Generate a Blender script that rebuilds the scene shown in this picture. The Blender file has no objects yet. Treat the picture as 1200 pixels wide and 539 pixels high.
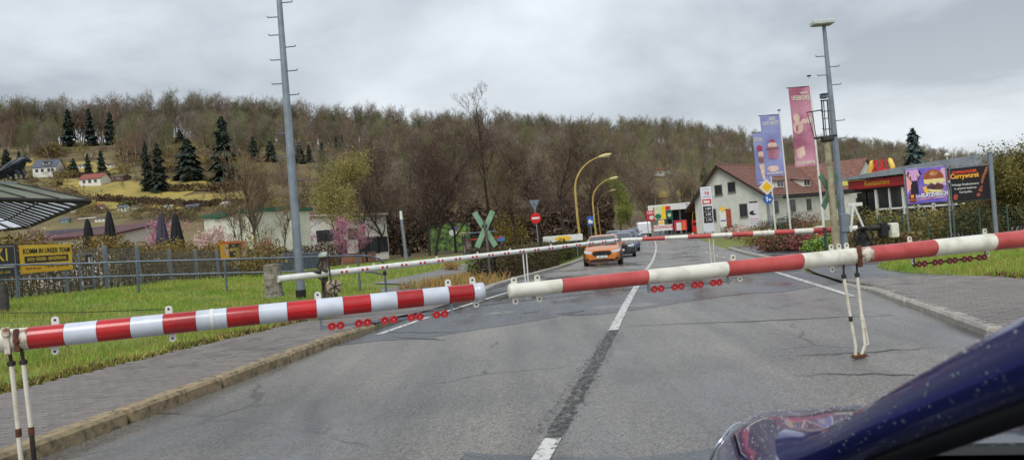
import bpy, math, random
import numpy as np
from mathutils import Matrix, Vector
SC = bpy.context.scene
COL = SC.collection
# ---------------------------------------------------------------- camera
F_PX = 857.0                       # focal length in pixels of the 1200 px wide photograph
ROLL = math.radians(4.6)
HC = 1.6
cR, sR = math.cos(ROLL), math.sin(ROLL)
cam_d = bpy.data.cameras.new("camera")
cam = bpy.data.objects.new("camera", cam_d)
COL.objects.link(cam)
cam_d.sensor_width = 36.0
cam_d.lens = 36.0 * F_PX / 1200.0
cam_d.clip_start = 0.05
cam_d.clip_end = 6000
cam_d.dof.use_dof = True
cam_d.dof.focus_distance = 13.0
cam_d.dof.aperture_fstop = 4.5
cam.matrix_world = Matrix(((cR, sR, 0, 0), (0, 0, -1, 0), (-sR, cR, 0, HC), (0, 0, 0, 1)))
SC.camera = cam
# ---------------------------------------------------------------- sky and light
SUN_EL, SUN_ROT = math.radians(52), math.radians(200)
world = bpy.data.worlds.new("World")
SC.world = world
world.use_nodes = True
wt = world.node_tree
for n in list(wt.nodes):
    wt.nodes.remove(n)
def wn(t, **k):
    n = wt.nodes.new(t)
    for a, b in k.items():
        setattr(n, a, b)
    return n
w_out = wn("ShaderNodeOutputWorld")
w_bg1 = wn("ShaderNodeBackground")
w_bg2 = wn("ShaderNodeBackground")
w_mix = wn("ShaderNodeMixShader")
w_sky = wn("ShaderNodeTexSky", sky_type='NISHITA', sun_disc=False, sun_elevation=SUN_EL, sun_rotation=SUN_ROT)
w_sky.air_density = 1.5
w_sky.dust_density = 3.0
wt.links.new(w_sky.outputs[0], w_bg1.inputs[0])
w_bg1.inputs[1].default_value = 0.08
w_tc = wn("ShaderNodeTexCoord")
w_sep = wn("ShaderNodeSeparateXYZ")
wt.links.new(w_tc.outputs["Generated"], w_sep.inputs[0])
w_add = wn("ShaderNodeMath", operation='ADD')
w_max = wn("ShaderNodeMath", operation='MAXIMUM')
wt.links.new(w_sep.outputs[2], w_max.inputs[0]); w_max.inputs[1].default_value = 0.0
wt.links.new(w_max.outputs[0], w_add.inputs[0]); w_add.inputs[1].default_value = 0.16
w_dx = wn("ShaderNodeMath", operation='DIVIDE'); w_dy = wn("ShaderNodeMath", operation='DIVIDE')
wt.links.new(w_sep.outputs[0], w_dx.inputs[0]); wt.links.new(w_add.outputs[0], w_dx.inputs[1])
wt.links.new(w_sep.outputs[1], w_dy.inputs[0]); wt.links.new(w_add.outputs[0], w_dy.inputs[1])
w_cmb = wn("ShaderNodeCombineXYZ")
wt.links.new(w_dx.outputs[0], w_cmb.inputs[0]); wt.links.new(w_dy.outputs[0], w_cmb.inputs[1])
w_n1 = wn("ShaderNodeTexNoise")
w_n1.inputs["Scale"].default_value = 0.62
w_n1.inputs["Detail"].default_value = 7.0
w_n1.inputs["Roughness"].default_value = 0.52
w_n1.inputs["Distortion"].default_value = 0.35
wt.links.new(w_cmb.outputs[0], w_n1.inputs["Vector"])
w_ramp = wn("ShaderNodeValToRGB")
el = w_ramp.color_ramp.elements
el[0].position = 0.38; el[0].color = (0.30, 0.34, 0.39, 1)
el[1].position = 0.64; el[1].color = (0.78, 0.83, 0.88, 1)
e = el.new(0.50); e.color = (0.53, 0.575, 0.625, 1)
wt.links.new(w_n1.outputs[0], w_ramp.inputs[0])
# the cloud deck is seen through more air, and so paler, towards the horizon
w_hr = wn("ShaderNodeMapRange")
w_hr.inputs["From Min"].default_value = 0.0; w_hr.inputs["From Max"].default_value = 0.34
w_hr.inputs["To Min"].default_value = 0.45; w_hr.inputs["To Max"].default_value = 0.0
w_hr.interpolation_type = 'SMOOTHSTEP'
wt.links.new(w_sep.outputs[2], w_hr.inputs[0])
w_cm = wn("ShaderNodeMixRGB")
w_cm.inputs[2].default_value = (0.68, 0.725, 0.765, 1)
wt.links.new(w_hr.outputs[0], w_cm.inputs[0]); wt.links.new(w_ramp.outputs[0], w_cm.inputs[1])
wt.links.new(w_cm.outputs[0], w_bg2.inputs[0])
w_bg2.inputs[1].default_value = 1.0
w_mix.inputs[0].default_value = 0.9
wt.links.new(w_bg1.outputs[0], w_mix.inputs[1]); wt.links.new(w_bg2.outputs[0], w_mix.inputs[2])
wt.links.new(w_mix.outputs[0], w_out.inputs[0])
sun_d = bpy.data.lights.new("sun", 'SUN')
sun_d.energy = 1.5
sun_d.angle = math.radians(34)
sun_d.color = (1.0, 0.975, 0.94)
sun = bpy.data.objects.new("sun", sun_d)
COL.objects.link(sun)
sun.rotation_euler = (math.radians(90) - SUN_EL, 0, math.radians(180) - SUN_ROT)
SC.view_settings.view_transform = 'Standard'
SC.view_settings.look = 'None'
SC.view_settings.gamma = 1
SC.view_settings.use_curve_mapping = False
SC.view_settings.exposure = 0.35
# ---------------------------------------------------------------- the lie of the land
ROAD = math.radians(12.3)
cH, sH = math.cos(ROAD), math.sin(ROAD)
def uv(px, py):
    xc = (px - 600) / F_PX; yc = (269.5 - py) / F_PX
    return xc * cR + yc * sR, -xc * sR + yc * cR
def W(px, py, d):
    u, v = uv(px, py)
    return Vector((u * d, d, HC + v * d))
def proj(P):
    u = P[0] / P[1]; v = (P[2] - HC) / P[1]
    return 600 + F_PX * (u * cR - v * sR), 269.5 - F_PX * (u * sR + v * cR)
def bend(s):
    return -0.00026 * max(0.0, s - 25.0) ** 2 if s < 170 else -0.00026 * 145 ** 2 - 0.0754 * (s - 170)
def ST(s, t):
    t += bend(s)
    return s * sH + t * cH, s * cH - t * sH
def inv(X, Y):
    s = X * sH + Y * cH
    return s, X * cH - Y * sH - bend(s)
def sm(x, a, b):
    k = min(1.0, max(0.0, (x - a) / (b - a)))
    return k * k * (3 - 2 * k)
def gs(s):
    return float(np.interp(s, [-60, 14, 25, 37, 55, 80, 110, 400], [0, 0, -0.17, -0.48, -0.75, -0.95, -1.02, -1.02]))
def te(s):
    return float(np.interp(s, [-5, 5, 7.5, 10, 12.6, 15, 19.5, 22.4, 24, 27, 40], [-8.3, -8.2, -8.05, -7.78, -7.35, -7.4, -8.4, -9.3, -10.5, -16, -60]))
def tr(s):
    return float(np.interp(s, [-5, 10, 12, 13.8, 17.7, 19.5, 22, 40, 48, 52], [6.6, 6.4, 6.2, 5.75, 4.8, 4.75, 6.6, 6.0, 9.5, 40]))
SKY_PTS = [(-500, 128), (0, 118), (100, 118), (200, 112), (300, 117), (400, 128), (440, 127), (500, 134), (600, 133), (700, 138), (800, 141), (850, 149), (900, 155), (1000, 160), (1050, 166), (1100, 173), (1140, 182), (1200, 192), (1600, 215)]
_tab = []
for _x, _y in SKY_PTS:
    _u, _v = uv(_x, _y)
    _dr = float(np.interp(_u, [-0.8, -0.3, 0, 0.4, 0.7], [420, 420, 450, 560, 640]))
    _th = float(np.interp(_u, [-0.8, 0, 0.3, 0.7], [26, 19, 16, 11]))
    _tab.append((_u, _dr, HC + _v * _dr - _th))
_tab.sort()
_tu = [a[0] for a in _tab]; _td = [a[1] for a in _tab]; _tz = [a[2] for a in _tab]
def hill(X, Y):
    if Y < 60:
        return 0.0
    u = X / Y
    dr = np.interp(u, _tu, _td); zr = np.interp(u, _tu, _tz)
    ft = np.interp(u, [-0.9, -0.3, -0.05, 0.2, 0.45, 0.8], [135, 140, 160, 190, 210, 230])
    k = (Y - ft) / (dr - ft)
    if k <= 0:
        return 0.0
    if k >= 1:
        return zr + (Y - dr) * 0.02
    return zr * (0.72 * k + 0.28 * k * k * (3 - 2 * k)) + 1.2 * math.sin(X * 0.05) * math.sin(Y * 0.043) * min(1, k * 5) * (1 - k)
def grd(X, Y):
    s, t = inv(X, Y)
    z = gs(s)
    z += 0.62 * sm(-t, 9.0, 17.0) * (1 - sm(s, 45, 85)) * sm(s, 2, 12)
    z += 0.45 * sm(t, 7, 14) * sm(s, 45, 75)
    lt = te(s) - t; rt = t - tr(s)
    a = max(lt, rt)
    if s < 24:
        z += -0.05 + 0.17 * sm(a, -0.06, 0.22)
    else:
        z += -0.05 + 0.15 * sm(a, -0.06, 0.5)
    return z + hill(X, Y)
def hit(px, py, d0=5.0, d1=700.0):
    u, v = uv(px, py)
    d = d0
    while d < d1:
        if HC + v * d <= grd(u * d, d):
            return Vector((u * d, d, grd(u * d, d)))
        d += max(0.1, d * 0.008)
    return Vector((u * d1, d1, grd(u * d1, d1)))
# ---------------------------------------------------------------- helpers: materials
def lin(r, g, b):
    f = lambda c: (c / 255 / 12.92) if c / 255 <= 0.04045 else ((c / 255 + 0.055) / 1.055) ** 2.4
    return (f(r), f(g), f(b))
MATS = {}
def mat(name, c1, c2=None, scale=4.0, rough=0.6, bump=0.0, bscale=None, metal=0.0, coat=0.0, detail=5.0, rr=0.0, rnd=0.0, lo=0.35, hi=0.65, spec=0.5, c3=None, trans=0.0, emit=0.0, thin=0.0):
    if name in MATS:
        return MATS[name]
    m = bpy.data.materials.new(name)
    m.use_nodes = True
    nt = m.node_tree
    p = nt.nodes["Principled BSDF"]
    N = nt.nodes.new; L = nt.links.new
    tc = N("ShaderNodeTexCoord")
    col = None
    if c2 is not None:
        nz = N("ShaderNodeTexNoise")
        nz.inputs["Scale"].default_value = scale; nz.inputs["Detail"].default_value = detail
        nz.inputs["Roughness"].default_value = 0.6
        L(tc.outputs["Object"], nz.inputs["Vector"])
        cr = N("ShaderNodeValToRGB")
        cr.color_ramp.elements[0].position = lo; cr.color_ramp.elements[0].color = (*c1, 1)
        cr.color_ramp.elements[1].position = hi; cr.color_ramp.elements[1].color = (*c2, 1)
        if c3 is not None:
            e3 = cr.color_ramp.elements.new((lo + hi) / 2); e3.color = (*c3, 1)
        L(nz.outputs[0], cr.inputs[0])
        col = cr.outputs[0]
        if rr:
            mr = N("ShaderNodeMapRange")
            mr.inputs["From Min"].default_value = 0.3; mr.inputs["From Max"].default_value = 0.7
            mr.inputs["To Min"].default_value = max(0.02, rough - rr); mr.inputs["To Max"].default_value = min(1, rough + rr)
            L(nz.outputs[0], mr.inputs[0]); L(mr.outputs[0], p.inputs["Roughness"])
    if rnd:
        oi = N("ShaderNodeObjectInfo")
        hs = N("ShaderNodeHueSaturation")
        m1 = N("ShaderNodeMapRange"); m1.inputs["To Min"].default_value = 1 - rnd; m1.inputs["To Max"].default_value = 1 + rnd
        L(oi.outputs["Random"], m1.inputs[0]); L(m1.outputs[0], hs.inputs["Value"])
        m2 = N("ShaderNodeMapRange"); m2.inputs["To Min"].default_value = 0.5 - rnd * 0.06; m2.inputs["To Max"].default_value = 0.5 + rnd * 0.06
        ml = N("ShaderNodeMath"); ml.operation = 'FRACT'
        mk = N("ShaderNodeMath"); mk.operation = 'MULTIPLY'; mk.inputs[1].default_value = 7.3
        L(oi.outputs["Random"], mk.inputs[0]); L(mk.outputs[0], ml.inputs[0]); L(ml.outputs[0], m2.inputs[0]); L(m2.outputs[0], hs.inputs["Hue"])
        if col is None:
            hs.inputs["Color"].default_value = (*c1, 1)
        else:
            L(col, hs.inputs["Color"])
        col = hs.outputs[0]
    if col is None:
        p.inputs["Base Color"].default_value = (*c1, 1)
    else:
        L(col, p.inputs["Base Color"])
    if not (rr and c2 is not None):
        p.inputs["Roughness"].default_value = rough
    p.inputs["Metallic"].default_value = metal
    p.inputs["Coat Weight"].default_value = coat
    p.inputs["Coat Roughness"].default_value = 0.05
    p.inputs["Specular IOR Level"].default_value = spec
    if trans:
        p.inputs["Transmission Weight"].default_value = trans
    if emit:
        p.inputs["Emission Color"].default_value = (*c1, 1); p.inputs["Emission Strength"].default_value = emit
    if bump:
        bn = N("ShaderNodeTexNoise"); bn.inputs["Scale"].default_value = bscale or scale * 4; bn.inputs["Detail"].default_value = 4
        L(tc.outputs["Object"], bn.inputs["Vector"])
        bp = N("ShaderNodeBump"); bp.inputs["Strength"].default_value = 1.0; bp.inputs["Distance"].default_value = bump
        L(bn.outputs[0], bp.inputs["Height"]); L(bp.outputs[0], p.inputs["Normal"])
    MATS[name] = m
    return m
# ---------------------------------------------------------------- helpers: meshes
def unit(v):
    v = Vector(v); return v.normalized() if v.length > 1e-9 else Vector((0, 0, 1))
def frame_of(d):
    d = unit(d)
    a = Vector((0, 0, 1)) if abs(d.z) < 0.95 else Vector((1, 0, 0))
    x = d.cross(a).normalized(); y = x.cross(d).normalized()
    return x, y
class MB:
    """collects boxes, tubes, prisms ... and builds them as one mesh object"""
    def __init__(s):
        s.v = []; s.f = []; s.m = []; s.sm = []; s.big = []
    def add(s, vs, fs, mi=0, smooth=False):
        o = len(s.v)
        s.v += [tuple(p) for p in vs]
        for f in fs:
            s.f.append([i + o for i in f]); s.m.append(mi); s.sm.append(smooth)
        return s
    def box(s, c, size, rz=0.0, mi=0, M=None, bev=0.0):
        hx, hy, hz = size[0] / 2, size[1] / 2, size[2] / 2
        if bev:
            b = min(bev, hx * .9, hy * .9, hz * .9)
            vs = []
            for z, k in ((-hz, b), (-hz + b, 0), (hz - b, 0), (hz, b)):
                for x, y in ((-1, -1), (1, -1), (1, 1), (-1, 1)):
                    vs.append((x * (hx - k), y * (hy - k), z))
            fs = [[3, 2, 1, 0], [12, 13, 14, 15]]
            for r in range(3):
                for q in range(4):
                    fs.append([r * 4 + q, r * 4 + (q + 1) % 4, r * 4 + 4 + (q + 1) % 4, r * 4 + 4 + q])
        else:
            vs = [(x * hx, y * hy, z * hz) for z in (-1, 1) for x, y in ((-1, -1), (1, -1), (1, 1), (-1, 1))]
            fs = [[3, 2, 1, 0], [4, 5, 6, 7], [0, 1, 5, 4], [1, 2, 6, 5], [2, 3, 7, 6], [3, 0, 4, 7]]
        R = M if M is not None else Matrix.Rotation(rz, 3, 'Z')
        c = Vector(c)
        return s.add([R @ Vector(p) + c for p in vs], fs, mi)
    def tube(s, pts, r, n=8, mi=0, cap=True, smooth=True):
        pts = [Vector(p) for p in pts]
        rs = r if isinstance(r, (list, tuple)) else [r] * len(pts)
        vs = []; X = None
        for i, p in enumerate(pts):
            d = (pts[min(i + 1, len(pts) - 1)] - pts[max(i - 1, 0)])
            if d.length < 1e-9: d = Vector((0, 0, 1))
            d.normalize()
            if X is None:
                X, Y = frame_of(d)
            else:
                X = (X - d * X.dot(d))
                X = X.normalized() if X.length > 1e-6 else frame_of(d)[0]
                Y = X.cross(d).normalized()
            Y = X.cross(d)
            for k in range(n):
                a = 2 * math.pi * k / n
                vs.append(p + (X * math.cos(a) + Y * math.sin(a)) * rs[i])
        fs = []
        for i in range(len(pts) - 1):
            for k in range(n):
                fs.append([i * n + k, i * n + (k + 1) % n, (i + 1) * n + (k + 1) % n, (i + 1) * n + k])
        s.add(vs, fs, mi, smooth)
        if cap:
            s.add(vs[:n], [list(range(n))[::-1]], mi); s.add(vs[-n:], [list(range(n))], mi)
        return s
    def disc(s, c, nrm, r, th, n=16, mi=0):
        nrm = unit(nrm); c = Vector(c)
        return s.tube([c - nrm * th / 2, c + nrm * th / 2], r, n, mi, True, False)
    def lathe(s, c, prof, n=12, mi=0, axis=(0, 0, 1), smooth=True):
        c = Vector(c); d = unit(axis); X, Y = frame_of(d)
        vs = []
        for (r, h) in prof:
            for k in range(n):
                a = 2 * math.pi * k / n
                vs.append(c + d * h + (X * math.cos(a) + Y * math.sin(a)) * max(r, 1e-4))
        fs = []
        for i in range(len(prof) - 1):
            for k in range(n):
                fs.append([i * n + k, (i + 1) * n + k, (i + 1) * n + (k + 1) % n, i * n + (k + 1) % n])
        return s.add(vs, fs, mi, smooth)
    def quad(s, a, b, c, d, mi=0):
        return s.add([a, b, c, d], [[0, 1, 2, 3]], mi)
    def prism(s, poly, axis, depth, mi=0, M=None):
        """poly in the x-z plane pushed along +y by depth (axis = origin), M rotates"""
        o = Vector(axis); R = M if M is not None else Matrix.Identity(3)
        n = len(poly)
        vs = [R @ Vector((x, 0, z)) + o for x, z in poly] + [R @ Vector((x, depth, z)) + o for x, z in poly]
        fs = [list(range(n)), list(range(2 * n - 1, n - 1, -1))]
        for k in range(n):
            fs.append([k, k + n, (k + 1) % n + n, (k + 1) % n])
        return s.add(vs, fs, mi)
    def loft(s, rings, mi=0, close=True, cap=True, smooth=True):
        n = len(rings[0]); vs = [p for r in rings for p in r]; fs = []
        for i in range(len(rings) - 1):
            for k in range(n if close else n - 1):
                fs.append([i * n + k, i * n + (k + 1) % n, (i + 1) * n + (k + 1) % n, (i + 1) * n + k])
        s.add(vs, fs, mi, smooth)
        if cap:
            s.add(rings[0], [list(range(n))[::-1]], mi); s.add(rings[-1], [list(range(n))], mi)
        return s
    def cloud(s, V, mi=0):
        """V: (N,4,3) loose quads"""
        s.big.append((np.asarray(V, dtype=np.float32).reshape(-1, 4, 3), mi)); return s
    def mesh(s, name, mats, org=(0, 0, 0)):
        ox = Vector(org)
        me = bpy.data.meshes.new(name)
        nb = sum(len(b[0]) for b in s.big)
        if nb == 0:
            me.from_pydata([(a[0] - ox.x, a[1] - ox.y, a[2] - ox.z) for a in s.v], [], s.f)
            me.polygons.foreach_set("material_index", s.m)
            me.polygons.foreach_set("use_smooth", s.sm)
        else:
            V0 = np.array(s.v, dtype=np.float32).reshape(-1, 3)
            V = np.concatenate([V0] + [b[0].reshape(-1, 3) for b in s.big]) - np.array(tuple(ox), dtype=np.float32)
            li = [i for f in s.f for i in f]
            ls = []; k = 0
            for f in s.f:
                ls.append(k); k += len(f)
            LI = np.concatenate([np.array(li, dtype=np.int32), np.arange(len(V0), len(V0) + nb * 4, dtype=np.int32)])
            LS = np.concatenate([np.array(ls, dtype=np.int32), k + 4 * np.arange(nb, dtype=np.int32)])
            me.vertices.add(len(V)); me.vertices.foreach_set("co", V.ravel())
            me.loops.add(len(LI)); me.loops.foreach_set("vertex_index", LI)
            me.polygons.add(len(LS)); me.polygons.foreach_set("loop_start", LS)
            me.polygons.foreach_set("material_index", np.concatenate([np.array(s.m, dtype=np.int32)] + [np.full(len(b[0]), b[1], dtype=np.int32) for b in s.big]))
            me.polygons.foreach_set("use_smooth", np.concatenate([np.array(s.sm, dtype=bool), np.zeros(nb, dtype=bool)]))
        for m in (mats if isinstance(mats, (list, tuple)) else [mats]):
            me.materials.append(m)
        me.update(calc_edges=True)
        return me
    def build(s, name, mats, parent=None, org=(0, 0, 0)):
        o = bpy.data.objects.new(name, s.mesh(name, mats, org))
        COL.objects.link(o)
        if parent is not None:
            o.parent = parent
        else:
            o.location = org
        return o
def obj(name, me, parent=None, loc=None, rot=None):
    o = bpy.data.objects.new(name, me); COL.objects.link(o)
    if parent is not None: o.parent = parent
    if loc is not None: o.location = loc
    if rot is not None: o.rotation_euler = rot
    return o
def tag(o, label=None, cat=None, group=None, kind=None):
    if label: o["label"] = label
    if cat: o["category"] = cat
    if group: o["group"] = group
    if kind: o["kind"] = kind
    return o
def thing(name, label, cat, loc=(0, 0, 0), rz=0.0, group=None):
    o = bpy.data.objects.new(name, None); COL.objects.link(o)
    o.empty_display_size = 0.2
    o.location = loc; o.rotation_euler = (0, 0, rz)
    return tag(o, label, cat, group)
def copy_tree(o, parent=None):
    c = o.copy(); COL.objects.link(c)
    if parent is not None: c.parent = parent
    for ch in list(KIDS.get(o.name, o.children)):
        copy_tree(ch, c)
    return c
KIDS = {}
def structure(name, mb, m, org=(0, 0, 0)):
    return tag(mb.build(name, m, None, org), kind="structure")
def text(s, size, m, parent, loc, rz=0.0, mirror=False, bold=0.0, sx=1.0, align='CENTER', name="lettering", tilt=0.0, fit=None):
    """flat lettering in the x-z plane facing -y of its parent"""
    cu = bpy.data.curves.new("lettering", 'FONT')
    cu.body = s; cu.size = size; cu.align_x = align; cu.align_y = 'CENTER'; cu.offset = bold; cu.resolution_u = 2
    cu.extrude = 0.001
    t = bpy.data.objects.new("lettering", cu)
    COL.objects.link(t)
    dg = bpy.context.evaluated_depsgraph_get()
    me = bpy.data.meshes.new_from_object(t.evaluated_get(dg))
    bpy.data.objects.remove(t)
    if fit:
        wx = [v.co.x for v in me.vertices]; sx = min(sx, fit / max(1e-3, max(wx) - min(wx)))
    me.transform(Matrix.Rotation(math.radians(90), 4, 'X'))
    me.transform(Matrix.Rotation(tilt, 4, 'Y'))
    me.transform(Matrix.Diagonal((-sx if mirror else sx, 1, 1, 1)))
    me.materials.clear(); me.materials.append(m)
    return obj(name, me, parent, loc, (0, 0, rz))
def ell(cx, cz, rx, rz_, n=16, a0=0.0, a1=2 * math.pi):
    return [(cx + rx * math.cos(a0 + (a1 - a0) * k / n), cz + rz_ * math.sin(a0 + (a1 - a0) * k / n)) for k in range(n + (0 if a1 - a0 > 6.28 else 1))]
def flat(poly, y, parent, m, name="print", th=0.002):
    return MB().prism(poly, (0, y - th, 0), th).build(name, m, parent)
# ================================================================ THE GROUND
rng = random.Random(7)
nr = np.random.default_rng(7)
M_ground = mat("earth_grass", lin(92, 98, 52), lin(112, 92, 62), 0.35, 0.95, 0.05, 6, detail=8, c3=lin(104, 100, 56))
M_grass = mat("grass_blades", lin(104, 146, 44), lin(178, 178, 84), 0.9, 0.55, detail=6, c3=lin(134, 164, 54), lo=.3, hi=.7)
M_straw = mat("straw_blades", lin(168, 150, 84), lin(132, 128, 62), 1.2, 0.7)
M_leaf_litter = mat("leaf_litter", lin(120, 92, 62), lin(82, 64, 48), 9, 0.9, 0.01, 30)
M_concrete = mat("concrete", lin(150, 146, 138), lin(118, 114, 106), 6, 0.75, 0.004, 60)
M_kerb_l = mat("kerb_granite", lin(166, 146, 114), lin(104, 92, 70), 11, 0.8, 0.008, 60, c3=lin(146, 130, 102))
M_kerb_r = mat("kerb_concrete", lin(178, 172, 162), lin(146, 140, 132), 10, 0.7, 0.004, 70)
M_galv = mat("galvanised_steel", lin(150, 158, 168), lin(128, 136, 146), 3, 0.42, metal=0.55, rr=0.1)
M_galv_d = mat("dull_steel", lin(112, 122, 136), lin(92, 100, 112), 4, 0.5, metal=0.4)
M_white = mat("white_paint", lin(232, 232, 228), lin(214, 213, 206), 6, 0.4)
M_black = mat("black_paint", (0.012, 0.012, 0.014), None, 1, 0.45)
M_rubber = mat("black_rubber", (0.012, 0.012, 0.012), (0.02, 0.02, 0.02), 20, 0.75)
M_darkmetal = mat("dark_iron", (0.025, 0.024, 0.024), (0.05, 0.042, 0.036), 18, 0.6, metal=0.3)
M_rust = mat("rusty_steel", lin(120, 70, 40), lin(70, 44, 32), 25, 0.85)
M_glass = mat("window_glass", (0.02, 0.024, 0.028), None, 1, 0.06, spec=0.8)

def wet_asphalt(name, c1, c2, wet=0.5, dark=1.0, stain=True):
    """road surface: coarse grain, damp patches that are darker and glossier, hairline cracks"""
    m = bpy.data.materials.new(name); m.use_nodes = True
    nt = m.node_tree; p = nt.nodes["Principled BSDF"]; N = nt.nodes.new; L = nt.links.new
    tc = N("ShaderNodeTexCoord")
    def noise(sc, det, rough=0.6, stretch=None):
        n = N("ShaderNodeTexNoise"); n.inputs["Scale"].default_value = sc; n.inputs["Detail"].default_value = det; n.inputs["Roughness"].default_value = rough
        if stretch:
            mp = N("ShaderNodeMapping"); mp.inputs["Rotation"].default_value = (0, 0, ROAD); mp.inputs["Scale"].default_value = stretch
            L(tc.outputs["Object"], mp.inputs[0]); L(mp.outputs[0], n.inputs["Vector"])
        else:
            L(tc.outputs["Object"], n.inputs["Vector"])
        return n
    def ramp(src, p0, c0, p1, c1_):
        r = N("ShaderNodeValToRGB"); r.color_ramp.elements[0].position = p0; r.color_ramp.elements[0].color = (*c0, 1)
        r.color_ramp.elements[1].position = p1; r.color_ramp.elements[1].color = (*c1_, 1); L(src, r.inputs[0]); return r
    def mul(a, b, f=1.0):
        x = N("ShaderNodeMixRGB"); x.blend_type = 'MULTIPLY'; x.inputs[0].default_value = f; L(a, x.inputs[1]); L(b, x.inputs[2]); return x.outputs[0]
    grain = noise(95, 3, 0.75)
    g = ramp(grain.outputs[0], 0.33, c1, 0.68, c2)
    agg = N("ShaderNodeTexVoronoi"); agg.inputs["Scale"].default_value = 62
    L(tc.outputs["Object"], agg.inputs["Vector"])
    ag = ramp(agg.outputs["Color"], 0.2, (0.62, 0.62, 0.62), 0.95, (1.48, 1.45, 1.40))
    col = mul(g.outputs[0], ag.outputs[0])
    mott = noise(0.8, 6, 0.62, (1.0, 0.28, 1))
    col = mul(col, ramp(mott.outputs[0], 0.32, (0.78, 0.78, 0.80), 0.68, (1.14, 1.13, 1.10)).outputs[0])
    trk = noise(1.0, 4, 0.55, (1.5, 0.045, 1))
    col = mul(col, ramp(trk.outputs[0], 0.36, (0.80, 0.80, 0.82), 0.62, (1.10, 1.09, 1.07)).outputs[0])
    if stain:
        vor = N("ShaderNodeTexVoronoi"); vor.feature = 'DISTANCE_TO_EDGE'; vor.inputs["Scale"].default_value = 0.30
        wob = noise(1.6, 5); mx = N("ShaderNodeMixRGB"); mx.inputs[0].default_value = 0.32
        L(tc.outputs["Object"], mx.inputs[1]); L(wob.outputs["Color"], mx.inputs[2]); L(mx.outputs[0], vor.inputs["Vector"])
        ck = ramp(vor.outputs["Distance"], 0.0015, (0.35, 0.35, 0.35), 0.006, (1, 1, 1))
        msk = ramp(noise(0.45, 2).outputs[0], 0.50, (0, 0, 0), 0.56, (1, 1, 1))
        x = N("ShaderNodeMixRGB"); x.inputs[1].default_value = (1, 1, 1, 1); L(msk.outputs[0], x.inputs[0]); L(ck.outputs[0], x.inputs[2])
        col = mul(col, x.outputs[0])
    wetn = noise(0.42, 5, 0.6, (1.0, 0.35, 1))
    wm = N("ShaderNodeMapRange"); wm.inputs["From Min"].default_value = 0.62 - 0.25 * wet; wm.inputs["From Max"].default_value = 0.74 - 0.2 * wet
    L(wetn.outputs[0], wm.inputs[0])
    dk = N("ShaderNodeMixRGB"); dk.inputs[1].default_value = (1, 1, 1, 1); dk.inputs[2].default_value = (0.60, 0.60, 0.63, 1); L(wm.outputs[0], dk.inputs[0])
    col = mul(col, dk.outputs[0])
    L(col, p.inputs["Base Color"])
    rg = N("ShaderNodeMapRange"); rg.inputs["To Min"].default_value = 0.40; rg.inputs["To Max"].default_value = 0.13
    L(wm.outputs[0], rg.inputs[0]); L(rg.outputs[0], p.inputs["Roughness"])
    bp = N("ShaderNodeBump"); bp.inputs["Distance"].default_value = 0.0035; bp.inputs["Strength"].default_value = 0.8
    bs = N("ShaderNodeMapRange"); bs.inputs["To Min"].default_value = 0.9; bs.inputs["To Max"].default_value = 0.14
    L(wm.outputs[0], bs.inputs[0]); L(bs.outputs[0], bp.inputs["Strength"])
    L(agg.outputs["Distance"], bp.inputs["Height"]); L(bp.outputs[0], p.inputs["Normal"])
    return m
M_road = wet_asphalt("wet_asphalt", lin(104, 102, 100), lin(148, 145, 139), 0.70)
M_cross = wet_asphalt("crossing_asphalt", lin(78, 81, 88), lin(110, 113, 120), 0.9)
M_path = wet_asphalt("path_asphalt", lin(100, 95, 92), lin(134, 127, 122), 0.4, stain=False)
M_paver = mat("grey_paver", lin(130, 120, 113), lin(98, 91, 87), 3.0, 0.42, 0.002, 80, rnd=0.14, rr=0.14)
M_joint = mat("paver_joint", lin(66, 62, 56), lin(50, 48, 42), 12, 0.8)

# one sheet of ground out to the horizon, in road coordinates (s along, t across)
S = [-60, -30, -15, -8] + [x * 0.5 for x in range(-8, 61)] + [31 + 1.5 * k for k in range(32)] + [80 + 5 * k for k in range(125)] + [720 + 40 * k for k in range(8)] + [1100, 1500, 2200, 3500]
T = [-3000, -1800, -1100, -800] + [-700 + 8 * k for k in range(82)] + [-45 + 1.5 * k for k in range(18)] + [-18 + 0.25 * k for k in range(112)] + [10 + 1.5 * k for k in range(24)] + [47 + 8 * k for k in range(60)] + [560, 700, 1000, 1600, 3000]
T = sorted(set(round(t, 3) for t in T))
vs = []
for s_ in S:
    for t_ in T:
        X, Y = s_ * sH + (t_ + bend(s_)) * cH, s_ * cH - (t_ + bend(s_)) * sH
        vs.append((X, Y, grd(X, Y)))
nT = len(T)
fs = [[i * nT + k, i * nT + k + 1, (i + 1) * nT + k + 1, (i + 1) * nT + k] for i in range(len(S) - 1) for k in range(nT - 1)]
g = MB(); g.v = vs; g.f = [f[::-1] for f in fs]; g.m = [0] * len(fs); g.sm = [True] * len(fs)
# ground cover: near verges green, hillside a mottled brown and olive wood floor
mg = bpy.data.materials.new("ground_cover"); mg.use_nodes = True
nt = mg.node_tree; p = nt.nodes["Principled BSDF"]; p.inputs["Roughness"].default_value = 0.95
def _n(sc, det):
    tc = nt.nodes.new("ShaderNodeTexCoord"); n = nt.nodes.new("ShaderNodeTexNoise"); n.inputs["Scale"].default_value = sc; n.inputs["Detail"].default_value = det
    nt.links.new(tc.outputs["Object"], n.inputs["Vector"]); return n.outputs[0]
def _r(src, stops):
    r = nt.nodes.new("ShaderNodeValToRGB"); e = r.color_ramp.elements
    e[0].position, e[0].color = stops[0][0], (*stops[0][1], 1); e[1].position, e[1].color = stops[-1][0], (*stops[-1][1], 1)
    for q, c in stops[1:-1]:
        x = e.new(q); x.color = (*c, 1)
    nt.links.new(src, r.inputs[0]); return r.outputs[0]
near = _r(_n(1.3, 7), [(0.3, lin(84, 108, 40)), (0.5, lin(116, 128, 54)), (0.7, lin(118, 104, 62))])
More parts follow.
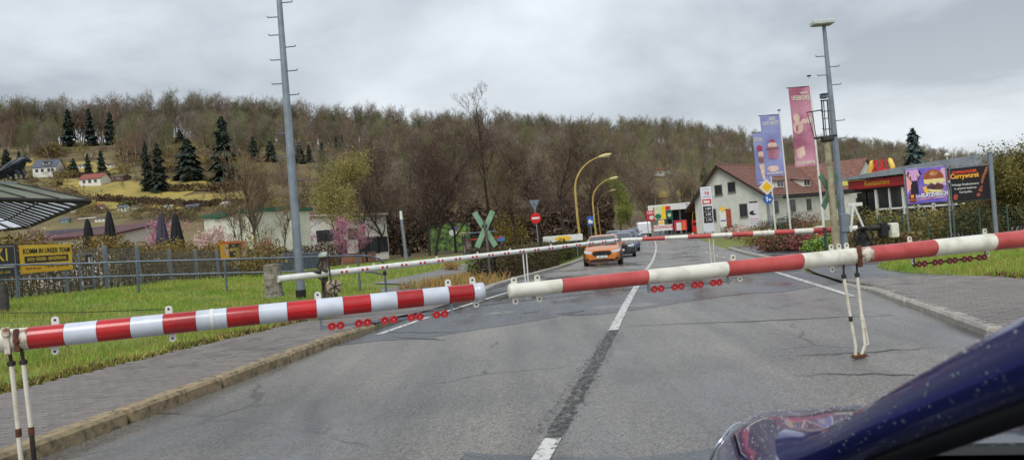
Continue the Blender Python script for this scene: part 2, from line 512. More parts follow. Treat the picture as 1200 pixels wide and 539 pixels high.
far = _r(_n(0.05, 9), [(0.32, lin(84, 68, 52)), (0.45, lin(104, 88, 60)), (0.55, lin(112, 102, 62)), (0.68, lin(126, 112, 78))])
tc = nt.nodes.new("ShaderNodeTexCoord"); sp = nt.nodes.new("ShaderNodeSeparateXYZ"); nt.links.new(tc.outputs["Object"], sp.inputs[0])
mr = nt.nodes.new("ShaderNodeMapRange"); mr.inputs["From Min"].default_value = 55; mr.inputs["From Max"].default_value = 110
nt.links.new(sp.outputs[1], mr.inputs[0])
mx = nt.nodes.new("ShaderNodeMixRGB"); nt.links.new(mr.outputs[0], mx.inputs[0]); nt.links.new(near, mx.inputs[1]); nt.links.new(far, mx.inputs[2])
nt.links.new(mx.outputs[0], p.inputs["Base Color"])
structure("ground", g, mg)

def sheet(name, pts_fn, ss, tts, m, dz, ground=None):
    """strip mesh: for every s a row of t values; z = road profile + dz"""
    mb = MB(); rows = []
    for s_ in ss:
        row = []
        for t_ in tts(s_):
            X, Y = ST(s_, t_)
            row.append((X, Y, (gs(s_) if ground is None else ground(X, Y)) + (dz(s_) if callable(dz) else dz)))
        rows.append(row)
    n = len(rows[0])
    mb.add([q for r in rows for q in r], [[i * n + k, i * n + k + 1, (i + 1) * n + k + 1, (i + 1) * n + k][::-1] for i in range(len(rows) - 1) for k in range(n - 1)], 0, True)
    return structure(name, mb, m)
ssr = [-30, -10, -4] + [x for x in range(-3, 30)] + [31 + 2 * k for k in range(30)] + [95 + 5 * k for k in range(40)]
sheet("road", None, ssr, lambda s_: np.linspace(-5.36, 3.32, 8), M_road, 0.0)
RA, RK = 16.65, 0.385            # nearer rail: Y = RA + RK * X
def rail_s(t, off):              # s on the line Y = RA + off + RK X for a given t
    # X = s sH + t cH ; Y = s cH - t sH
    return (RA + off + t * sH + RK * t * cH) / (cH - RK * sH)
# newer, darker asphalt across the crossing, with edges parallel to the rails
mb = MB()
tt = np.linspace(-5.34, 3.30, 14); rows = []
for k in range(9):
    row = []
    for t_ in tt:
        o = -4.2 + (11.2) * k / 8
        if k == 0: o += 0.25 * math.sin(t_ * 2.1) + 0.12 * math.sin(t_ * 5.3)
        s_ = rail_s(t_, o)
        X, Y = ST(s_, t_); row.append((X, Y, gs(s_) + 0.004))
    rows.append(row)
n = len(tt)
mb.add([q for r in rows for q in r], [[i * n + k, i * n + k + 1, (i + 1) * n + k + 1, (i + 1) * n + k][::-1] for i in range(8) for k in range(n - 1)])
structure("road_patch", mb, M_cross)
mb = MB(); rows = []
for k in range(9):
    t_ = -1.6 + 4.9 * k / 8; rows.append([(*ST(1.2, t_), 0.0035), (*ST(5.1 + .12 * math.sin(t_ * 3) + .05 * t_, t_), 0.0035)])
mb.add([q for r in rows for q in r], [[2 * i, 2 * i + 1, 2 * i + 3, 2 * i + 2][::-1] for i in range(8)])
structure("road_patch", mb, M_cross)
# plaza / path to the left beyond the kerb, and the side road leaving from it
def plz(s_):
    a = te(s_) if s_ < 26.5 else -9.5 - (s_ - 26.5) * 0.36 - 3.2
    b = -5.36 if s_ < 19 else min(-5.5, -5.36 - 0.0)
    return np.linspace(a - 0.25, b, 6)
sheet("path", None, [12.4 + 0.6 * k for k in range(26)], lambda s_: np.linspace(max(te(s_), -14) - 0.25, -5.355, 8), M_path, lambda s_: 0.125 - 0.115 * sm(s_, 12.6, 15.5))
sr = [27.3 + 2.2 * k for k in range(34)]
def side(s_):
    k = (s_ - 27.3); a = -6.2 - 0.10 * k
    return np.linspace(a - 5.6 + 0.03 * k, a + 0.9, 5)
sheet("side_road", None, sr, side, mat("pale_road", lin(128, 126, 124), lin(106, 104, 102), 0.6, 0.45), 0.03, ground=lambda X, Y: grd(X, Y))
# right: asphalt path beyond the crossing
sheet("path", None, [20.2 + 0.8 * k for k in range(36)], lambda s_: np.linspace(3.52, min(tr(s_), 7.5) + 0.2, 6), M_cross, lambda s_: 0.10)
# rubber-dark joint of the old lanes, where the white line has worn off
M_seam = bpy.data.materials.new("worn_joint"); M_seam.use_nodes = True
nt = M_seam.node_tree; p = nt.nodes["Principled BSDF"]; p.inputs["Base Color"].default_value = (0.022, 0.021, 0.02, 1); p.inputs["Roughness"].default_value = 0.45
def worn(nt, p, scale, lo, hi, across=False):
    tc = nt.nodes.new("ShaderNodeTexCoord"); nz = nt.nodes.new("ShaderNodeTexNoise"); nz.inputs["Scale"].default_value = scale; nz.inputs["Detail"].default_value = 7; nz.inputs["Roughness"].default_value = 0.7
    nt.links.new(tc.outputs["Object"], nz.inputs["Vector"])
    mr = nt.nodes.new("ShaderNodeMapRange"); mr.inputs["From Min"].default_value = lo; mr.inputs["From Max"].default_value = hi
    nt.links.new(nz.outputs[0], mr.inputs[0]); nt.links.new(mr.outputs[0], p.inputs["Alpha"])
worn(nt, p, 16, 0.40, 0.66)
M_seam2 = M_seam.copy(); M_seam2.name = "worn_joint_fringe"
for n_ in M_seam2.node_tree.nodes:
    if n_.type == 'MAP_RANGE': n_.inputs['From Min'].default_value = 0.50; n_.inputs['From Max'].default_value = 0.74
M_line = bpy.data.materials.new("worn_white_line"); M_line.use_nodes = True
nt = M_line.node_tree; p = nt.nodes["Principled BSDF"]; p.inputs["Base Color"].default_value = (0.62, 0.61, 0.58, 1); p.inputs["Roughness"].default_value = 0.5
worn(nt, p, 12, 0.37, 0.50)
def strip(name, s0, s1, t0, t1, wd, m, z=0.009, n=24, wob=0.0):
    mb = MB(); row = []
    for k in range(n + 1):
        s_ = s0 + (s1 - s0) * k / n; t_ = t0 + (t1 - t0) * k / n
        j0 = wob * rng.uniform(-1, 1); j1 = wob * rng.uniform(-1, 1)
        a = ST(s_, t_ - wd / 2 + j0); b = ST(s_, t_ + wd / 2 + j1)
        row.append([(a[0], a[1], gs(s_) + z), (b[0], b[1], gs(s_) + z)])
    mb.add([q for r in row for q in r], [[2 * i, 2 * i + 1, 2 * i + 3, 2 * i + 2] for i in range(n)])
    return structure(name, mb, m)
strip("road_joint", 5.45, 10.9, -1.0, -0.96, 0.15, M_seam, 0.006, 60, 0.012)
strip("road_joint", 5.6, 10.8, -1.04, -0.93, 0.30, M_seam2, 0.0055, 60, 0.03)
strip("centre_line", 3.6, 5.45, -1.03, -1.0, 0.13, M_line, 0.010, 8)
strip("centre_line", 10.85, 24.5, -0.96, -1.0, 0.14, M_line, 0.010, 40, 0.006)
strip("centre_line", 26.2, 96, -1.0, -1.1, 0.13, M_line, 0.010, 60)
strip("edge_line", 11.7, 20.6, -5.02, -4.38, 0.13, M_line, 0.010, 30)
strip("edge_line", 13.4, 23.0, 2.90, 2.55, 0.12, M_line, 0.010, 30)
for k in range(7):
    strip("lane_dash", 24.2 + 3.1 * k, 25.6 + 3.1 * k, 2.45 - 0.08 * k, 2.41 - 0.08 * k, 0.12, M_line, 0.010, 3)
# thin tar repairs and puddle scars on the lanes
M_tar = mat("tar_repair", (0.016, 0.016, 0.017), (0.03, 0.03, 0.03), 12, 0.3)
for (s0, t0, s1, t1, w_) in [(11.9, -5.0, 11.5, -3.6, 0.035), (10.7, -3.5, 11.3, -4.6, 0.04), (13.2, -2.2, 13.5, -1.7, 0.12), (13.6, -2.9, 13.8, -2.6, 0.10), (7.4, 1.0, 7.1, 3.0, 0.02), (8.3, 1.2, 8.5, 2.6, 0.02), (11.2, -0.8, 11.0, 2.9, 0.025)]:
    mb = MB(); n = 14; row = []
    for k in range(n + 1):
        q = k / n; s_ = s0 + (s1 - s0) * q + rng.uniform(-.05, .05); t_ = t0 + (t1 - t0) * q
        h = w_ * (0.3 + 0.7 * math.sin(math.pi * q)) * rng.uniform(.6, 1.2)
        a = ST(s_ - h, t_); b = ST(s_ + h, t_)
        row.append([(a[0], a[1], gs(s_) + 0.0075), (b[0], b[1], gs(s_) + 0.0075)])
    mb.add([q for r in row for q in r], [[2 * i, 2 * i + 2, 2 * i + 3, 2 * i + 1] for i in range(n)])
    structure("tar_repair", mb, M_tar)
# rails let into the asphalt, flush, each beside its dark flangeway
M_railtop = mat("rail_steel", lin(120, 112, 106), lin(92, 78, 68), 8, 0.35, metal=0.7)
for off in (0.0, 1.54):
    mb = MB(); gv = MB()
    for (X0, X1) in [(-7.2 + off * .1, 13.0)]:
        n = 20
        for k in range(n):
            xa = X0 + (X1 - X0) * k / n; xb = X0 + (X1 - X0) * (k + 1) / n
            q = []
            for x in (xa, xb):
                y = RA + off + RK * x; s_, t_ = inv(x, y)
                lift = 0.0 if t_ > -5.36 and t_ < 3.4 else (0.125 - 0.115 * sm(s_, 12.6, 15.5) + 0.01 if t_ <= -5.36 else max(0.02, grd(x, y) - gs(s_) + 0.03))
                q.append((x, y, gs(s_) + 0.012 + lift))
            for (lo_, hi_, B, dz) in ((-0.036, 0.036, mb, 0.0), (0.04, 0.10, gv, -0.004)):
                B.add([(q[0][0], q[0][1] + lo_, q[0][2] + dz), (q[1][0], q[1][1] + lo_, q[1][2] + dz), (q[1][0], q[1][1] + hi_, q[1][2] + dz), (q[0][0], q[0][1] + hi_, q[0][2] + dz)], [[0, 1, 2, 3]])
    r_ = structure("railway_rail", mb, M_railtop)
    gv.build("flangeway", M_black, r_)
# ---------------------------------------------------------------- kerbs, one stone at a time
def kerb(name, side, s0, s1, m, t0, wd, hfun, length, gap, label=None):
    haunch = MB(); rows = []
    n = int((s1 - s0) / 1.0)
    for k in range(n + 1):
        s_ = s0 + (s1 - s0) * k / n
        a = ST(s_, t0 + side * 0.02); b = ST(s_, t0 + side * (wd - 0.02)); z = gs(s_) + min(0.02, hfun(s_) - 0.02)
        rows.append([(a[0], a[1], z), (b[0], b[1], z)])
    haunch.add([q for r in rows for q in r], [[2 * i, 2 * i + 1, 2 * i + 3, 2 * i + 2] for i in range(n)])
    root = structure(name, haunch, M_joint)
    s_ = s0
    while s_ < s1 - 0.2:
        L_ = length * rng.uniform(.97, 1.03); e_ = min(s1, s_ + L_)
        mb = MB(); rings = []
        hh = rng.uniform(-.006, .006); jt = rng.uniform(-.008, .008)
        for q in (s_ + gap, s_ + gap + .03, e_ - gap - .03, e_ - gap):
            edge = 0.012 if q in (s_ + gap, e_ - gap) else 0.0
            h = hfun(q) + hh - edge; z = gs(q); r = []
            for (dt, dz) in ((0.0 + edge, -0.06), (0.0 + edge, h - .035), (.03 + edge, h), (wd, h), (wd, -0.06)):
                X, Y = ST(q, t0 + side * (dt) + jt); r.append((X, Y, z + dz))
            rings.append(r if side > 0 else r[::-1])
        mb.loft(rings, smooth=False)
        mb.build("kerbstone", m, root)
        s_ = e_
    return root
kerb("kerb", -1, 1.6, 14.6, M_kerb_l, -5.36, 0.20, lambda s_: 0.145 - 0.13 * sm(s_, 11.2, 14.4), 1.55, 0.022)
kerb("kerb", 1, 1.0, 16.2, M_kerb_r, 3.32, 0.17, lambda s_: 0.10 - 0.085 * sm(s_, 13.2, 16.0), 1.0, 0.012)
kerb("kerb", 1, 21.5, 46.0, M_kerb_r, 3.32, 0.17, lambda s_: 0.02 + 0.11 * sm(s_, 21.5, 24), 1.0, 0.006)
kerb("kerb", -1, 18.8, 60, M_kerb_r, -5.36 + 0.02, 0.16, lambda s_: 0.03 + 0.10 * sm(s_, 18.5, 22), 1.0, 0.006)
# ---------------------------------------------------------------- pavements of small concrete pavers, laid in courses across the walk
def pavement(s0, s1, tin, tout, zf):
    base = MB(); rows = []
    n = int((s1 - s0) / 0.3)
    for k in range(n + 1):
        s_ = s0 + (s1 - s0) * k / n; a = ST(s_, tin); b = ST(s_, tout(s_)); z = gs(s_) + zf(s_) - 0.012
        rows.append([(a[0], a[1], z), (b[0], b[1], z)])
    base.add([q for r in rows for q in r], [[2 * i, 2 * i + 1, 2 * i + 3, 2 * i + 2] for i in range(n)])
    root = structure("pavement", base, M_joint)
    pm = MB().box((0, 0, -0.02), (0.196, 0.096, 0.05), bev=0.005).mesh("paver", M_paver)
    cand = []
    row = 0; s_ = s0 + .05
    while s_ < s1 - .05:
        w_ = tout(s_) - tin; sg = 1 if w_ > 0 else -1
        t_ = 0.10 - (0.1 if row % 2 else 0.0)
        while t_ < abs(w_) - 0.05:
            cand.append((s_, tin + sg * t_)); t_ += 0.2
        row += 1; s_ += 0.1
    vis = []
    for i, (a, b) in enumerate(cand):
        X, Y = ST(a, b)
        if Y > 1.5:
            x_, y_ = proj((X, Y, gs(a) + zf(a)))
            inside = -10 < x_ < 1210 and y_ < 545 and not (b > 0 and y_ > 380 + (1200 - x_) * 0.62)
            vis.append((0 if inside else 1, Y, i))
        else:
            vis.append((2, Y, i))
    vis.sort()
    solo = set(i for _, _, i in vis[:300])
    rest = MB(); bv = [tuple(v.co) for v in pm.vertices]; bf = [list(f.vertices) for f in pm.polygons]
    for i, (a, b) in enumerate(cand):
        X, Y = ST(a, b); z = gs(a) + zf(a) + rng.uniform(-.003, .003)
        e_ = (rng.uniform(-.012, .012), rng.uniform(-.012, .012), -ROAD + rng.uniform(-.012, .012))
        if i in solo:
            obj("paver", pm, root, (X, Y, z), e_)
        else:
            c_, s2 = math.cos(e_[2]), math.sin(e_[2])
            rest.add([(X + x * c_ - y * s2, Y + x * s2 + y * c_, z + q + e_[0] * y - e_[1] * x) for x, y, q in bv], bf)
    o = rest.build("paving", M_paver, root); tag(o, kind="stuff")
    return root
pavement(3.2, 13.4, -5.565, lambda s_: te(s_) + 0.05, lambda s_: 0.135 - 0.115 * sm(s_, 12.6, 15.5))
pavement(6.4, 16.6, 3.495, lambda s_: tr(s_) - 0.05, lambda s_: 0.10 - 0.06 * sm(s_, 14.2, 16.4))
# strip between the right pavement and the rails
sheet("path", None, [16.0 + 0.45 * k for k in range(11)], lambda s_: np.linspace(3.33, tr(s_) + 0.4, 6), M_cross, lambda s_: 0.045 + 0.05 * sm(s_, 18.5, 20.4))
# ---------------------------------------------------------------- grass
def blades(name, n, region, h0, h1, m, wd=0.012, lean=0.5, mats=None):
    X, Y, Z = region(n)
    k = len(X)
    a = nr.uniform(0, 2 * math.pi, k); h = nr.uniform(h0, h1, k); w_ = wd * (0.6 + Y / 18.0)
    dx, dy = np.cos(a), np.sin(a); ln = nr.uniform(0.1, lean, k) * h; b = nr.uniform(0, 2 * math.pi, k)
    ox, oy = np.cos(b) * ln, np.sin(b) * ln
    V = np.zeros((k, 4, 3))
    V[:, 0] = np.stack([X - dx * w_, Y - dy * w_, Z - .02], 1); V[:, 1] = np.stack([X + dx * w_, Y + dy * w_, Z - .02], 1)
    V[:, 2] = np.stack([X + ox + dx * w_ * .25, Y + oy + dy * w_ * .25, Z + h], 1); V[:, 3] = np.stack([X + ox - dx * w_ * .25, Y + oy - dy * w_ * .25, Z + h], 1)
    mb = MB(); cut = nr.random(k) < 0.12 + 0.25 * (0.5 + 0.5 * np.sin(X * 0.9 + 1.7 * np.sin(Y * .7)))
    mb.cloud(V[~cut], 0); mb.cloud(V[cut], 1)
    return tag(mb.build(name, m), kind="stuff")
def region_st(s0, s1, tlo, thi, keep=None):
    def f(n):
        out = []
        tot = 0
        while tot < n:
            s_ = nr.uniform(s0, s1, n); t_ = nr.uniform(tlo, thi, n)
            for a, b in zip(s_, t_):
                if nr.random() < min(1.0, 9.0 / max(a, 1)) and keep(a, b):
                    X, Y = ST(a, b)
                    if abs(X) < 0.78 * Y + 1.0:
                        out.append((X, Y, grd(X, Y))); tot += 1
                        if tot >= n: break
        A = np.array(out); return A[:, 0], A[:, 1], A[:, 2]
    return f
pat = lambda a, b: 0.5 + 0.5 * math.sin(a * 1.7 + 1.3 * math.sin(b * 1.1)) * math.sin(b * 1.9 + a * .4)
blades("grass", 62000, region_st(4, 27, -20, -7.2, lambda a, b: b < te(a) - 0.03 + 0.10 * math.sin(a * 3.1) * math.sin(a * 7.7) and nr.random() < .22 + .78 * pat(a, b)), 0.03, 0.12, [M_grass, M_straw], 0.006)
blades("grass", 15000, region_st(26, 60, -24, -6.0, lambda a, b: b < side(a)[0] - 0.2), 0.06, 0.2, [M_grass, M_straw], 0.008)
blades("grass", 30000, region_st(11, 21.5, 4.7, 13.5, lambda a, b: b > tr(a) + 0.02 + 0.10 * math.sin(a * 3.1) * math.sin(a * 7.7) and b < 7.2 + (a - 11) * .42 and nr.random() < .4 + .6 * pat(a, b)), 0.04, 0.12, [M_grass, M_straw], 0.006)
blades("weeds", 8200, region_st(5, 20, -8.9, -7.2, lambda a, b: te(a) - 0.45 * (.4 + pat(a * 2, b)) < b < te(a) + 0.10 * pat(a * 3, b)), 0.015, 0.08, [M_straw, M_leaf_litter], 0.014, 1.4)
# ================================================================ BARRIERS
def solve_px(A, D, px):
    lo, hi = -6.0, 20.0
    lo = 0.0; hi = (D.length and 1.0) * 14.0
    for _ in range(60):
        mid = (lo + hi) / 2
        if proj(A + D * mid)[0] < px: lo = mid
        else: hi = mid
    return (lo + hi) / 2
M_red_new = mat("glossy_red_film", lin(198, 26, 28), lin(156, 18, 20), 3, 0.22, coat=0.4)
M_wht_new = mat("grey_white_film", lin(208, 214, 225), lin(176, 181, 190), 3, 0.28, lo=.45, hi=.78, coat=0.4)
M_red_old = mat("faded_red_paint", lin(200, 88, 84), lin(170, 62, 60), 3.5, 0.42, rr=0.1, coat=0.15)
M_wht_old = mat("weathered_white_paint", lin(228, 225, 212), lin(178, 170, 150), 5, 0.42, lo=.48, hi=.80, coat=0.1)
M_rod = mat("stained_white_rod", lin(222, 216, 200), lin(170, 140, 104), 9, 0.5, lo=.5, hi=.85)
M_refl = mat("red_reflector", lin(200, 18, 30), lin(170, 10, 22), 60, 0.2, coat=0.6)
M_refl_d = mat("old_red_reflector", lin(120, 24, 28), lin(80, 16, 20), 40, 0.35)
M_refl_w = mat("reflector_screw", lin(235, 215, 210), None, 1, 0.3)
M_rustband = mat("rust_stained_paint", lin(214, 206, 190), lin(126, 74, 42), 11, 0.6, lo=.45, hi=.62)

def reflector_mesh():
    mb = MB()
    mb.lathe((0, 0, 0), [(0.0, .0045), (.0045, .0045)], 14, 2, axis=(0, -1, 0))
    mb.lathe((0, 0, 0), [(.0045, .003), (.015, .006), (.021, .003), (.0235, .0065), (.033, .006), (.0345, -.004), (0, -.004)], 18, 0, axis=(0, -1, 0))
    return mb
REFL = reflector_mesh().mesh("reflector", [M_refl, M_black, M_refl_w])
REFL_D = reflector_mesh().mesh("reflector_old", [M_refl_d, M_black, M_refl_w])

def boom(root, org, A, D, r_at, cuts, mats_, shear=0.0, n=24, names=None):
    """cuts: list of stations along the axis; band k between cuts[k], cuts[k+1]"""
    X = unit(Vector((-D.y, D.x, 0))); Y = D.cross(X) * -1
    for k in range(len(cuts) - 1):
        mb = MB(); rings = []
        for q, off in ((cuts[k] + .0012, 0), ((cuts[k] + cuts[k + 1]) / 2, 0), (cuts[k + 1] - .0012, 0)):
            r = r_at(q); ring = []
            for i in range(n):
                a = 2 * math.pi * i / n
                sh = shear * math.sin(a) if q != (cuts[k] + cuts[k + 1]) / 2 else 0
                ring.append(A + D * (q + sh * r) + X * (math.cos(a) * r) + Vector((0, 0, 1)) * (math.sin(a) * r))
            rings.append(ring)
        mb.loft(rings, smooth=True, cap=False)
        m, nm = mats_[k]
        o = mb.build(nm, m, root, org)
def lug(root, org, P, D, up, m, s=1.0):
    """a small drilled plate standing on the boom"""
    mb = MB(); d = unit(Vector((D.x, D.y, 0))); z = Vector((0, 0, up)); nrm = Vector((-d.y, d.x, 0))
    pts = [(-.026, -.02), (.026, -.02), (.026, .028)] + [(.026 * math.cos(a), .028 + .022 * math.sin(a)) for a in (0.6, 1.2, 1.9, 2.5)] + [(-.026, .028)]
    f1 = [P + d * x * s + z * y * s - nrm * .004 for x, y in pts]; f2 = [p_ + nrm * .008 for p_ in f1]
    n = len(pts)
    mb.add(f1 + f2, [list(range(n)), list(range(2 * n - 1, n - 1, -1))] + [[k, (k + 1) % n, (k + 1) % n + n, k + n] for k in range(n)], 0)
    hc = P + z * .024 * s
    mb.disc(hc, nrm, .009 * s, .012, 10, 1)
    mb.build("mounting_lug", [m, M_black], root, org)

# --- near barrier on the left: new film in red and grey white
AL = Vector((-8.2, 4.16, 1.085)); BL = Vector((3.6, 7.52, 1.085))
DL = (BL - AL).normalized()
pxs = [-60, 20, 36, 78, 116, 155, 193, 231, 267, 304, 337, 371, 402, 434, 465, 495, 525, 554]
cuts = [0.0] + [solve_px(AL, DL, p_) for p_ in pxs[1:]]
L_tip = solve_px(AL, DL, 560.5)
kinds = ["w", "w", "r", "w", "r", "w", "r", "w", "r", "w", "r", "w", "r", "w", "r", "w", "r"]
rL = lambda q: 0.0845 - 0.0095 * (q - cuts[1]) / (L_tip - cuts[1])
base = AL + DL * cuts[1]
nl = thing("barrier_boom", "glossy red and grey white barrier arm reaching in from the left, with bright red reflectors", "barrier", (base.x, base.y, 0), 0, "crossing barrier arms")
O = Vector((base.x, base.y, 0))
mk = [((M_red_new, "red_band") if k == "r" else (M_wht_new, "white_band")) for k in kinds]
mk[0] = (M_wht_old, "white_band"); mk[1] = (M_rustband, "rusty_sleeve")
boom(nl, O, AL, DL, rL, cuts, mk, 0.0)
# end: short white section, rim and closed cap
mb = MB(); q0 = cuts[-1]
mb.lathe(AL + DL * q0, [(rL(q0), .002), (rL(q0), .03), (rL(q0) + .004, .032), (rL(q0) + .004, .095), (rL(q0) - .004, .10), (0.0, .10)], 24, 0, axis=DL)
mb.build("end_cap", M_wht_new, nl, O)
for px, up in ((66, 1), (63, -1), (199, 1), (201, -1), (373.5, 1), (526, 1), (554.5, 1), (557, -1)):
    q = solve_px(AL, DL, px); r_ = rL(q)
    lug(nl, O, AL + DL * q + Vector((0, 0, up * (r_ + .01))), DL, up, M_white, 1.0)
for px in (249.5,):
    q = solve_px(AL, DL, px)
    MB().tube([AL + DL * (q - .015), AL + DL * (q + .015)], rL(q) + .003, 24, 0, False).build("joint_ring", M_white, nl, O)
# hinge clamps with the hanging legs
fr = Vector((DL.y, -DL.x, 0)).normalized()       # points to the camera
for px, zt, zb_, lean, low in ((13.0, .98, .03, .02, M_rod), (27.0, .98, .03, .03, M_rod)):
    q = solve_px(AL, DL, px); P = AL + DL * q
    mb = MB(); mb.tube([P + Vector((0, 0, -.05)) + fr * .05, P + Vector((0, 0, -.16)) + fr * .03], .012, 8); mb.box(P + Vector((0, 0, -.17)) + fr * .03, (.04, .04, .04), bev=.008)
    mb.build("leg_hinge", M_darkmetal, nl, O)
    top = P + Vector((0, 0, -.18)) + fr * .03
    mb = MB(); mb.tube([top, top + Vector((lean * .6, 0, -.5))], .0165, 10); mb.build("support_rod", M_rod, nl, O)
    mb = MB(); mb.tube([top + Vector((lean * .6, 0, -.5)), top + Vector((lean * .8, 0, -.86))], .0175, 10)
    mb.build("lower_rod", M_rod if px < 20 else mat("rod_black_stain", lin(34, 28, 24), lin(96, 70, 44), 8, .6, lo=.55, hi=.75), nl, O)
    MB().tube([top + Vector((lean * .6, 0, -.47)), top + Vector((lean * .6, 0, -.53))], .021, 10).build("rod_collar", M_rust, nl, O)
mb = MB(); q = solve_px(AL, DL, 13); P = AL + DL * q
mb.box(P + fr * .075, (.035, .03, .20), math.atan2(DL.y, DL.x), bev=.006); mb.box(P + fr * .09 + Vector((0, 0, .07)), (.05, .02, .07), math.atan2(DL.y, DL.x), bev=.006)
mb.build("clamp_plate", M_rustband, nl, O)
mb = MB(); q = solve_px(AL, DL, 24); P = AL + DL * q
mb.box(P + fr * .07, (.03, .03, .17), math.atan2(DL.y, DL.x), bev=.006); mb.tube([P + fr * .04, P + fr * .10], .02, 10)
mb.build("clamp_bolt", M_rust, nl, O)
# reflector bar
def refl_bar(root, org, A, D, p0, p1, discs, drop, bar_m, me, rr, ss=1.0, hang=()):
    fr_ = Vector((D.y, -D.x, 0)).normalized()
    a = A + D * solve_px(A, D, p0); b = A + D * solve_px(A, D, p1)
    mb = MB(); mid = (a + b) / 2 + Vector((0, 0, -drop)) + fr_ * 0.0; L_ = (b - a).length
    M = Matrix((D, -fr_, D.cross(-fr_))).transposed()
    mb.box(mid, (L_, .006, .020), M=M, bev=.002)
    mb.build("reflector_bar", bar_m, root, org)
    for px in hang:
        P = A + D * solve_px(A, D, px)
        mb = MB(); mb.box(P + Vector((0, 0, -(drop + rr) / 2 - .01)), (.022, .008, drop - rr + .035), M=M, bev=.002); mb.build("bar_hanger", bar_m, root, org)
    yaw = math.atan2(D.y, D.x)
    for px in discs:
        P = A + D * solve_px(A, D, px) + Vector((0, 0, -drop)) + fr_ * .009
        o = obj("reflector", me, root, P - org, (0, 0, yaw)); o.scale = (ss, ss, ss)
refl_bar(nl, O, AL, DL, 374, 531, (387, 397, 418.5, 428.7, 449, 459.5, 480, 490, 509.5, 519), .158, M_galv, REFL, .075, 1.0, (375, 528))

# --- near barrier on the right: old, faded paint, thicker towards its pivot
AR = Vector((-0.06, 6.50, 1.06)); BR = Vector((6.2, 8.29, 1.045)); DR = (BR - AR).normalized()
A2 = AR
pxs = [593.5, 657, 757, 850, 937, 1018, 1092, 1161]
cr_ = [0.0] + [solve_px(A2, DR, p_) for p_ in pxs[1:]]
cr_.append(cr_[-1] + 1.6); cr_.append(cr_[-1] + 1.6)
rR = lambda q: 0.0625 + 0.032 * min(1.2, q / cr_[7])
leg0 = A2 + DR * solve_px(A2, DR, 993)
O = Vector((leg0.x, leg0.y, 0))
nrt = thing("barrier_boom", "faded red and cream barrier arm on the right, standing on one hanging double leg", "barrier", O, 0, "crossing barrier arms")
kinds = ["w", "r", "w", "r", "w", "r", "w", "r", "w"]
c5 = solve_px(A2, DR, 1000)
cuts2 = cr_[:5] + [c5] + cr_[5:]
mk = []
for k in ["w", "r", "w", "r", "w", "x", "r", "w", "r", "w"]:
    mk.append({"w": (M_wht_old, "white_band"), "r": (M_red_old, "red_band"), "x": (M_rustband, "rusty_sleeve")}[k])
boom(nrt, O, A2, DR, rR, cuts2, mk, 0.16)
mb = MB(); mb.lathe(A2, [(0, -.012), (.054, -.012), (.064, -.002), (.0655, .03), (.0625, .04)], 24, 0, axis=DR); mb.build("end_cap", M_wht_old, nrt, O)
for px, up in ((603, 1), (603, -1), (630.5, 1), (631, -1), (860, 1), (866, -1), (975, 1), (984, 1), (993, 1), (974, -1), (1067, 1), (1069, -1), (1155, 1), (1156, -1)):
    q = solve_px(A2, DR, px); lug(nrt, O, A2 + DR * q + Vector((0, 0, up * (rR(q) + .008))), DR, up, M_wht_old, 1.05)
refl_bar(nrt, O, A2, DR, 757, 856, (765, 773, 789, 796.5, 812, 819, 834, 841), .118, M_galv, REFL, .075, 1.0, (759, 852))
refl_bar(nrt, O, A2, DR, 1068, 1156, (1075, 1081.5, 1093.5, 1100, 1110.5, 1117, 1128, 1134.5, 1145.5, 1151.5), .155, M_darkmetal, REFL_D, .09, 1.0, (1070, 1154))
frR = Vector((DR.y, -DR.x, 0)).normalized()
q1, q2 = solve_px(A2, DR, 985.5), solve_px(A2, DR, 1001)
ends = []
for q, lx, kk in ((q1, .075, 0), (q2, .03, 1)):
    P = A2 + DR * q
    mb = MB(); mb.tube([P + Vector((0, 0, -.05)) + frR * .03, P + Vector((0, 0, -.185)) + frR * .02], .011, 8); mb.box(P + Vector((0, 0, -.195)) + frR * .02, (.036, .036, .05), bev=.008)
    mb.build("leg_hinge", M_darkmetal, nrt, O)
    t0 = P + Vector((0, 0, -.21)) + frR * .02
    t1 = t0 + DR * lx * .55 + Vector((0, 0, -.42)); t2 = t0 + DR * lx + Vector((0, 0, -.70)); foot = A2 + DR * ((q1 + q2) / 2 + .045) + Vector((0, 0, -1.015))
    t3 = foot + DR * (-.045 if kk == 0 else .03)
    MB().tube([t0, t1, t2, t3], .0155, 10).build("support_rod", M_rod, nrt, O)
    MB().tube([t1 + Vector((0, 0, .025)), t1 - Vector((0, 0, .025))], .0195, 10).build("rod_collar", M_darkmetal if kk == 0 else M_rod, nrt, O)
    if kk == 1:
        MB().tube([t1 + DR * .02, t2 + DR * .045, t3 + DR * .035 + Vector((0, 0, .08))], .009, 8).build("stay_rod", M_rod, nrt, O)
MB().box(foot + Vector((0, 0, -.008)), (.15, .06, .035), math.atan2(DR.y, DR.x), bev=.008).build("foot_plate", M_rust, nrt, O)
P = A2 + DR * solve_px(A2, DR, 1000)
mb = MB(); mb.box(P + frR * .09, (.035, .03, .22), math.atan2(DR.y, DR.x), bev=.006); mb.tube([P + frR * .06, P + frR * .125], .016, 8); mb.build("clamp_plate", M_rust, nrt, O)

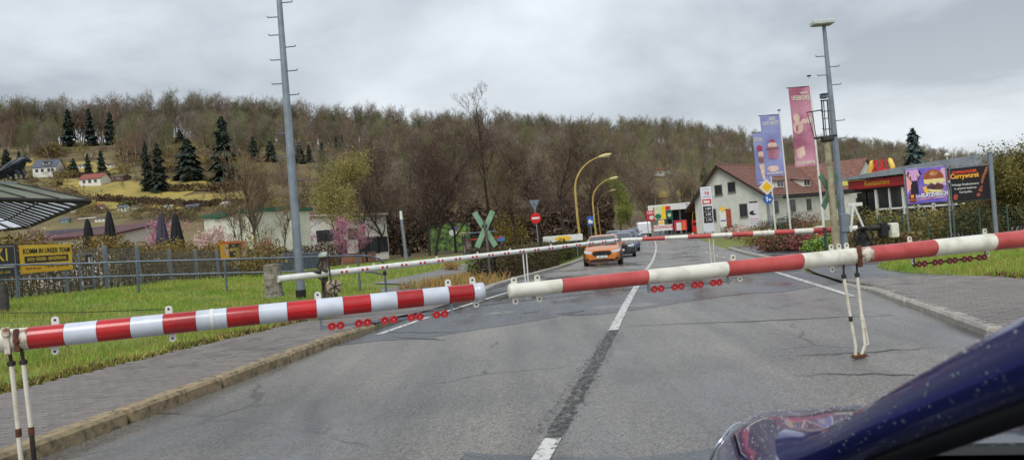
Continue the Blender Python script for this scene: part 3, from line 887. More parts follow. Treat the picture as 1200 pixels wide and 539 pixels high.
# --- far barrier on the left: white arm with pairs of red dots, counterweight and crank stand
PL = W(386, 317.5, 19.0); TL = W(724, 281.5, 25.3); PL.z = 0.86; DF = (TL - PL).normalized()
A3 = PL - DF * 1.35
gz = grd(PL.x, PL.y)
O = Vector((PL.x, PL.y, gz))
fl = thing("barrier_stand", "white barrier arm with red dots pivoting on an old crank stand with a concrete counterweight", "barrier", O, 0, "crossing barrier arms")
Lf = (TL - A3).length
mb = MB(); mb.tube([A3, A3 + DF * (Lf * .4), A3 + DF * Lf], [.088, .078, .060], 16); mb.build("arm", M_white, fl, O)
fF = Vector((DF.y, -DF.x, 0)).normalized()
dm = MB().lathe((0, 0, 0), [(0, .008), (.03, .008), (.036, .004), (.036, -.006)], 12, 0, axis=(0, -1, 0)).mesh("red_dot", M_refl)
q0_ = solve_px(A3, DF, 402); q1_ = solve_px(A3, DF, 721)
for k in range(18):
    q = q0_ + (q1_ - q0_) * k / 17
    for dd in (-.068, .068):
        rr_ = .083 - .02 * (q / Lf)
        P = A3 + DF * (q + dd) + fF * (rr_ + .001)
        o = obj("red_dot", dm, fl, P - O, (0, 0, math.atan2(DF.y, DF.x)))
for px in (408, 438, 512, 560, 598, 646, 690):
    q = solve_px(A3, DF, px); lug(fl, O, A3 + DF * q + Vector((0, 0, .08 - .02 * q / Lf)), DF, 1, M_white, 1.3)
mb = MB(); c = W(320, 327, 18.4)
for z0, z1, rr_ in ((-.44, -.36, .245), (-.36, -.34, .20), (-.34, .0, .215), (.0, .035, .225), (.035, .30, .215), (.30, .33, .19), (.33, .38, .20)):
    mb.tube([c + Vector((0, 0, z0)), c + Vector((0, 0, z1))], rr_, 14, 0, True, False)
mb.build("counterweight", mat("weathered_concrete", lin(168, 160, 146), lin(92, 86, 74), 7, .9, .02, 26, lo=.3, hi=.68), fl, O)
# stand
mb = MB(); mb.tube([(PL.x - .1, PL.y, gz - .2), (PL.x - .1, PL.y, PL.z + .46)], .05, 10); mb.tube([(PL.x - .22, PL.y + .12, gz - .2), (PL.x - .2, PL.y + .12, PL.z + .4)], .06, 8)
mb.build("post", mat("dark_old_timber", lin(70, 60, 50), lin(112, 104, 92), 8, .85), fl, O)
mb = MB(); mb.lathe((PL.x - .1, PL.y, PL.z + .44), [(.15, 0), (.155, .03), (.13, .08), (.07, .12), (0, .13)], 14); mb.build("bell_cap", mat("verdigris_cap", lin(176, 186, 170), lin(140, 150, 132), 9, .6), fl, O)
mb = MB(); hub = W(391, 336, 18.8)
mb.disc(hub, fF, .2, .09, 20); mb.disc(hub + fF * .05, fF, .14, .05, 16)
mb.build("rope_drum", mat("stained_cream_paint", lin(206, 192, 166), lin(120, 92, 60), 9, .6), fl, O)
mb = MB()
for k in range(6):
    a = k * math.pi / 3 + .3; mb.tube([hub + fF * .08, hub + fF * .085 + unit(DF) * (.19 * math.cos(a)) + Vector((0, 0, .19 * math.sin(a)))], .014, 5)
mb.build("drum_spokes", M_darkmetal, fl, O)
mb = MB()
mb.tube([W(375, 304, 18.9), W(371, 313, 18.9), W(384, 318, 18.8)], .035, 7); mb.tube([W(362, 318, 18.8), W(383, 332, 18.8)], .022, 6)
mb.tube([W(385, 288, 18.9), W(384, 303, 18.8), W(388, 330, 18.7)], .022, 6); mb.tube([W(393, 344, 18.7), W(395, 357, 18.7)], .05, 6); mb.tube([W(383, 334, 18.8), W(391, 352, 18.7)], .03, 6)
mb.tube([W(376, 318, 18.75), W(360, 320, 18.75)], .06, 7)
mb.build("crank_gear", M_darkmetal, fl, O)
mb = MB(); q = solve_px(A3, DF, 614.5); P = A3 + DF * q
for dd in (-.07, .07):
    mb.tube([P + DF * dd + Vector((0, 0, -.05)), P + DF * dd * .8 + Vector((0, 0, -P.z + gs(22) + .05))], .022, 7)
mb.build("hanging_leg", M_white, fl, O)
mb = MB(); mb.box(W(645, 292, 24.2), (1.0, .03, .06), math.atan2(DF.y, DF.x)); mb.build("arm_splint", M_white, fl, O)

# --- far barrier on the right: red and white arm, spoked wheel stand
PR = W(1008, 267.6, 25.0); TR = W(728, 281.6, 25.9); TR.z = .93
DG = (PR - TR).normalized()
gz = grd(PR.x, PR.y); O = Vector((PR.x, PR.y, gz))
fr_t = thing("barrier_stand", "narrow red and white barrier arm across the far lane, pivoting beside a spoked black wheel", "barrier", O, 0, "crossing barrier arms")
pxs = [728, 752.5, 779, 806, 833, 857.5, 882, 907, 930.5, 952.5, 976, 1004]
cc = [0.0] + [solve_px(TR, DG, p_) for p_ in pxs[1:]]
boom(fr_t, O, TR, DG, lambda q: .070 + .035 * q / cc[-1], cc, [((M_red_old, "red_band") if k % 2 else (M_wht_old, "white_band")) for k in range(len(cc) - 1)], 0.1, 14)
mb = MB(); mb.tube([PR - DG * .1, PR + DG * .5], .085, 12); mb.tube([PR + DG * .3, PR + DG * 1.0], .105, 12); mb.build("counterweight_arm", M_darkmetal, fr_t, O)
MB().box(PR + DG * 1.05 + Vector((0, 0, -.12)), (.26, .30, .50), .1, bev=.03).build("counterweight", M_wht_old, fr_t, O)
MB().box(PR + DG * .72 + Vector((0, 0, -.08)), (.22, .28, .50), .1, bev=.03).build("counterweight", M_black, fr_t, O)
wc = W(1012, 277, 24.7); mb = MB()
fG = Vector((DG.y, -DG.x, 0)).normalized()
ring = [wc + unit(DG) * (.30 * math.cos(a)) + Vector((0, 0, .30 * math.sin(a))) for a in [2 * math.pi * k / 20 for k in range(21)]]
mb.tube(ring, .035, 6, 0, False); mb.disc(wc, fG, .09, .1, 12)
for k in range(6):
    a = k * math.pi / 3; mb.tube([wc, wc + unit(DG) * (.29 * math.cos(a)) + Vector((0, 0, .29 * math.sin(a)))], .016, 5)
mb.build("rope_wheel", M_black, fr_t, O)
mb = MB(); mb.box((PR.x + .1, PR.y + .1, (gz + PR.z) / 2 + .1), (.18, .18, PR.z - gz + .3), .2, bev=.02); mb.tube([(PR.x - .35, PR.y, gz - .1), (PR.x + .0, PR.y, PR.z)], .05, 6); mb.tube([(PR.x + .55, PR.y, gz - .1), (PR.x + .1, PR.y, PR.z)], .05, 6)
mb.build("stand", M_darkmetal, fr_t, O)
mb = MB(); a_ = W(1000, 240, 25.0); mb.tube([a_, PR + Vector((.1, -.05, 0))], .04, 6); mb.tube([a_, PR + Vector((-.35, -.05, -.1))], .04, 6); mb.box(a_ + Vector((.05, 0, .0)), (.5, .06, .12), 0, bev=.01)
mb.build("a_frame", M_white, fr_t, O)
mb = MB(); q = solve_px(TR, DG, 833); P = TR + DG * q
for dd in (-.07, .07):
    mb.tube([P + DG * dd, P + DG * dd * .8 + Vector((0, 0, -P.z + gs(25.5) + .06))], .020, 7)
mb.build("hanging_leg", M_rod, fr_t, O)
for px in (757, 812, 865, 902, 955):
    q = solve_px(TR, DG, px); lug(fr_t, O, TR + DG * q + Vector((0, 0, .08)), DG, 1, M_white, 1.2)

# ================================================================ POLES BESIDE THE CROSSING
def rung_pole(px_b, py_b, d, px_t, py_t, r0, r1, label, rung_py, first_side, top=None):
    b = W(px_b, py_b, d); gz = grd(b.x, b.y)
    z_top = W(px_t, py_t, d).z
    root = thing("utility_pole", label, "pole", (b.x, b.y, gz), 0)
    lean = (W(px_t, py_t, d).x - b.x) * 0.9
    f = lambda z: Vector((lean * (z - gz) / (z_top - gz), 0, z - gz))
    MB().tube([f(gz - .4), f(gz + (z_top - gz) * .4), f(z_top)], [r0, r0 * .45 + r1 * .55 + .02, r1], 14).build("shaft", M_galv, root)
    MB().tube([f(gz - .1), f(gz + .28)], r0 + .02, 14).build("base_sleeve", M_black, root)
    sd = first_side
    for py in rung_py:
        z = W(px_b + (px_t - px_b) * (py_b - py) / (py_b - py_t), py, d).z
        c = f(z)
        mb = MB(); rr = r1 + .02 if z > 4 else r0
        if sd == 0:
            mb.tube([c + Vector((-.42, -.02, 0)), c + Vector((.42, -.02, 0))], .016, 6)
        else:
            mb.tube([c, c + Vector((sd * .36, -.02, 0)), c + Vector((sd * .38, -.02, .04))], .016, 6); sd = -sd
        mb.build("step_rung", M_galv_d, root)
    return root, f, gz
rung_pole(352, 336, 21.0, 325, -32, .125, .072, "tall grey steel pole with step rungs rising from the grass behind the concrete counterweight", (41, 56, 70, 84, 98, 112, 156, 171, 184, 212, -12, 4, 20), -1)
rp, f_, gz = rung_pole(990, 285, 24.5, 965, 30, .13, .06, "tall grey steel pole with step rungs carrying a flat floodlight, right of the flags", (66, 79, 88, 100, 130, 142, 151, 163, 172, 205), -1)
z_t = W(965, 30, 24.5).z
mb = MB(); mb.box(f_(z_t) + Vector((-.09, -.1, .06)), (.70, .38, .15), 0, bev=.03); mb.build("floodlight", mat("lamp_grey", lin(206, 208, 208), lin(180, 182, 182), 5, .5), rp)
mb = MB(); mb.box(f_(z_t) + Vector((-.09, -.1, -.022)), (.56, .28, .02), 0, bev=.005); mb.build("lamp_lens", mat("lamp_lens", lin(140, 140, 132), None, 1, .2), rp)
mb = MB(); b0 = f_(gz + .2); mb.box(b0 + Vector((0, -.1, 1.0)), (.26, .14, .62), 0, bev=.02); mb.build("junction_box", M_galv, rp)
# old timber signal post with the back of a St Andrew's cross
b = W(980, 285, 24.0); gz = grd(b.x, b.y)
sp_ = thing("signal_post", "weathered timber post with an iron bracket top and the green back of a crossbuck", "signal post", (b.x, b.y, gz))
zt = W(975, 165, 24).z - gz
M_timber = mat("weathered_timber", lin(176, 168, 140), lin(128, 116, 92), 5, .8, .01, 20, lo=.35, hi=.7)
MB().tube([(0, 0, -.3), (-.02, 0, zt * .5), (-.04, 0, zt)], [.125, .11, .10], 12).build("timber_shaft", M_timber, sp_)
MB().tube([(.16, .1, -.3), (.12, .1, 1.0)], .05, 8).build("cable_duct", M_timber, sp_)
z1 = W(974, 112, 24).z - gz
mb = MB()
mb.tube([(-.11, 0, zt), (-.11, 0, z1 - .15)], .022, 6); mb.tube([(.08, 0, zt), (.08, 0, z1 - .15)], .022, 6); mb.tube([(-.01, .08, zt), (-.01, .08, z1 - .15)], .015, 6)
mb.tube([(-.14, 0, z1 - .15), (.1, 0, z1 - .15)], .025, 6); mb.tube([(-.12, 0, (zt + z1) / 2), (.1, 0, (zt + z1) / 2)], .014, 6)
mb.box((-.02, 0, zt + .05), (.34, .30, .16), 0, bev=.04); mb.tube([(-.45, 0, zt + .12), (.3, 0, zt + .16)], .04, 6)
mb.tube([(-.44, 0, zt + .12), (-.60, 0, z1 - .55)], .014, 5); mb.tube([(-.38, 0, zt + .1), (-.44, 0, z1 - .5)], .014, 5); mb.tube([(-.64, 0, z1 - .5), (-.1, 0, z1 - .45)], .02, 5)
mb.build("iron_bracket", M_darkmetal, sp_)
mb = MB(); mb.box((-.02, 0, z1 - .02), (.20, .18, .13), 0, bev=.02); mb.box((-.02, -.02, z1 + .06), (.24, .2, .03), 0, bev=.01); mb.build("signal_head", M_galv_d, sp_)
M_green = mat("green_board_back", lin(104, 132, 106), lin(82, 106, 88), 6, .6)
cz = W(977, 223, 24).z - gz
for sgn in (1, -1):
    Mx = Matrix.Rotation(math.radians(35), 3, 'Z') @ Matrix.Rotation(sgn * math.radians(50), 3, 'Y')
    MB().box((-.02, .14 + .02 * sgn, cz), (1.42, .025, .27), M=Mx, bev=.01).build("crossbuck_board", M_green, sp_)
MB().box((0, .09, cz), (.3, .05, .06), bev=.01).build("board_clamp", M_galv_d, sp_)
# crossbuck left of the road, seen from behind
b = W(575, 326, 27.5); gz = grd(b.x, b.y)
cb = thing("crossbuck", "green backed crossbuck sign on a dark post on the path left of the road", "road sign", (b.x, b.y, gz))
zt = W(571, 247, 27.5).z - gz
MB().tube([(0, 0, -.2), (-.02, 0, zt * .55), (-.08, 0, zt * .86)], [.055, .05, .045], 10).build("post", mat("grey_brown_post", lin(112, 104, 94), lin(84, 76, 66), 9, .8), cb)
cz = W(570.5, 268.5, 27.5).z - gz
for sgn in (1, -1):
    Mx = Matrix.Rotation(sgn * math.radians(62), 3, 'Y')
    MB().box((-.07, .07 + .016 * sgn, cz), (1.50, .022, .205), M=Mx, bev=.008).build("crossbuck_board", mat("green_board", lin(136, 172, 140), lin(112, 150, 118), 5, .55), cb)
MB().box((-.07, .045, cz + .12), (.2, .03, .10), bev=.01).build("board_clamp", M_darkmetal, cb)
MB().box((.0, .13, W(575, 279, 27.5).z - gz), (1.25, .02, .05), 0.0, bev=.006).build("red_rail", mat("red_rail", lin(170, 48, 44), None, 1, .5), cb)
# slim grey post on the far verge
b = W(476, 299, 60); gz = grd(b.x, b.y)
sl = thing("lamp_post", "slim pale grey post with a small white cap on the verge before the dark trees", "post", (b.x, b.y, gz))
zt = W(473, 247, 60).z - gz
MB().tube([(0, 0, -.2), (-.15, 0, zt - .7)], [.15, .12], 10).build("shaft", M_galv, sl)
MB().tube([(-.15, 0, zt - .7), (-.16, 0, zt)], [.13, .10], 10).build("cap", M_white, sl)
# ================================================================ GUARD RAIL, WIRE FENCE AND BANNERS ON THE LEFT
gr = thing("guard_rail", "two bar grey tube railing with a curved end running across the grass", "railing", (-9, 21.5, 0))
O = Vector((-9, 21.5, 0))
pts_t = [W(-60, 313, 21.5), W(0, 311, 21.5), W(105, 308.5, 21.8), W(160, 306.5, 22), W(263, 304, 22.3), W(300, 303, 22.4), W(420, 299.5, 23.2)]
end = [W(434, 300, 23.4), W(445, 303.5, 23.5), W(450, 309, 23.6), W(451, 320, 23.6)]
MB().tube(pts_t + end[:3], .030, 8).build("top_bar", M_galv_d, gr, O)
low = [W(-60, 329, 21.5), W(0, 328, 21.5), W(105, 325, 21.8), W(160, 323, 22), W(263, 320, 22.3), W(330, 318.5, 22.6), W(424, 318, 23.2), W(440, 319.5, 23.5), W(449, 322, 23.6)]
MB().tube(low, .028, 8).build("lower_bar", M_galv_d, gr, O)
for px, d, py in ((18, 21.5, 310), (160, 22, 307), (263, 22.3, 304), (419, 23.2, 299.5), (450, 23.6, 309)):
    P = W(px, py, d); g_ = grd(P.x, P.y)
    MB().tube([(P.x, P.y, g_ - .3), (P.x, P.y, P.z)], .034, 8).build("post", M_galv_d, gr, O)
MB().box(end[3] + Vector((0, 0, .0)), (.10, .10, .14), bev=.02).build("end_clamp", M_black, gr, O)
# signal wire along the grass
P0, P1 = W(-20, 366.5, 14.0), W(199, 362, 15.0)
sw = thing("signal_wire", "thin dark signal wire strung low above the grass at left", "wire", (P0.x, P0.y, grd(P0.x, P0.y)))
MB().tube([P0, (P0 + P1) / 2 + Vector((0, 0, -.03)), P1, P1 + Vector((.02, 0, -P1.z + grd(P1.x, P1.y)))], .008, 6).build("strand", M_black, sw, Vector(sw.location))
for P in (P0, P1):
    MB().tube([(P.x, P.y + .03, grd(P.x, P.y) - .1), (P.x, P.y + .03, P.z + .03)], .02, 6).build("wire_peg", M_darkmetal, sw, Vector(sw.location))
# small dark post and grey box in the grass
P = hit(6, 366); bp_ = thing("bollard", "short dark weathered post standing in the grass at the left edge", "bollard", P)
MB().tube([(0, 0, -.1), (.01, 0, .40), (0, 0, .62)], [.10, .095, .085], 9).build("stump", mat("tarred_timber", lin(52, 50, 50), lin(78, 74, 70), 9, .8), bp_)
MB().lathe((0, 0, .62), [(.09, 0), (.085, .03), (0, .05)], 9).build("cap", M_darkmetal, bp_)
P = hit(112.5, 337); bp_ = thing("cable_box", "pale grey concrete marker post in the grass beside the mesh gate", "marker post", P)
MB().box((0, 0, .3), (.20, .18, .75), bev=.02).build("block", M_galv, bp_)
MB().box((0, 0, .69), (.23, .21, .04), bev=.01).build("lid", M_galv, bp_)

FX = -15.5
fy = [20.3, 22.8, 25.3, 27.8, 30.2, 33.0, 35.7, 38.3, 41.0, 43.6]
fo = Vector((FX, 22.8, grd(FX, 22.8)))
fn = thing("mesh_fence", "galvanised wire mesh fence with square posts in front of the brown hedge", "fence", fo)
for y in fy:
    z = grd(FX, y); w_ = .12 if 27 < y < 40 else .08
    MB().box((FX, y, z + .78), (w_, w_, 1.75), bev=.01).build("post", M_galv, fn, fo)
for a, b in zip(fy[:-1], fy[1:]):
    mb = MB(); z0 = (grd(FX, a) + grd(FX, b)) / 2
    n = int((b - a) / .10)
    for k in range(1, n):
        y = a + (b - a) * k / n; mb.box((FX + .03, y, z0 + .78), (.006, .008, 1.55))
    for k in range(9):
        mb.box((FX + .034, (a + b) / 2, z0 + .03 + 1.5 * k / 8), (.006, b - a - .06, .010))
    o = mb.build("mesh_panel", M_galv, fn, fo)
# gate frame piece between the first posts
mb = MB()
for y in (25.9, 26.7): mb.box((FX + .12, y, grd(FX, y) + .6), (.06, .06, 1.5))
mb.box((FX + .12, 26.3, grd(FX, 26.3) + 1.36), (.06, .8, .06)); mb.box((FX + .12, 26.3, grd(FX, 26.3) + .2), (.06, .8, .05)); mb.build("gate_frame", M_galv, fn, fo)
def banner(label, y0, y1, z0, z1, cloth):
    # printed board tied to the fence, facing the road (+x): local x runs along +Y of the fence
    root = thing("banner", label, "banner", (FX + .10, (y0 + y1) / 2, (z0 + z1) / 2), math.radians(90), "banners tied to the mesh fence")
    w_, h_ = y1 - y0, z1 - z0
    n = 10; mb = MB(); vs = []
    for side_ in (0, 1):
        for i in range(n + 1):
            for j in (0, 1):
                x = -w_ / 2 + w_ * i / n
                vs.append((x, .012 * side_ + .004 * math.sin(i * 1.9), -h_ / 2 + h_ * j))
    fsx = []
    k = (n + 1) * 2
    for i in range(n):
        fsx.append([2 * i, 2 * i + 2, 2 * i + 3, 2 * i + 1]); fsx.append([k + 2 * i, k + 2 * i + 1, k + 2 * i + 3, k + 2 * i + 2])
    mb.add(vs, fsx); mb.build("cloth", cloth, root)
    return root, w_, h_
M_yel = mat("yellow_banner", lin(244, 206, 60), lin(236, 184, 48), 1.5, .5)
M_yel2 = mat("orange_yellow_print", lin(240, 178, 44), None, 1, .5)
M_ink = mat("dark_print", lin(40, 36, 40), None, 1, .5)
M_pale = mat("pale_print", lin(214, 206, 190), None, 1, .5)
M_anth = mat("anthracite_banner", lin(58, 60, 70), lin(48, 50, 60), 2, .5)
r_, w_, h_ = banner("yellow job advert banner with dark lettering tied to the fence", 22.85, 25.55, 1.46, 2.36, M_yel)
text("KOMM IN UNSER TEAM!", .235, M_ink, r_, (.05, -.012, .24), sx=.98, bold=.003)
flat([(-1.13, -.13), (1.13, -.13), (1.13, .09), (-1.13, .09)], -.010, r_, M_ink, "black_strip")
text("KOCH · KÜCHEN- · SERVICEPERSONAL", .15, M_yel, r_, (0, -.016, -.02), sx=.78, bold=.004)
flat([(-1.3, -.43), (1.3, -.43), (1.3, -.33), (-.3, -.30), (-1.3, -.2)], -.009, r_, M_yel2, "orange_print")
text("T 0176 / 322 04 768", .17, M_ink, r_, (.45, -.014, -.27), sx=.9)
text("Bewirb dich jetzt", .12, M_ink, r_, (-.75, -.014, -.30), sx=.9)
r_, w_, h_ = banner("anthracite banner with a large yellow K1 tied to the fence at the left edge", 20.0, 22.75, 1.42, 2.40, M_anth)
text("K1", .52, mat("yellow_print", lin(240, 206, 60), None, 1, .5), r_, (.70, -.012, .16), bold=.012)
for (a, b, c, d) in ((.12, .42, 1.24, .435), (.12, -.13, 1.24, -.115), (.12, -.13, .135, .435), (1.225, -.13, 1.24, .435)):
    flat([(a, b), (c, b), (c, d), (a, d)], -.012, r_, M_pale, "frame_line")
flat([(.14, -.22), (1.22, -.22), (1.22, -.17), (.14, -.17)], -.012, r_, M_pale, "grey_print")
text("CAFÉ - BAR", .11, MATS["yellow_print"], r_, (.68, -.012, -.36), sx=1.1)
r_, w_, h_ = banner("orange and black food banner with a dish photo at the far end of the fence", 38.5, 42.4, 1.28, 2.22, M_yel2)
flat([(-.75, -.40), (.95, -.40), (.95, .33), (-.75, .33)], -.010, r_, M_ink, "black_panel")
text("DAS", .20, M_pale, r_, (-.15, -.014, .22)); text("SCHNITZEL", .26, M_yel, r_, (.1, -.014, .0), sx=1.05, bold=.006); text("WOCHE", .22, M_yel, r_, (.35, -.014, -.26), sx=1.1)
flat(ell(-1.1, .0, .30, .34), -.010, r_, mat("pale_dish_print", lin(236, 212, 196), lin(206, 140, 90), 6, .5), "dish_print")
flat([(1.0, -.40), (1.75, -.40), (1.75, .36), (1.0, .36)], -.010, r_, mat("pink_print", lin(206, 84, 96), lin(226, 150, 150), 4, .5), "red_print")
flat([(1.05, -.40), (1.7, -.40), (1.6, -.1), (1.15, -.08)], -.014, r_, M_pale, "white_print")
flat([(-1.9, .34), (1.9, .34), (1.9, .46), (-1.9, .46)], -.010, r_, mat("orange_print", lin(232, 110, 52), None, 1, .5), "orange_edge")
P = Vector((FX + .12, 26.6, grd(FX, 26.6) + 1.14)); r_ = thing("notice", "small dark notice plate fixed on the mesh gate right of the yellow banner", "sign", P, math.radians(90))
MB().box((0, 0, 0), (.46, .02, .36), bev=.004).build("plate", M_ink, r_); flat([(-.15, -.1), (-.02, -.1), (-.02, .1), (-.15, .1)], -.012, r_, M_pale); flat([(.04, -.1), (.14, -.1), (.14, .1), (.04, .1)], -.012, r_, M_pale)
# ================================================================ TREES
M_bark = mat("grey_brown_bark", lin(104, 92, 78), lin(66, 56, 48), 5, .9)
M_bark_d = mat("dark_bark", lin(70, 60, 54), lin(44, 38, 34), 5, .9)
M_twig_b = mat("brown_twigs", lin(124, 104, 84), lin(90, 74, 60), .5, .95, rnd=.16)
M_twig_d = mat("dark_alder_twigs", lin(112, 90, 76), lin(76, 60, 51), .6, .95, rnd=.1)
M_twig_o = mat("olive_twigs", lin(132, 118, 66), lin(104, 92, 54), .6, .95, rnd=.12)
M_hill_a = mat("hill_twigs_brown", lin(142, 130, 114), lin(104, 93, 80), .25, .95, rnd=.30)  # slight distance haze is put into the hill twig colours, lighter and greyer
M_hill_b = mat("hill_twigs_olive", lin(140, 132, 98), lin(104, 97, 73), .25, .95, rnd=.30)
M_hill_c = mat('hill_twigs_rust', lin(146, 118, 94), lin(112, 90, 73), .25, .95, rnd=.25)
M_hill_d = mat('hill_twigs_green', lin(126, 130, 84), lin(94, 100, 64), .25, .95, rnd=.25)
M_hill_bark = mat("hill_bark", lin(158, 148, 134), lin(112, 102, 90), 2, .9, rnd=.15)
M_willow = mat("willow_yellow_green", lin(164, 154, 88), lin(128, 120, 70), .5, .8, c3=lin(148, 138, 78), lo=.3, hi=.7)
M_willow2 = mat("fresh_green_leaf", lin(150, 156, 76), lin(112, 120, 54), .5, .8)
M_conif = mat("dark_conifer", lin(60, 74, 58), lin(34, 48, 40), .5, .9, rnd=.2)
M_conif2 = mat("blue_green_conifer", lin(84, 102, 96), lin(56, 72, 68), .5, .9)
M_pink = mat("pink_blossom", lin(206, 150, 168), lin(176, 118, 140), 1.4, .8)
M_pale_pink = mat("pale_blossom", lin(216, 190, 182), lin(186, 152, 142), 1.2, .8)
def strips(rows):
    """rows: (p0, p1, w0, w1) -> thin crossed quads"""
    A = np.array([r[0] for r in rows], dtype=float); B = np.array([r[1] for r in rows], dtype=float)
    w0 = np.array([r[2] for r in rows])[:, None]; w1 = np.array([r[3] for r in rows])[:, None]
    d = B - A; d /= np.linalg.norm(d, axis=1)[:, None] + 1e-9
    r = nr.normal(size=A.shape); s_ = np.cross(d, r); s_ /= np.linalg.norm(s_, axis=1)[:, None] + 1e-9
    return np.stack([A - s_ * w0, A + s_ * w0, B + s_ * w1, B - s_ * w1], 1)
def grow(seed, H, r0, fork=.3, spread=.7, up=.25, lev=4, kids=(7, 6, 5, 5), lens=(.5, .55, .6, .6), tw=.012, bend_=.10, n0=9, stems=1, drop=0.0, jitter=.16, crown_from=None):
    """a bare branching tree: returns trunk tubes, limb tubes and twig strips"""
    R = random.Random(seed)
    tr_, lim, tw_ = MB(), MB(), []
    def go(p, d, L, r, l):
        n = n0 if l == 0 else (5 if l == 1 else (3 if l < lev else 2))
        pts = [p.copy()]; rad = [r]; d = d.copy()
        for i in range(n):
            d = unit(d + Vector((R.gauss(0, jitter), R.gauss(0, jitter), R.gauss(0, jitter * .5) + (up * .12 if l > 0 else .04) - (drop * (i + 1) / n if l >= 2 else 0))))
            p = p + d * (L / n); pts.append(p.copy()); rad.append(max(.004, r * (1 - .78 * (i + 1) / n)))
        if l == 0: tr_.tube(pts, rad, 8, 0, False)
        elif l == 1: lim.tube(pts, rad, 5, 0, False)
        elif l == 2 and lev > 3: lim.tube(pts, rad, 3, 0, False)
        else:
            for i in range(n): tw_.append((tuple(pts[i]), tuple(pts[i + 1]), max(rad[i], tw * .8), max(rad[i + 1], tw * .4)))
        if l >= lev: return
        k = kids[l]
        a0 = R.uniform(0, 6.28)
        for j in range(k):
            q = (fork if l == 0 else .25) + (1 - (fork if l == 0 else .25)) * (j + R.uniform(.1, .9)) / k
            x = q * n; i = min(n - 1, int(x)); f = x - i
            b = pts[i].lerp(pts[i + 1], f); dd = unit(pts[i + 1] - pts[i])
            X, Y = frame_of(dd); a = a0 + j * 2.4 + R.uniform(-.4, .4)
            sp = spread * R.uniform(.7, 1.2)
            cd = unit(dd * math.cos(sp) + (X * math.cos(a) + Y * math.sin(a)) * math.sin(sp) + Vector((0, 0, up * .5)))
            cl = L * lens[l] * R.uniform(.65, 1.1) * (1.1 - .5 * q if l == 0 else 1)
            go(b, cd, cl, max(.006, (r * (1 - .78 * q)) * .62), l + 1)
    for s_ in range(stems):
        a = 6.28 * s_ / max(stems, 1) + R.uniform(0, 1)
        off = Vector((math.cos(a), math.sin(a), 0)) * (.0 if stems == 1 else r0 * 2.2)
        d0 = Vector((R.gauss(0, .03), R.gauss(0, .03), 1)) if stems == 1 else unit(Vector((math.cos(a) * .22, math.sin(a) * .22, 1)))
        go(off + Vector((0, 0, -.2)), d0, H * (1 if s_ == 0 else R.uniform(.75, 1)), r0 * (1 if s_ == 0 else .75), 0)
    return tr_, lim, tw_
def leaves_on(tw_, n, size, seed, spread=.3, aspect=.6):
    """n small leaf or blossom quads scattered along the twigs"""
    q = np.random.default_rng(seed)
    A = np.array([t[0] for t in tw_]); B = np.array([t[1] for t in tw_])
    i = q.integers(0, len(A), n); f = q.random(n)[:, None]
    C = A[i] * (1 - f) + B[i] * f + q.normal(size=(n, 3)) * spread * .5
    return loose(C, size, q, aspect)
def loose(C, size, q, aspect=.6, updir=None):
    n = len(C)
    a = q.normal(size=(n, 3)); a /= np.linalg.norm(a, axis=1)[:, None]
    b = np.cross(a, q.normal(size=(n, 3))); b /= np.linalg.norm(b, axis=1)[:, None] + 1e-9
    s_ = size * q.uniform(.55, 1.3, n)[:, None]
    return np.stack([C - a * s_, C - b * s_ * aspect, C + a * s_, C + b * s_ * aspect], 1)
def plant(name, label, cat, P, parts, group=None, rz=0.0):
    t = thing(name, label, cat, P, rz, group)
    for nm, mb, m in parts:
        mb.build(nm, m, t)
    return t
def bare_tree(P, label, H, seed, r0=None, m_b=M_bark_d, m_t=M_twig_d, group=None, leaf=None, cat="tree", name="bare_tree", thin=False, **k):
    tr_, lim, tw_ = grow(seed, H, r0 or H * .018, **k)
    q_ = H / np.percentile([t_[1][2] for t_ in tw_], 99.3)       # the crown top stands at the height asked for
    for b_ in (tr_, lim): b_.v = [(x * q_, y * q_, z * q_) for x, y, z in b_.v]
    tw_ = [(tuple(c * q_ for c in a_), tuple(c * q_ for c in e_), w0, w1) for a_, e_, w0, w1 in tw_]
    cm = MB(); cm.cloud(strips(tw_), 0)
    mats_ = [m_t]
    if leaf:
        cm.cloud(leaves_on(tw_, leaf[0], leaf[1], seed, leaf[3] if len(leaf) > 3 else .3, .10 if thin else .6), 1); mats_.append(leaf[2])
    return plant(name, label, cat, P, [("trunk", tr_, m_b), ("limbs", lim, m_b), ("crown", cm, mats_)], group)
def conifer_mb(seed, H, R0, dens=1.0, droop=.35, low=.06):
    q = np.random.default_rng(seed); R = random.Random(seed)
    out = []; z = low * H
    while z < H * .985:
        k = 1 - (z - low * H) / (H * (1 - low)); r = R0 * (k ** .62) * (.86 + .22 * math.sin(z * 40 / H + seed)) * (.9 + .12 * math.sin(z * 91 / H)) * R.uniform(.8, 1.1) + .05 * R0
        n = max(5, int((9 + 11 * k) * dens))
        for j in range(n):
            a = R.uniform(0, 6.283); rr = r * R.uniform(.55, 1.2); w_ = rr * .13 + .045 * R0; dj = R.uniform(-.3, .3) * H * .05
            ca, sa = math.cos(a), math.sin(a)
            p0 = np.array((0, 0, z + dj)); dz = -droop * rr + R.uniform(-.05, .1) * rr
            p1 = np.array((ca * rr * .6, sa * rr * .6, z + dz * .35)); p2 = np.array((ca * rr, sa * rr, z + dz + dj * 1.5))
            sd = np.array((-sa, ca, 0)) * w_; tl = np.array((0, 0, R.uniform(-.4, .4) * w_))
            out.append((p0 - sd * .2, p0 + sd * .2, p1 + sd + tl, p1 - sd - tl)); out.append((p1 - sd - tl, p1 + sd + tl, p2 + sd * .25, p2 - sd * .25))
            out.append((p1 - sd * .9, p1 + sd * .1, p1 + sd * .1 + np.array((0, 0, -w_ * 1.1)), p1 - sd * .9 + np.array((0, 0, -w_ * .9))))
        z += H * .028 / dens * (.55 + .6 * k)
    mb = MB(); mb.cloud(np.array(out), 0); return mb
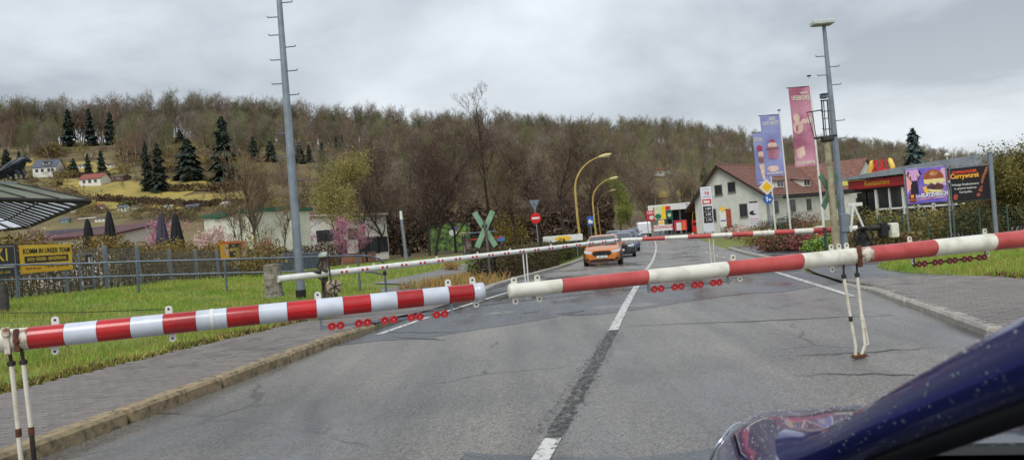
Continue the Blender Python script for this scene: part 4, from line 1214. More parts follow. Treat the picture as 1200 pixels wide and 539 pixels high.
def conifer(P, label, H, R0, seed, group=None, m=None, dens=1.0, low=.06, name="conifer"):
    t = MB().tube([(0, 0, -.3), (0, 0, H * .96)], [H * .016, .02], 7)
    return plant(name, label, "tree", P, [("trunk", t, M_bark_d), ("crown", conifer_mb(seed, H, R0, dens, low=low), m or M_conif)], group)
def bush_cloud(q, n, rx, ry, rz_, size, lump=.35, aspect=.6):
    d = q.normal(size=(n, 3)); d /= np.linalg.norm(d, axis=1)[:, None]
    k = 1 + lump * np.sin(d[:, 0] * 5 + 1) * np.sin(d[:, 1] * 6) * .8 + lump * .5 * np.sin(d[:, 2] * 9 + d[:, 0] * 4)
    r = (q.random(n) ** .4) * k
    C = d * r[:, None] * np.array((rx, ry, rz_)); C[:, 2] += rz_ * .9
    C = C[C[:, 2] > 0.02]
    return loose(C, size, q, aspect)
def bush(P, label, rx, ry, rz_, seed, m, n=1500, size=.09, group=None, name="shrub", stems=9, twig=M_twig_b):
    q = np.random.default_rng(seed); R = random.Random(seed)
    sm_ = MB(); rows = []
    for k in range(stems):
        a = R.uniform(0, 6.28); e_ = Vector((math.cos(a) * rx * R.uniform(.3, .9), math.sin(a) * ry * R.uniform(.3, .9), rz_ * R.uniform(1.0, 1.8)))
        b = Vector((math.cos(a) * .12, math.sin(a) * .12, -.05)); sm_.tube([b, b.lerp(e_, .5) + Vector((0, 0, .1)), e_], [.03, .02, .008], 4, 0, False)
    return plant(name, label, "shrub", P, [("stems", sm_, twig), ("leaves", MB().cloud(bush_cloud(q, n, rx, ry, rz_, size), 0), m)], group)
# ---- foreground and middle trees
ring = lambda px, d, dy=0: (lambda P: Vector((P.x, P.y, grd(P.x, P.y))))(W(px, 280, d))
H_of = lambda px, py, d: W(px, py, d).z - grd(W(px, py, d).x, d)
AG = "dark bare alders behind the side road"
alders = [(447, 104, 168, "dark bare alder at the left end of the row behind the slim grey post", 1),
          (474, 108, 152, "dark bare alder with a forked trunk just right of the slim grey post", 2),
          (505, 100, 148, "tallest dark bare alder in the middle of the row left of the tall thin tree", 3),
          (533, 106, 160, "dark bare alder at the right end of the row beside the tall thin tree", 4),
          (605, 100, 172, "brown bare tree behind the give way sign", 5),
          (632, 104, 160, "brown bare tree between the give way sign and the densest dark tree", 6),
          (664, 92, 152, "densest dark brown bare tree just left of the first yellow lamp", 7),
          (692, 112, 172, "lower brown bare tree behind the yellow lamps", 8)]
for px, d, py, lb, sd in alders:
    H_ = H_of(px, py, d)
    bare_tree(ring(px, d), lb, H_ * 1.02, 40 + sd, r0=.22, m_t=M_twig_d if sd != 5 else M_twig_b, group=AG, lev=4, kids=(16, 8, 6, 5), lens=(.40, .52, .55, .6), fork=.14, spread=.85, up=.35, tw=.024, stems=2 if sd in (2, 3) else 1, leaf=(5500, .17, M_twig_d if sd != 5 else M_twig_b, .8), thin=True)
bare_tree(ring(575, 104), "tall thin bare tree with a small open top rising above the others", H_of(561, 104, 104), 77, r0=.30, m_b=M_bark_d, m_t=M_twig_d, lev=4, kids=(13, 6, 5, 4), lens=(.27, .58, .6, .6), fork=.45, spread=.72, up=.6, tw=.020, jitter=.07)
bare_tree(ring(392, 88), "yellow green willow with arching branches in front of the white building", H_of(392, 178, 88), 91, r0=.34, m_b=M_bark, m_t=M_willow, lev=4, kids=(10, 8, 6, 5), lens=(.62, .55, .6, .62), fork=.18, spread=.8, up=.5, tw=.020, drop=.16, leaf=(16000, .085, M_willow, .9), name="willow")
bare_tree(ring(352, 92), "brownish bare tree partly behind the tall step pole", H_of(352, 192, 92), 93, r0=.25, m_t=M_twig_b, lev=4, kids=(9, 6, 5, 4), lens=(.5, .55, .6, .6), fork=.25, spread=.75, tw=.026)
bare_tree(ring(428, 94), "small brown bare tree between the willow and the dark alders", H_of(428, 205, 94), 94, r0=.2, m_t=M_twig_b, lev=4, kids=(9, 6, 5, 4), lens=(.5, .55, .6, .6), fork=.2, spread=.75, tw=.026)
bare_tree(ring(309, 46), "pollarded bare tree with many upright pale twigs behind the railing", H_of(305, 172, 46), 95, r0=.17, m_b=M_bark, m_t=mat("pale_brown_twigs", lin(150, 128, 98), lin(116, 96, 74), .6, .95), lev=4, kids=(14, 7, 5, 4), lens=(.62, .5, .5, .5), fork=.34, spread=.62, up=1.0, tw=.013, stems=1)
bare_tree(ring(741, 136), "fresh yellow green birch beside the third yellow lamp", H_of(738, 204, 136), 96, r0=.2, m_b=M_bark, m_t=M_willow2, lev=4, kids=(12, 7, 5, 4), lens=(.36, .5, .55, .6), fork=.12, spread=.6, up=.5, tw=.022, drop=.1, leaf=(9000, .10, M_willow2, .7), name="birch")
bare_tree(ring(727, 140), "second smaller yellow green birch left of the fresh one", H_of(722, 222, 140), 97, r0=.2, m_b=M_bark, m_t=M_willow2, lev=4, kids=(10, 7, 5, 4), lens=(.36, .5, .55, .6), fork=.12, spread=.6, up=.5, tw=.024, drop=.1, leaf=(6000, .10, M_willow2, .7), name="birch")
for px, d, py, lb, sd in ((775, 140, 214, "rust brown bare tree behind the red advert board", 11), (800, 150, 205, "brown bare tree behind the petrol station canopy", 12), (762, 160, 196, "grey brown bare tree above the white van", 13), (708, 150, 186, "brown bare tree behind the two nearest yellow lamps", 14), (590, 140, 180, "bare tree behind the bus shelter with yellow mossy twigs", 15), (826, 150, 212, "bare tree left of the white house gable", 16), (420, 118, 172, "bare tree behind the willow", 17), (285, 110, 205, "grey bare tree above the green trimmed hall", 18)):
    bare_tree(ring(px, d), lb, H_of(px, py, d), 200 + sd, r0=.22, m_t=M_twig_o if sd == 15 else M_twig_b, lev=4, kids=(12, 7, 5, 4), lens=(.45, .55, .6, .6), fork=.12, spread=.8, up=.4, tw=.030, leaf=(4500, .17, M_twig_o if sd == 15 else M_twig_b, .9), thin=True)
# blossom
for px, d, py, lb, sd, mt_, n in ((359, 80, 243, "narrow pink blossom tree right of the tall step pole", 21, M_pink, 2600), (396, 84, 256, "pink blossom tree under the willow", 22, M_pink, 2600), (424, 86, 262, "small pink blossom tree before the white building", 23, M_pink, 1500), (206, 52, 258, "bright pink blossom bush behind the two black parasols", 24, M_pink, 2400), (238, 54, 266, "pale pink blossom tree beside the green trimmed hall", 25, M_pale_pink, 3200), (258, 50, 270, "low pale blossom bush left of the cream wall", 26, M_pale_pink, 2200), (36, 46, 268, "pale blossom bush under the glass canopy", 27, M_pale_pink, 2000), (322, 66, 281, "reddish pink hedge bush below the cream wall", 28, mat("rose_brown_leaf", lin(190, 120, 104), lin(150, 90, 76), 1.5, .85), 2200)):
    H_ = max(2.0, H_of(px, py, d))
    bare_tree(ring(px, d), lb, H_, 300 + sd, r0=.09, m_t=mt_, lev=4, kids=(8, 5, 4, 3), lens=(.55, .6, .6, .6), fork=.12, spread=.8, up=.5, tw=.012, leaf=(n, .07, mt_, .35), name="blossom_tree")
for px, d, py, lb, sd in ((324, 58, 214, "slender bare tree against the cream hall left of the tall step pole", 61), (338, 62, 206, "second slender bare tree against the cream hall, nearest the step pole", 62), (274, 60, 222, "slender bare tree at the left end of the cream hall", 63)):
    bare_tree(ring(px, d), lb, H_of(px, py, d), 400 + sd, r0=.08, m_b=M_bark, m_t=MATS["pale_brown_twigs"], lev=4, kids=(10, 6, 5, 4), lens=(.40, .55, .6, .6), fork=.22, spread=.6, up=.6, tw=.016)
# ---- hillside wood
def hill_proto(seed, H, m_t, dens):
    tr_, lim, tw_ = grow(seed, H, H * .019, lev=3, kids=(int(13 * dens), 8, 6, 0), lens=(.42, .55, .6), fork=.20, spread=.75, up=.45, tw=.042, n0=5, jitter=.12)
    mb = MB(); mb.v, mb.f, mb.m, mb.sm = tr_.v, tr_.f, [1] * len(tr_.f), tr_.sm
    mb.add(lim.v, lim.f, 0); mb.cloud(strips(tw_), 0); mb.cloud(leaves_on(tw_, 330, .40, seed, 1.3, .07), 0)
    return mb.mesh("bare_tree", [m_t, M_hill_bark])
protos = [hill_proto(500 + i, 16, [M_hill_a, M_hill_b, M_hill_a, M_hill_c, M_hill_a, M_hill_b, M_hill_d][i], 1.0 if i % 2 else 1.2) for i in range(7)]
meadows = []      # outlines in hillside coordinates, filled below
def poly_px(pts):
    return [hit(x, y, 60) for x, y in pts]
MEAD = [[(40, 211), (100, 212), (118, 216), (200, 212), (250, 219), (200, 236), (110, 234), (78, 222)],
        [(66, 193), (100, 190), (140, 194), (138, 204), (84, 206)], [(4, 186), (40, 186), (40, 196), (4, 196)],
        [(192, 216), (235, 213), (262, 214), (262, 222), (196, 224)], [(205, 232), (240, 228), (292, 224), (292, 237), (230, 240), (208, 238)],
        [(100, 236), (210, 240), (216, 247), (110, 246)], [(228, 184), (252, 182), (252, 189), (230, 191)],
        [(590, 222), (622, 214), (640, 222), (610, 236), (588, 234)], [(1078, 196), (1102, 184), (1142, 182), (1150, 194), (1120, 200)], [(764, 226), (800, 224), (800, 232), (768, 234)]]
def in_poly(x, y, P):
    c = False; n = len(P)
    for i in range(n):
        a, b = P[i], P[(i + 1) % n]
        if (a[1] > y) != (b[1] > y) and x < (b[0] - a[0]) * (y - a[1]) / (b[1] - a[1]) + a[0]: c = not c
    return c
M_mead = mat("spring_meadow", lin(168, 148, 72), lin(128, 120, 58), .12, .95, c3=lin(152, 134, 68), detail=8)
mead_xy = []
for k, pl_ in enumerate(MEAD):
    H3 = poly_px(pl_); mead_xy.append([(p_.x, p_.y) for p_ in H3])
    # a cap of the terrain inside the outline
    xs = [p_.x for p_ in H3]; ys = [p_.y for p_ in H3]; st_ = max(1.5, (max(xs) - min(xs)) / 40)
    nx = int((max(xs) - min(xs)) / st_) + 2; ny = int((max(ys) - min(ys)) / st_) + 2
    mb = MB(); idx = {}
    for i in range(nx):
        for j in range(ny):
            x = min(xs) + i * st_; y = min(ys) + j * st_
            idx[i, j] = len(mb.v); mb.v.append((x, y, grd(x, y) + .22))
    for i in range(nx - 1):
        for j in range(ny - 1):
            cx = min(xs) + (i + .5) * st_; cy = min(ys) + (j + .5) * st_
            if in_poly(cx + st_ * .4 * math.sin(cy * .35), cy, mead_xy[-1]):
                mb.f.append([idx[i, j], idx[i + 1, j], idx[i + 1, j + 1], idx[i, j + 1]]); mb.m.append(0); mb.sm.append(True)
    if mb.f:
        structure("meadow", mb, M_mead)
CON = [(82, 128, 172, 17, "tall dark conifer, first of three in the bare wood on the left ridge"), (107, 127, 172, 15, "tall dark conifer, middle of three in the bare wood on the left ridge"), (131, 131, 170, 15, "tall dark conifer, last of three in the bare wood on the left ridge"),
       (174, 167, 226, 16, "slim dark conifer at the left of the pair above the meadow"), (188, 168, 226, 22, "broad dark conifer at the right of the pair above the meadow"),
       (222, 163, 212, 36, "wide rounded dark conifer left of the tallest one"), (211, 152, 168, 12, "small dark conifer above the wide rounded one"), (265, 137, 214, 34, "tallest broad dark conifer near the garden terraces"),
       (104, 180, 208, 11, "dark conifer behind the red roofed bungalow, left one"), (120, 176, 207, 13, "dark conifer behind the red roofed bungalow, right one"), (87, 186, 206, 13, "blue grey pine right of the white hill house"),
       (298, 160, 190, 13, "small dark conifer left of the tall step pole"), (318, 165, 190, 16, "rounded dark conifer beside the tall step pole"), (352, 168, 192, 14, "dark conifer just right of the tall step pole"), (363, 170, 190, 9, "smaller dark conifer right of the tall step pole"), (395, 160, 186, 10, "small dark conifer above the willow, left one"), (402, 158, 184, 9, "small dark conifer above the willow, right one"), (378, 166, 186, 9, "low dark conifer above the willow crown"), (9, 176, 204, 16, "dark conifer behind the black sculpture"), (24, 178, 204, 11, "slim dark conifer just right of the black sculpture"),
       (826, 196, 214, 13, "dark green ivy clad tree beside the house gable"), ]
CONP = [(px, hit(px, yb, 60).y, wp) for px, yt, yb, wp, lb in CON]
def forest_ok(X, Y):
    for P in mead_xy:
        if in_poly(X, Y, P): return False
    z = grd(X, Y); x_, y_ = proj((X, Y, z))
    for px, yc, wp in CONP:
        if abs(x_ - px) < wp * .55 + 5 and yc - 75 < Y < yc + 3: return False
    # the terraced gardens on the left slope stay open
    if x_ < 300 and y_ > 184 + 5 * math.sin(x_ * .05) + (4 if x_ > 150 else 0): return False
    if 300 <= x_ < 420 and y_ > 235: return False
    return True
cand = []
RT = random.Random(99)
tries = 0
while len(cand) < 2900 and tries < 60000:
    tries += 1
    u = RT.uniform(-.80, .80); dr = float(np.interp(u, _tu, _td)); ft = float(np.interp(u, [-0.9, -0.3, -0.05, 0.2, 0.45, 0.8], [135, 140, 160, 190, 210, 230]))
    if RT.random() < .16: Y = dr + RT.uniform(-14, 26)
    else: Y = ft + (dr - ft) * RT.random() ** .75
    X = u * Y
    if forest_ok(X, Y):
        k = (Y - ft) / (dr - ft)
        th = float(np.interp(u, [-0.8, 0, 0.3, 0.7], [19, 15, 12, 7]))
        hh = (th * RT.uniform(.85, 1.3) if k > .93 else RT.uniform(8, 15) * (1 if u < .2 else .85))
        cand.append((X, Y, hh))
cand.sort(key=lambda c: -c[2] / c[1])
near_, rest_ = cand[:286], cand[286:]
tree_objs = []
for i, (X, Y, hh) in enumerate(near_):
    o = obj("bare_tree", protos[i % 7], None, (X, Y, grd(X, Y) - .2), (0, 0, RT.uniform(0, 6.28)))
    k = hh / 16; o.scale = (k * RT.uniform(.85, 1.25), k * RT.uniform(.85, 1.25), k)
    x_ = proj((X, Y, grd(X, Y)))[0]; dr = float(np.interp(X / Y, _tu, _td))
    where = "on the skyline ridge" if Y > dr - 12 else ("on the upper slope" if Y > dr * .72 else "low on the slope")
    part_ = "left of the tall step pole" if x_ < 335 else ("above the willow and the dark alders" if x_ < 600 else ("above the yellow lamps" if x_ < 830 else "above the house and restaurant roofs"))
    tag(o, "bare brown deciduous tree %s %s" % (where, part_), "tree", "bare trees %s %s" % (where, part_)); tree_objs.append(o)
# the rest of the wood as one mass of instances
src = bpy.data.collections.new("wood_kinds")
for o in tree_objs[:7]: src.objects.link(o)
pm = bpy.data.meshes.new("wood")
pm.from_pydata([(X, Y, grd(X, Y) - .2) for X, Y, h in rest_], [], [])
for an, at_ in (("size", 'FLOAT_VECTOR'), ("turn", 'FLOAT'), ("pick", 'INT')): pm.attributes.new(an, at_, 'POINT')
sv = []
for X, Y, h in rest_:
    k = h / 16; sv += [k * RT.uniform(.85, 1.25), k * RT.uniform(.85, 1.25), k]
pm.attributes["size"].data.foreach_set("vector", sv); pm.attributes["turn"].data.foreach_set("value", [RT.uniform(0, 6.28) for _ in rest_]); pm.attributes["pick"].data.foreach_set("value", [RT.randrange(7) for _ in rest_])
wood = obj("wood", pm); tag(wood, kind="stuff")
ng = bpy.data.node_groups.new("wood_instances", 'GeometryNodeTree')
ng.interface.new_socket("Geometry", in_out='INPUT', socket_type='NodeSocketGeometry'); ng.interface.new_socket("Geometry", in_out='OUTPUT', socket_type='NodeSocketGeometry')
gi = ng.nodes.new("NodeGroupInput"); go_ = ng.nodes.new("NodeGroupOutput")
ci = ng.nodes.new("GeometryNodeCollectionInfo"); ci.inputs["Collection"].default_value = src; ci.inputs["Separate Children"].default_value = True; ci.inputs["Reset Children"].default_value = True
ip = ng.nodes.new("GeometryNodeInstanceOnPoints"); ip.inputs["Pick Instance"].default_value = True
def na(nm, ty):
    n = ng.nodes.new("GeometryNodeInputNamedAttribute"); n.data_type = ty; n.inputs["Name"].default_value = nm; return n.outputs[0]
cx_ = ng.nodes.new("ShaderNodeCombineXYZ"); ng.links.new(na("turn", 'FLOAT'), cx_.inputs[2])
ng.links.new(gi.outputs[0], ip.inputs["Points"]); ng.links.new(ci.outputs[0], ip.inputs["Instance"]); ng.links.new(na("pick", 'INT'), ip.inputs["Instance Index"])
ng.links.new(cx_.outputs[0], ip.inputs["Rotation"]); ng.links.new(na("size", 'FLOAT_VECTOR'), ip.inputs["Scale"]); ng.links.new(ip.outputs[0], go_.inputs[0])
md = wood.modifiers.new("instances", 'NODES'); md.node_group = ng
# ---- conifers on the slope: (px, top y, base y, width px, label)
for i, (px, yt, yb, wp, lb) in enumerate(CON):
    P = hit(px, yb, 60); d = P.y
    conifer(P, lb, (yb - yt) / F_PX * d * 1.02, wp / F_PX * d * .68, 700 + i, "dark conifers on the hillside", dens=1.1)
# spruce behind the restaurant
P = ring(1079, 72); conifer(P, "blue green spruce standing behind the red fronted restaurant", H_of(1077, 148, 72), 2.5, 801, None, M_conif2, 1.0, low=.12, name="spruce")
# bare shrubs and hedges on the terraces
M_scrub = mat("brown_scrub", lin(112, 92, 66), lin(82, 64, 46), .4, .95, rnd=.2)
M_scrub_g = mat("olive_scrub", lin(116, 114, 60), lin(84, 84, 48), .4, .95, rnd=.2)
M_scrub_y = mat("yellow_scrub", lin(158, 142, 82), lin(122, 106, 62), .4, .95, rnd=.2)
q = np.random.default_rng(11)
bm_ = [MB().cloud(bush_cloud(q, 420, 1, 1, .8, .13, aspect=.22), 0).mesh("scrub_bush", m) for m in (M_scrub, M_scrub_g, M_scrub_y, M_scrub)]
sc_n = 0
for tries in range(4000):
    if sc_n >= 250: break
    px = RT.uniform(-20, 470); py = RT.uniform(168, 262)
    if px > 310 and py < 215: continue
    P = hit(px, py, 60)
    if P.y > 600 or any(in_poly(P.x, P.y, m_) for m_ in mead_xy): continue
    k = P.y / F_PX * RT.uniform(4, 11)
    o = obj("scrub_bush", bm_[RT.randrange(4)], None, (P.x, P.y, P.z - .15), (0, 0, RT.uniform(0, 6)))
    o.scale = (k * RT.uniform(1, 2.2), k, k * RT.uniform(.7, 1.2)); sc_n += 1
    where = "on the slope behind the willow and step pole" if px > 310 else ("on the upper slope around the dark conifers" if py < 205 else ("around the yellow green meadow" if py < 240 else "among the low garden huts"))
    side_ = "" if px > 310 else (" at far left" if px < 70 else (" below the white hill house" if px < 150 and py > 205 else (" near the conifer pair" if px < 230 else " above the cream hall")))
    tag(o, "leafless scrub bush %s%s" % (where, side_), "shrub", "scrub bushes %s%s" % (where, side_))
for (px, py, rx, rz_, lb, m_) in ((60, 180, 13, 9, "big round yellowish bare tree beside the white hill house", M_scrub_y), (70, 214, 2.4, 2, "single round bush in the upper meadow", M_scrub_g), (262, 222, 15, 6, "dark brown thicket right of the upper meadow", M_scrub), (150, 240, 10, 4, "dark hedge clump below the meadow", M_scrub_g), (185, 210, 8, 5, "brown thicket left of the conifer pair", M_scrub), (355, 152, 8, 6, "rust orange bush on the slope right of the step pole", M_scrub_y)):
    P = hit(px, py + 4, 60); k = P.y / F_PX
    bush(P, lb, rx * k, rx * k, rz_ * k, int(px), m_, 1500, .45, None, stems=7)
# ---------------------------------------------------------------- little houses up the slope
M_render_w = mat("white_render", lin(226, 224, 214), lin(210, 208, 198), 3, .8)
M_slate = mat("slate_roof", lin(88, 96, 112), lin(66, 74, 90), 3, .55)
M_redroof = mat("red_tile_roof", lin(150, 78, 66), lin(122, 60, 52), 3, .65)
M_brownroof = mat("brown_roof", lin(98, 78, 68), lin(74, 60, 54), 3, .7)
M_win = mat("dark_window", (.03, .034, .04), None, 1, .1)
M_wood = mat("brown_boards", lin(110, 82, 60), lin(80, 60, 46), 3, .8)
def cottage(name, label, P, w_, dp, hw, hr, rz, mw, mr_, wins=(), dormer=None, chimney=True, cat="house", group=None, gable_front=False, over=.35):
    t = thing(name, label, cat, P, rz, group)
    MB().box((0, 0, hw / 2 - .75), (w_, dp, hw + 1.5)).build("wall", mw, t)
    mb = MB()
    a = over
    if gable_front:
        pts = [(-w_ / 2, hw), (w_ / 2, hw), (0, hw + hr)]
        MB().prism(pts, (0, -dp / 2, 0), dp).build("gable", mw, t)
        for sg in (-1, 1):
            L_ = math.hypot(w_ / 2 + a, hr * (1 + 2 * a / w_)); an = math.atan2(hr, w_ / 2)
            mb.box((sg * (w_ / 4 + a / 2 - .02), 0, hw + hr / 2 - hr * a / w_ + .1), (L_, dp + 2 * a, .14), M=Matrix.Rotation(sg * an, 3, 'Y'))
    else:
        pts = [(-dp / 2, hw), (dp / 2, hw), (0, hw + hr)]
        MB().prism(pts, (w_ / 2, 0, 0), w_, M=Matrix.Rotation(math.radians(90), 3, 'Z')).build("gable", mw, t)
        for sg in (-1, 1):
            L_ = math.hypot(dp / 2 + a, hr * (1 + 2 * a / dp)); an = math.atan2(hr, dp / 2)
            mb.box((0, sg * (dp / 4 + a / 2 - .02), hw + hr / 2 - hr * a / dp + .1), (w_ + 2 * a, L_, .14), M=Matrix.Rotation(-sg * an, 3, 'X'))
    rf = mb.build("roof", mr_, t)
    if chimney: MB().box((w_ * .2, .1, hw + hr), (.6, .6, 1.2), bev=.03).build("chimney", M_brownroof, rf)
    for (x, z, ww, wh) in wins:
        f = MB().box((x, -dp / 2 - .02, z), (ww + .16, .06, wh + .16)).build("window", M_white, t)
        MB().box((x, -dp / 2 - .05, z), (ww, .04, wh)).build("pane", M_win, f)
    if dormer:
        d_ = MB().box((dormer, -dp * .28, hw + hr * .5), (2.4, dp * .3, 1.1)).build("dormer", M_render_w, t)
        MB().box((dormer, -dp * .30, hw + hr * .5 + .62), (2.8, dp * .42, .14)).build("dormer_roof", mr_, d_)
        MB().box((dormer, -dp * .43 - .02, hw + hr * .5), (1.7, .04, .7)).build("pane", M_win, d_)
    return t
P = hit(58, 206, 60); k = P.y / F_PX
cottage("cottage", "white hill house with steep blue grey slate roof high on the left", P, 25 * k, 7.5, 9 * k, 9 * k, .12, M_render_w, M_slate, [(-8 * k, 5 * k, 1, 1.2), (-2 * k, 5 * k, 1, 1.2), (5 * k, 5 * k, 1, 1.2), (9 * k, 5 * k, 1, 1.2)], 2 * k)
P = hit(112, 217, 60); k = P.y / F_PX
cottage("bungalow", "white bungalow with dull red roof in the middle of the meadow", P, 26 * k, 6, 6.5 * k, 6 * k, -.08, M_render_w, M_redroof, [(-7 * k, 3.4 * k, 1, 1), (0, 3.4 * k, 1, 1.2), (7 * k, 3.4 * k, 1, 1)])
SHED = [(100, 198, 12, 4, "pale chalet just below the ridge conifers", M_render_w, M_slate), (131, 197, 9, 4, "small white hut right of the dark conifer pair", M_render_w, M_brownroof), (140, 212, 20, 5, "low dark shed above the meadow", M_wood, M_brownroof), (105, 184, 8, 6, "tiny white house tucked high in the bare trees", M_render_w, M_brownroof), (181, 225, 6, 8, "white garden hut at the upper end of the meadow steps", M_render_w, M_brownroof), (92, 249, 14, 7, "white garden hut with blue roof just right of the canopy corner", M_render_w, M_slate), (117, 246, 9, 5, "white garden hut with red roof below the meadow", M_render_w, M_redroof), (146, 248, 11, 6, "bright white garden hut below the meadow edge", M_render_w, M_slate), (162, 246, 12, 4, "flat pale garden hut beside the dark hedge clump", M_render_w, M_brownroof), (77, 262, 9, 5, "greenish garden tank hut low on the slope", mat("faded_green", lin(110, 140, 120), None, 1, .7), M_slate), (198, 245, 12, 3, "pale green roofed glasshouse above the pink blossom", mat("pale_green", lin(190, 200, 176), None, 1, .4), mat("pale_glass_roof", lin(196, 206, 190), None, 1, .2)), (227, 247, 15, 6, "dark timber garden hut with a flat roof", M_wood, M_slate), (265, 243, 9, 5, "white caravan like hut with a dark window above the cream hall", M_render_w, M_white), (226, 210, 10, 4, "grey shed beneath the wide rounded conifer", M_wood, M_slate), (300, 180, 9, 4, "pale hut on the slope left of the step pole", M_render_w, M_slate), (770, 206, 17, 7, "white house with red roof on the slope above the white van", M_render_w, M_redroof), (783, 204, 8, 6, "narrow white annexe beside the red roofed slope house", M_render_w, M_brownroof), (120, 259, 12, 4, "pale hut low on the slope behind the parasols", M_render_w, M_brownroof)]
for i, (px, py, wp, hp, lb, mw, mr_) in enumerate(SHED):
    P = hit(px, py, 60); k = P.y / F_PX
    cottage("garden_hut" if wp < 17 else "cottage", lb, P, wp * k, min(5, wp * k * .8), hp * .62 * k, hp * .5 * k, RT.uniform(-.25, .25), mw, mr_, [(-wp * k * .2, hp * .32 * k, wp * k * .16, hp * .28 * k), (wp * k * .2, hp * .32 * k, wp * k * .16, hp * .28 * k)], None, False, "hut" if wp < 17 else "house", over=.15)

# small fruit trees standing on the meadow, and dark hedgerows between the terraces
for px, py, hp in ((146, 224, 12), (166, 223, 9), (98, 226, 7), (120, 229, 6), (238, 236, 8), (252, 235, 9), (212, 221, 8), (190, 232, 7), (60, 216, 7), (276, 234, 10), (84, 200, 6), (160, 208, 8)):
    P = hit(px, py, 60); k = hp * P.y / F_PX / 16
    o = obj("fruit_tree", protos[RT.randrange(7)], None, P, (0, 0, RT.uniform(0, 6))); o.scale = (k * 1.3, k * 1.3, k)
    tag(o, "small bare fruit tree standing alone on the yellow green terrace meadow", "tree", "fruit trees on the terrace meadows")
def hedgerow(label, a, b, h, seed):
    n = 9; path = []
    for k in range(n):
        P = hit(a[0] + (b[0] - a[0]) * k / (n - 1), a[1] + (b[1] - a[1]) * k / (n - 1), 60); path.append((P.x, P.y))
    return path, h, label, seed
ROWS = [hedgerow("dark hedgerow above the upper meadow below the white hill house", (64, 208), (128, 210), 2.0, 1), hedgerow("long dark hedgerow along the lower edge of the yellow meadow", (112, 237), (214, 243), 2.2, 2), hedgerow("brown hedgerow between the two right hand meadows", (198, 226), (290, 223), 2.6, 3), hedgerow("dark hedgerow beside the garden huts left of the cream hall", (214, 243), (292, 241), 1.8, 4)]
# ================================================================ LEFT: CANOPY, SCULPTURE, PARASOLS, HALLS, HEDGE
EZ = 4.4
Rr = W(105, 236, 32); Nn = W(0, 231.5, 28); Ff = W(32, 264, 48)
for p_ in (Rr, Nn, Ff): p_.z = EZ
d1 = (Nn - Rr).normalized()
N2 = Rr + (Nn - Rr) * 2.6
Pb = Ff + Vector((-12, 6, 0)); Pc = Pb + Vector((-10, -10, 0)); Pd = N2 + Vector((-13, -7, 0))
poly = [N2, Rr, Ff, Pb, Pc, Pd]
cen = sum(poly, Vector()) / 6
cn = thing("pavilion_canopy", "large polygonal glass and black metal pavilion canopy at the left edge", "canopy", (cen.x, cen.y, grd(cen.x, cen.y)))
O = Vector(cn.location)
M_roofglass = mat("silver_roof_panel", lin(190, 196, 206), lin(168, 176, 188), 2, .22, metal=.3)
def milky(name, c):
    m = mat(name, c, None, 1, .3); nt = m.node_tree; p = nt.nodes["Principled BSDF"]; t_ = nt.nodes.new("ShaderNodeBsdfTranslucent"); t_.inputs[0].default_value = (*c, 1)
    x = nt.nodes.new("ShaderNodeMixShader"); x.inputs[0].default_value = .8; o_ = [n for n in nt.nodes if n.type == 'OUTPUT_MATERIAL'][0]
    nt.links.new(p.outputs[0], x.inputs[1]); nt.links.new(t_.outputs[0], x.inputs[2]); nt.links.new(x.outputs[0], o_.inputs[0]); return m
M_softglass = milky("milky_soffit_panel", lin(222, 230, 226)); M_roofglass = milky("pale_roof_panel", lin(226, 230, 236))
top = [p_.lerp(cen, .24) + Vector((0, 0, 1.05)) for p_ in poly]
inn = [p_.lerp(cen, .5) + Vector((0, 0, .15)) for p_ in poly]
for i in range(6):
    a, b = poly[i], poly[(i + 1) % 6]; ta, tb = top[i], top[(i + 1) % 6]; ia, ib = inn[i], inn[(i + 1) % 6]
    n = max(4, int((b - a).length / 1.5))
    mb = MB(); rb = MB(); cut = MB(); sg_ = MB()
    for k in range(n):
        f0, f1 = k / n, (k + 1) / n
        q = [a.lerp(b, f0), a.lerp(b, f1), ta.lerp(tb, f1), ta.lerp(tb, f0)]
        o = MB().add(q, [[0, 1, 2, 3]]).build("roof_panel", M_roofglass, cn, O)
        rb.tube([a.lerp(b, f0) + Vector((0, 0, .03)), ta.lerp(tb, f0) + Vector((0, 0, .03))], .035, 5)
        sg_.tube([a.lerp(b, f0) + Vector((0, 0, -.10)), ta.lerp(tb, f0) + Vector((0, 0, -.10))], .06, 5)
    for h in (.5,): sg_.tube([a.lerp(ta, h) + Vector((0, 0, -.12)), b.lerp(tb, h) + Vector((0, 0, -.12))], .04, 5)
    rb.build("roof_ribs", M_darkmetal, cn, O); sg_.build("soffit_ribs", M_darkmetal, cn, O)
    mb.tube([a + Vector((0, 0, -.07)), b + Vector((0, 0, -.07))], .10, 6); mb.build("fascia", M_darkmetal, cn, O)
    MB().tube([ta, tb], .07, 6).build("ridge_beam", M_galv, cn, O)
    ft = top[i]
    if i >= 3: MB().tube([(ft.x, ft.y, grd(ft.x, ft.y) - .2), (ft.x, ft.y, ft.z)], .12, 8).build("support_post", M_darkmetal, cn, O)
MB().add(top, [[0, 1, 2, 3, 4, 5]]).build("upper_deck", M_roofglass, cn, O)
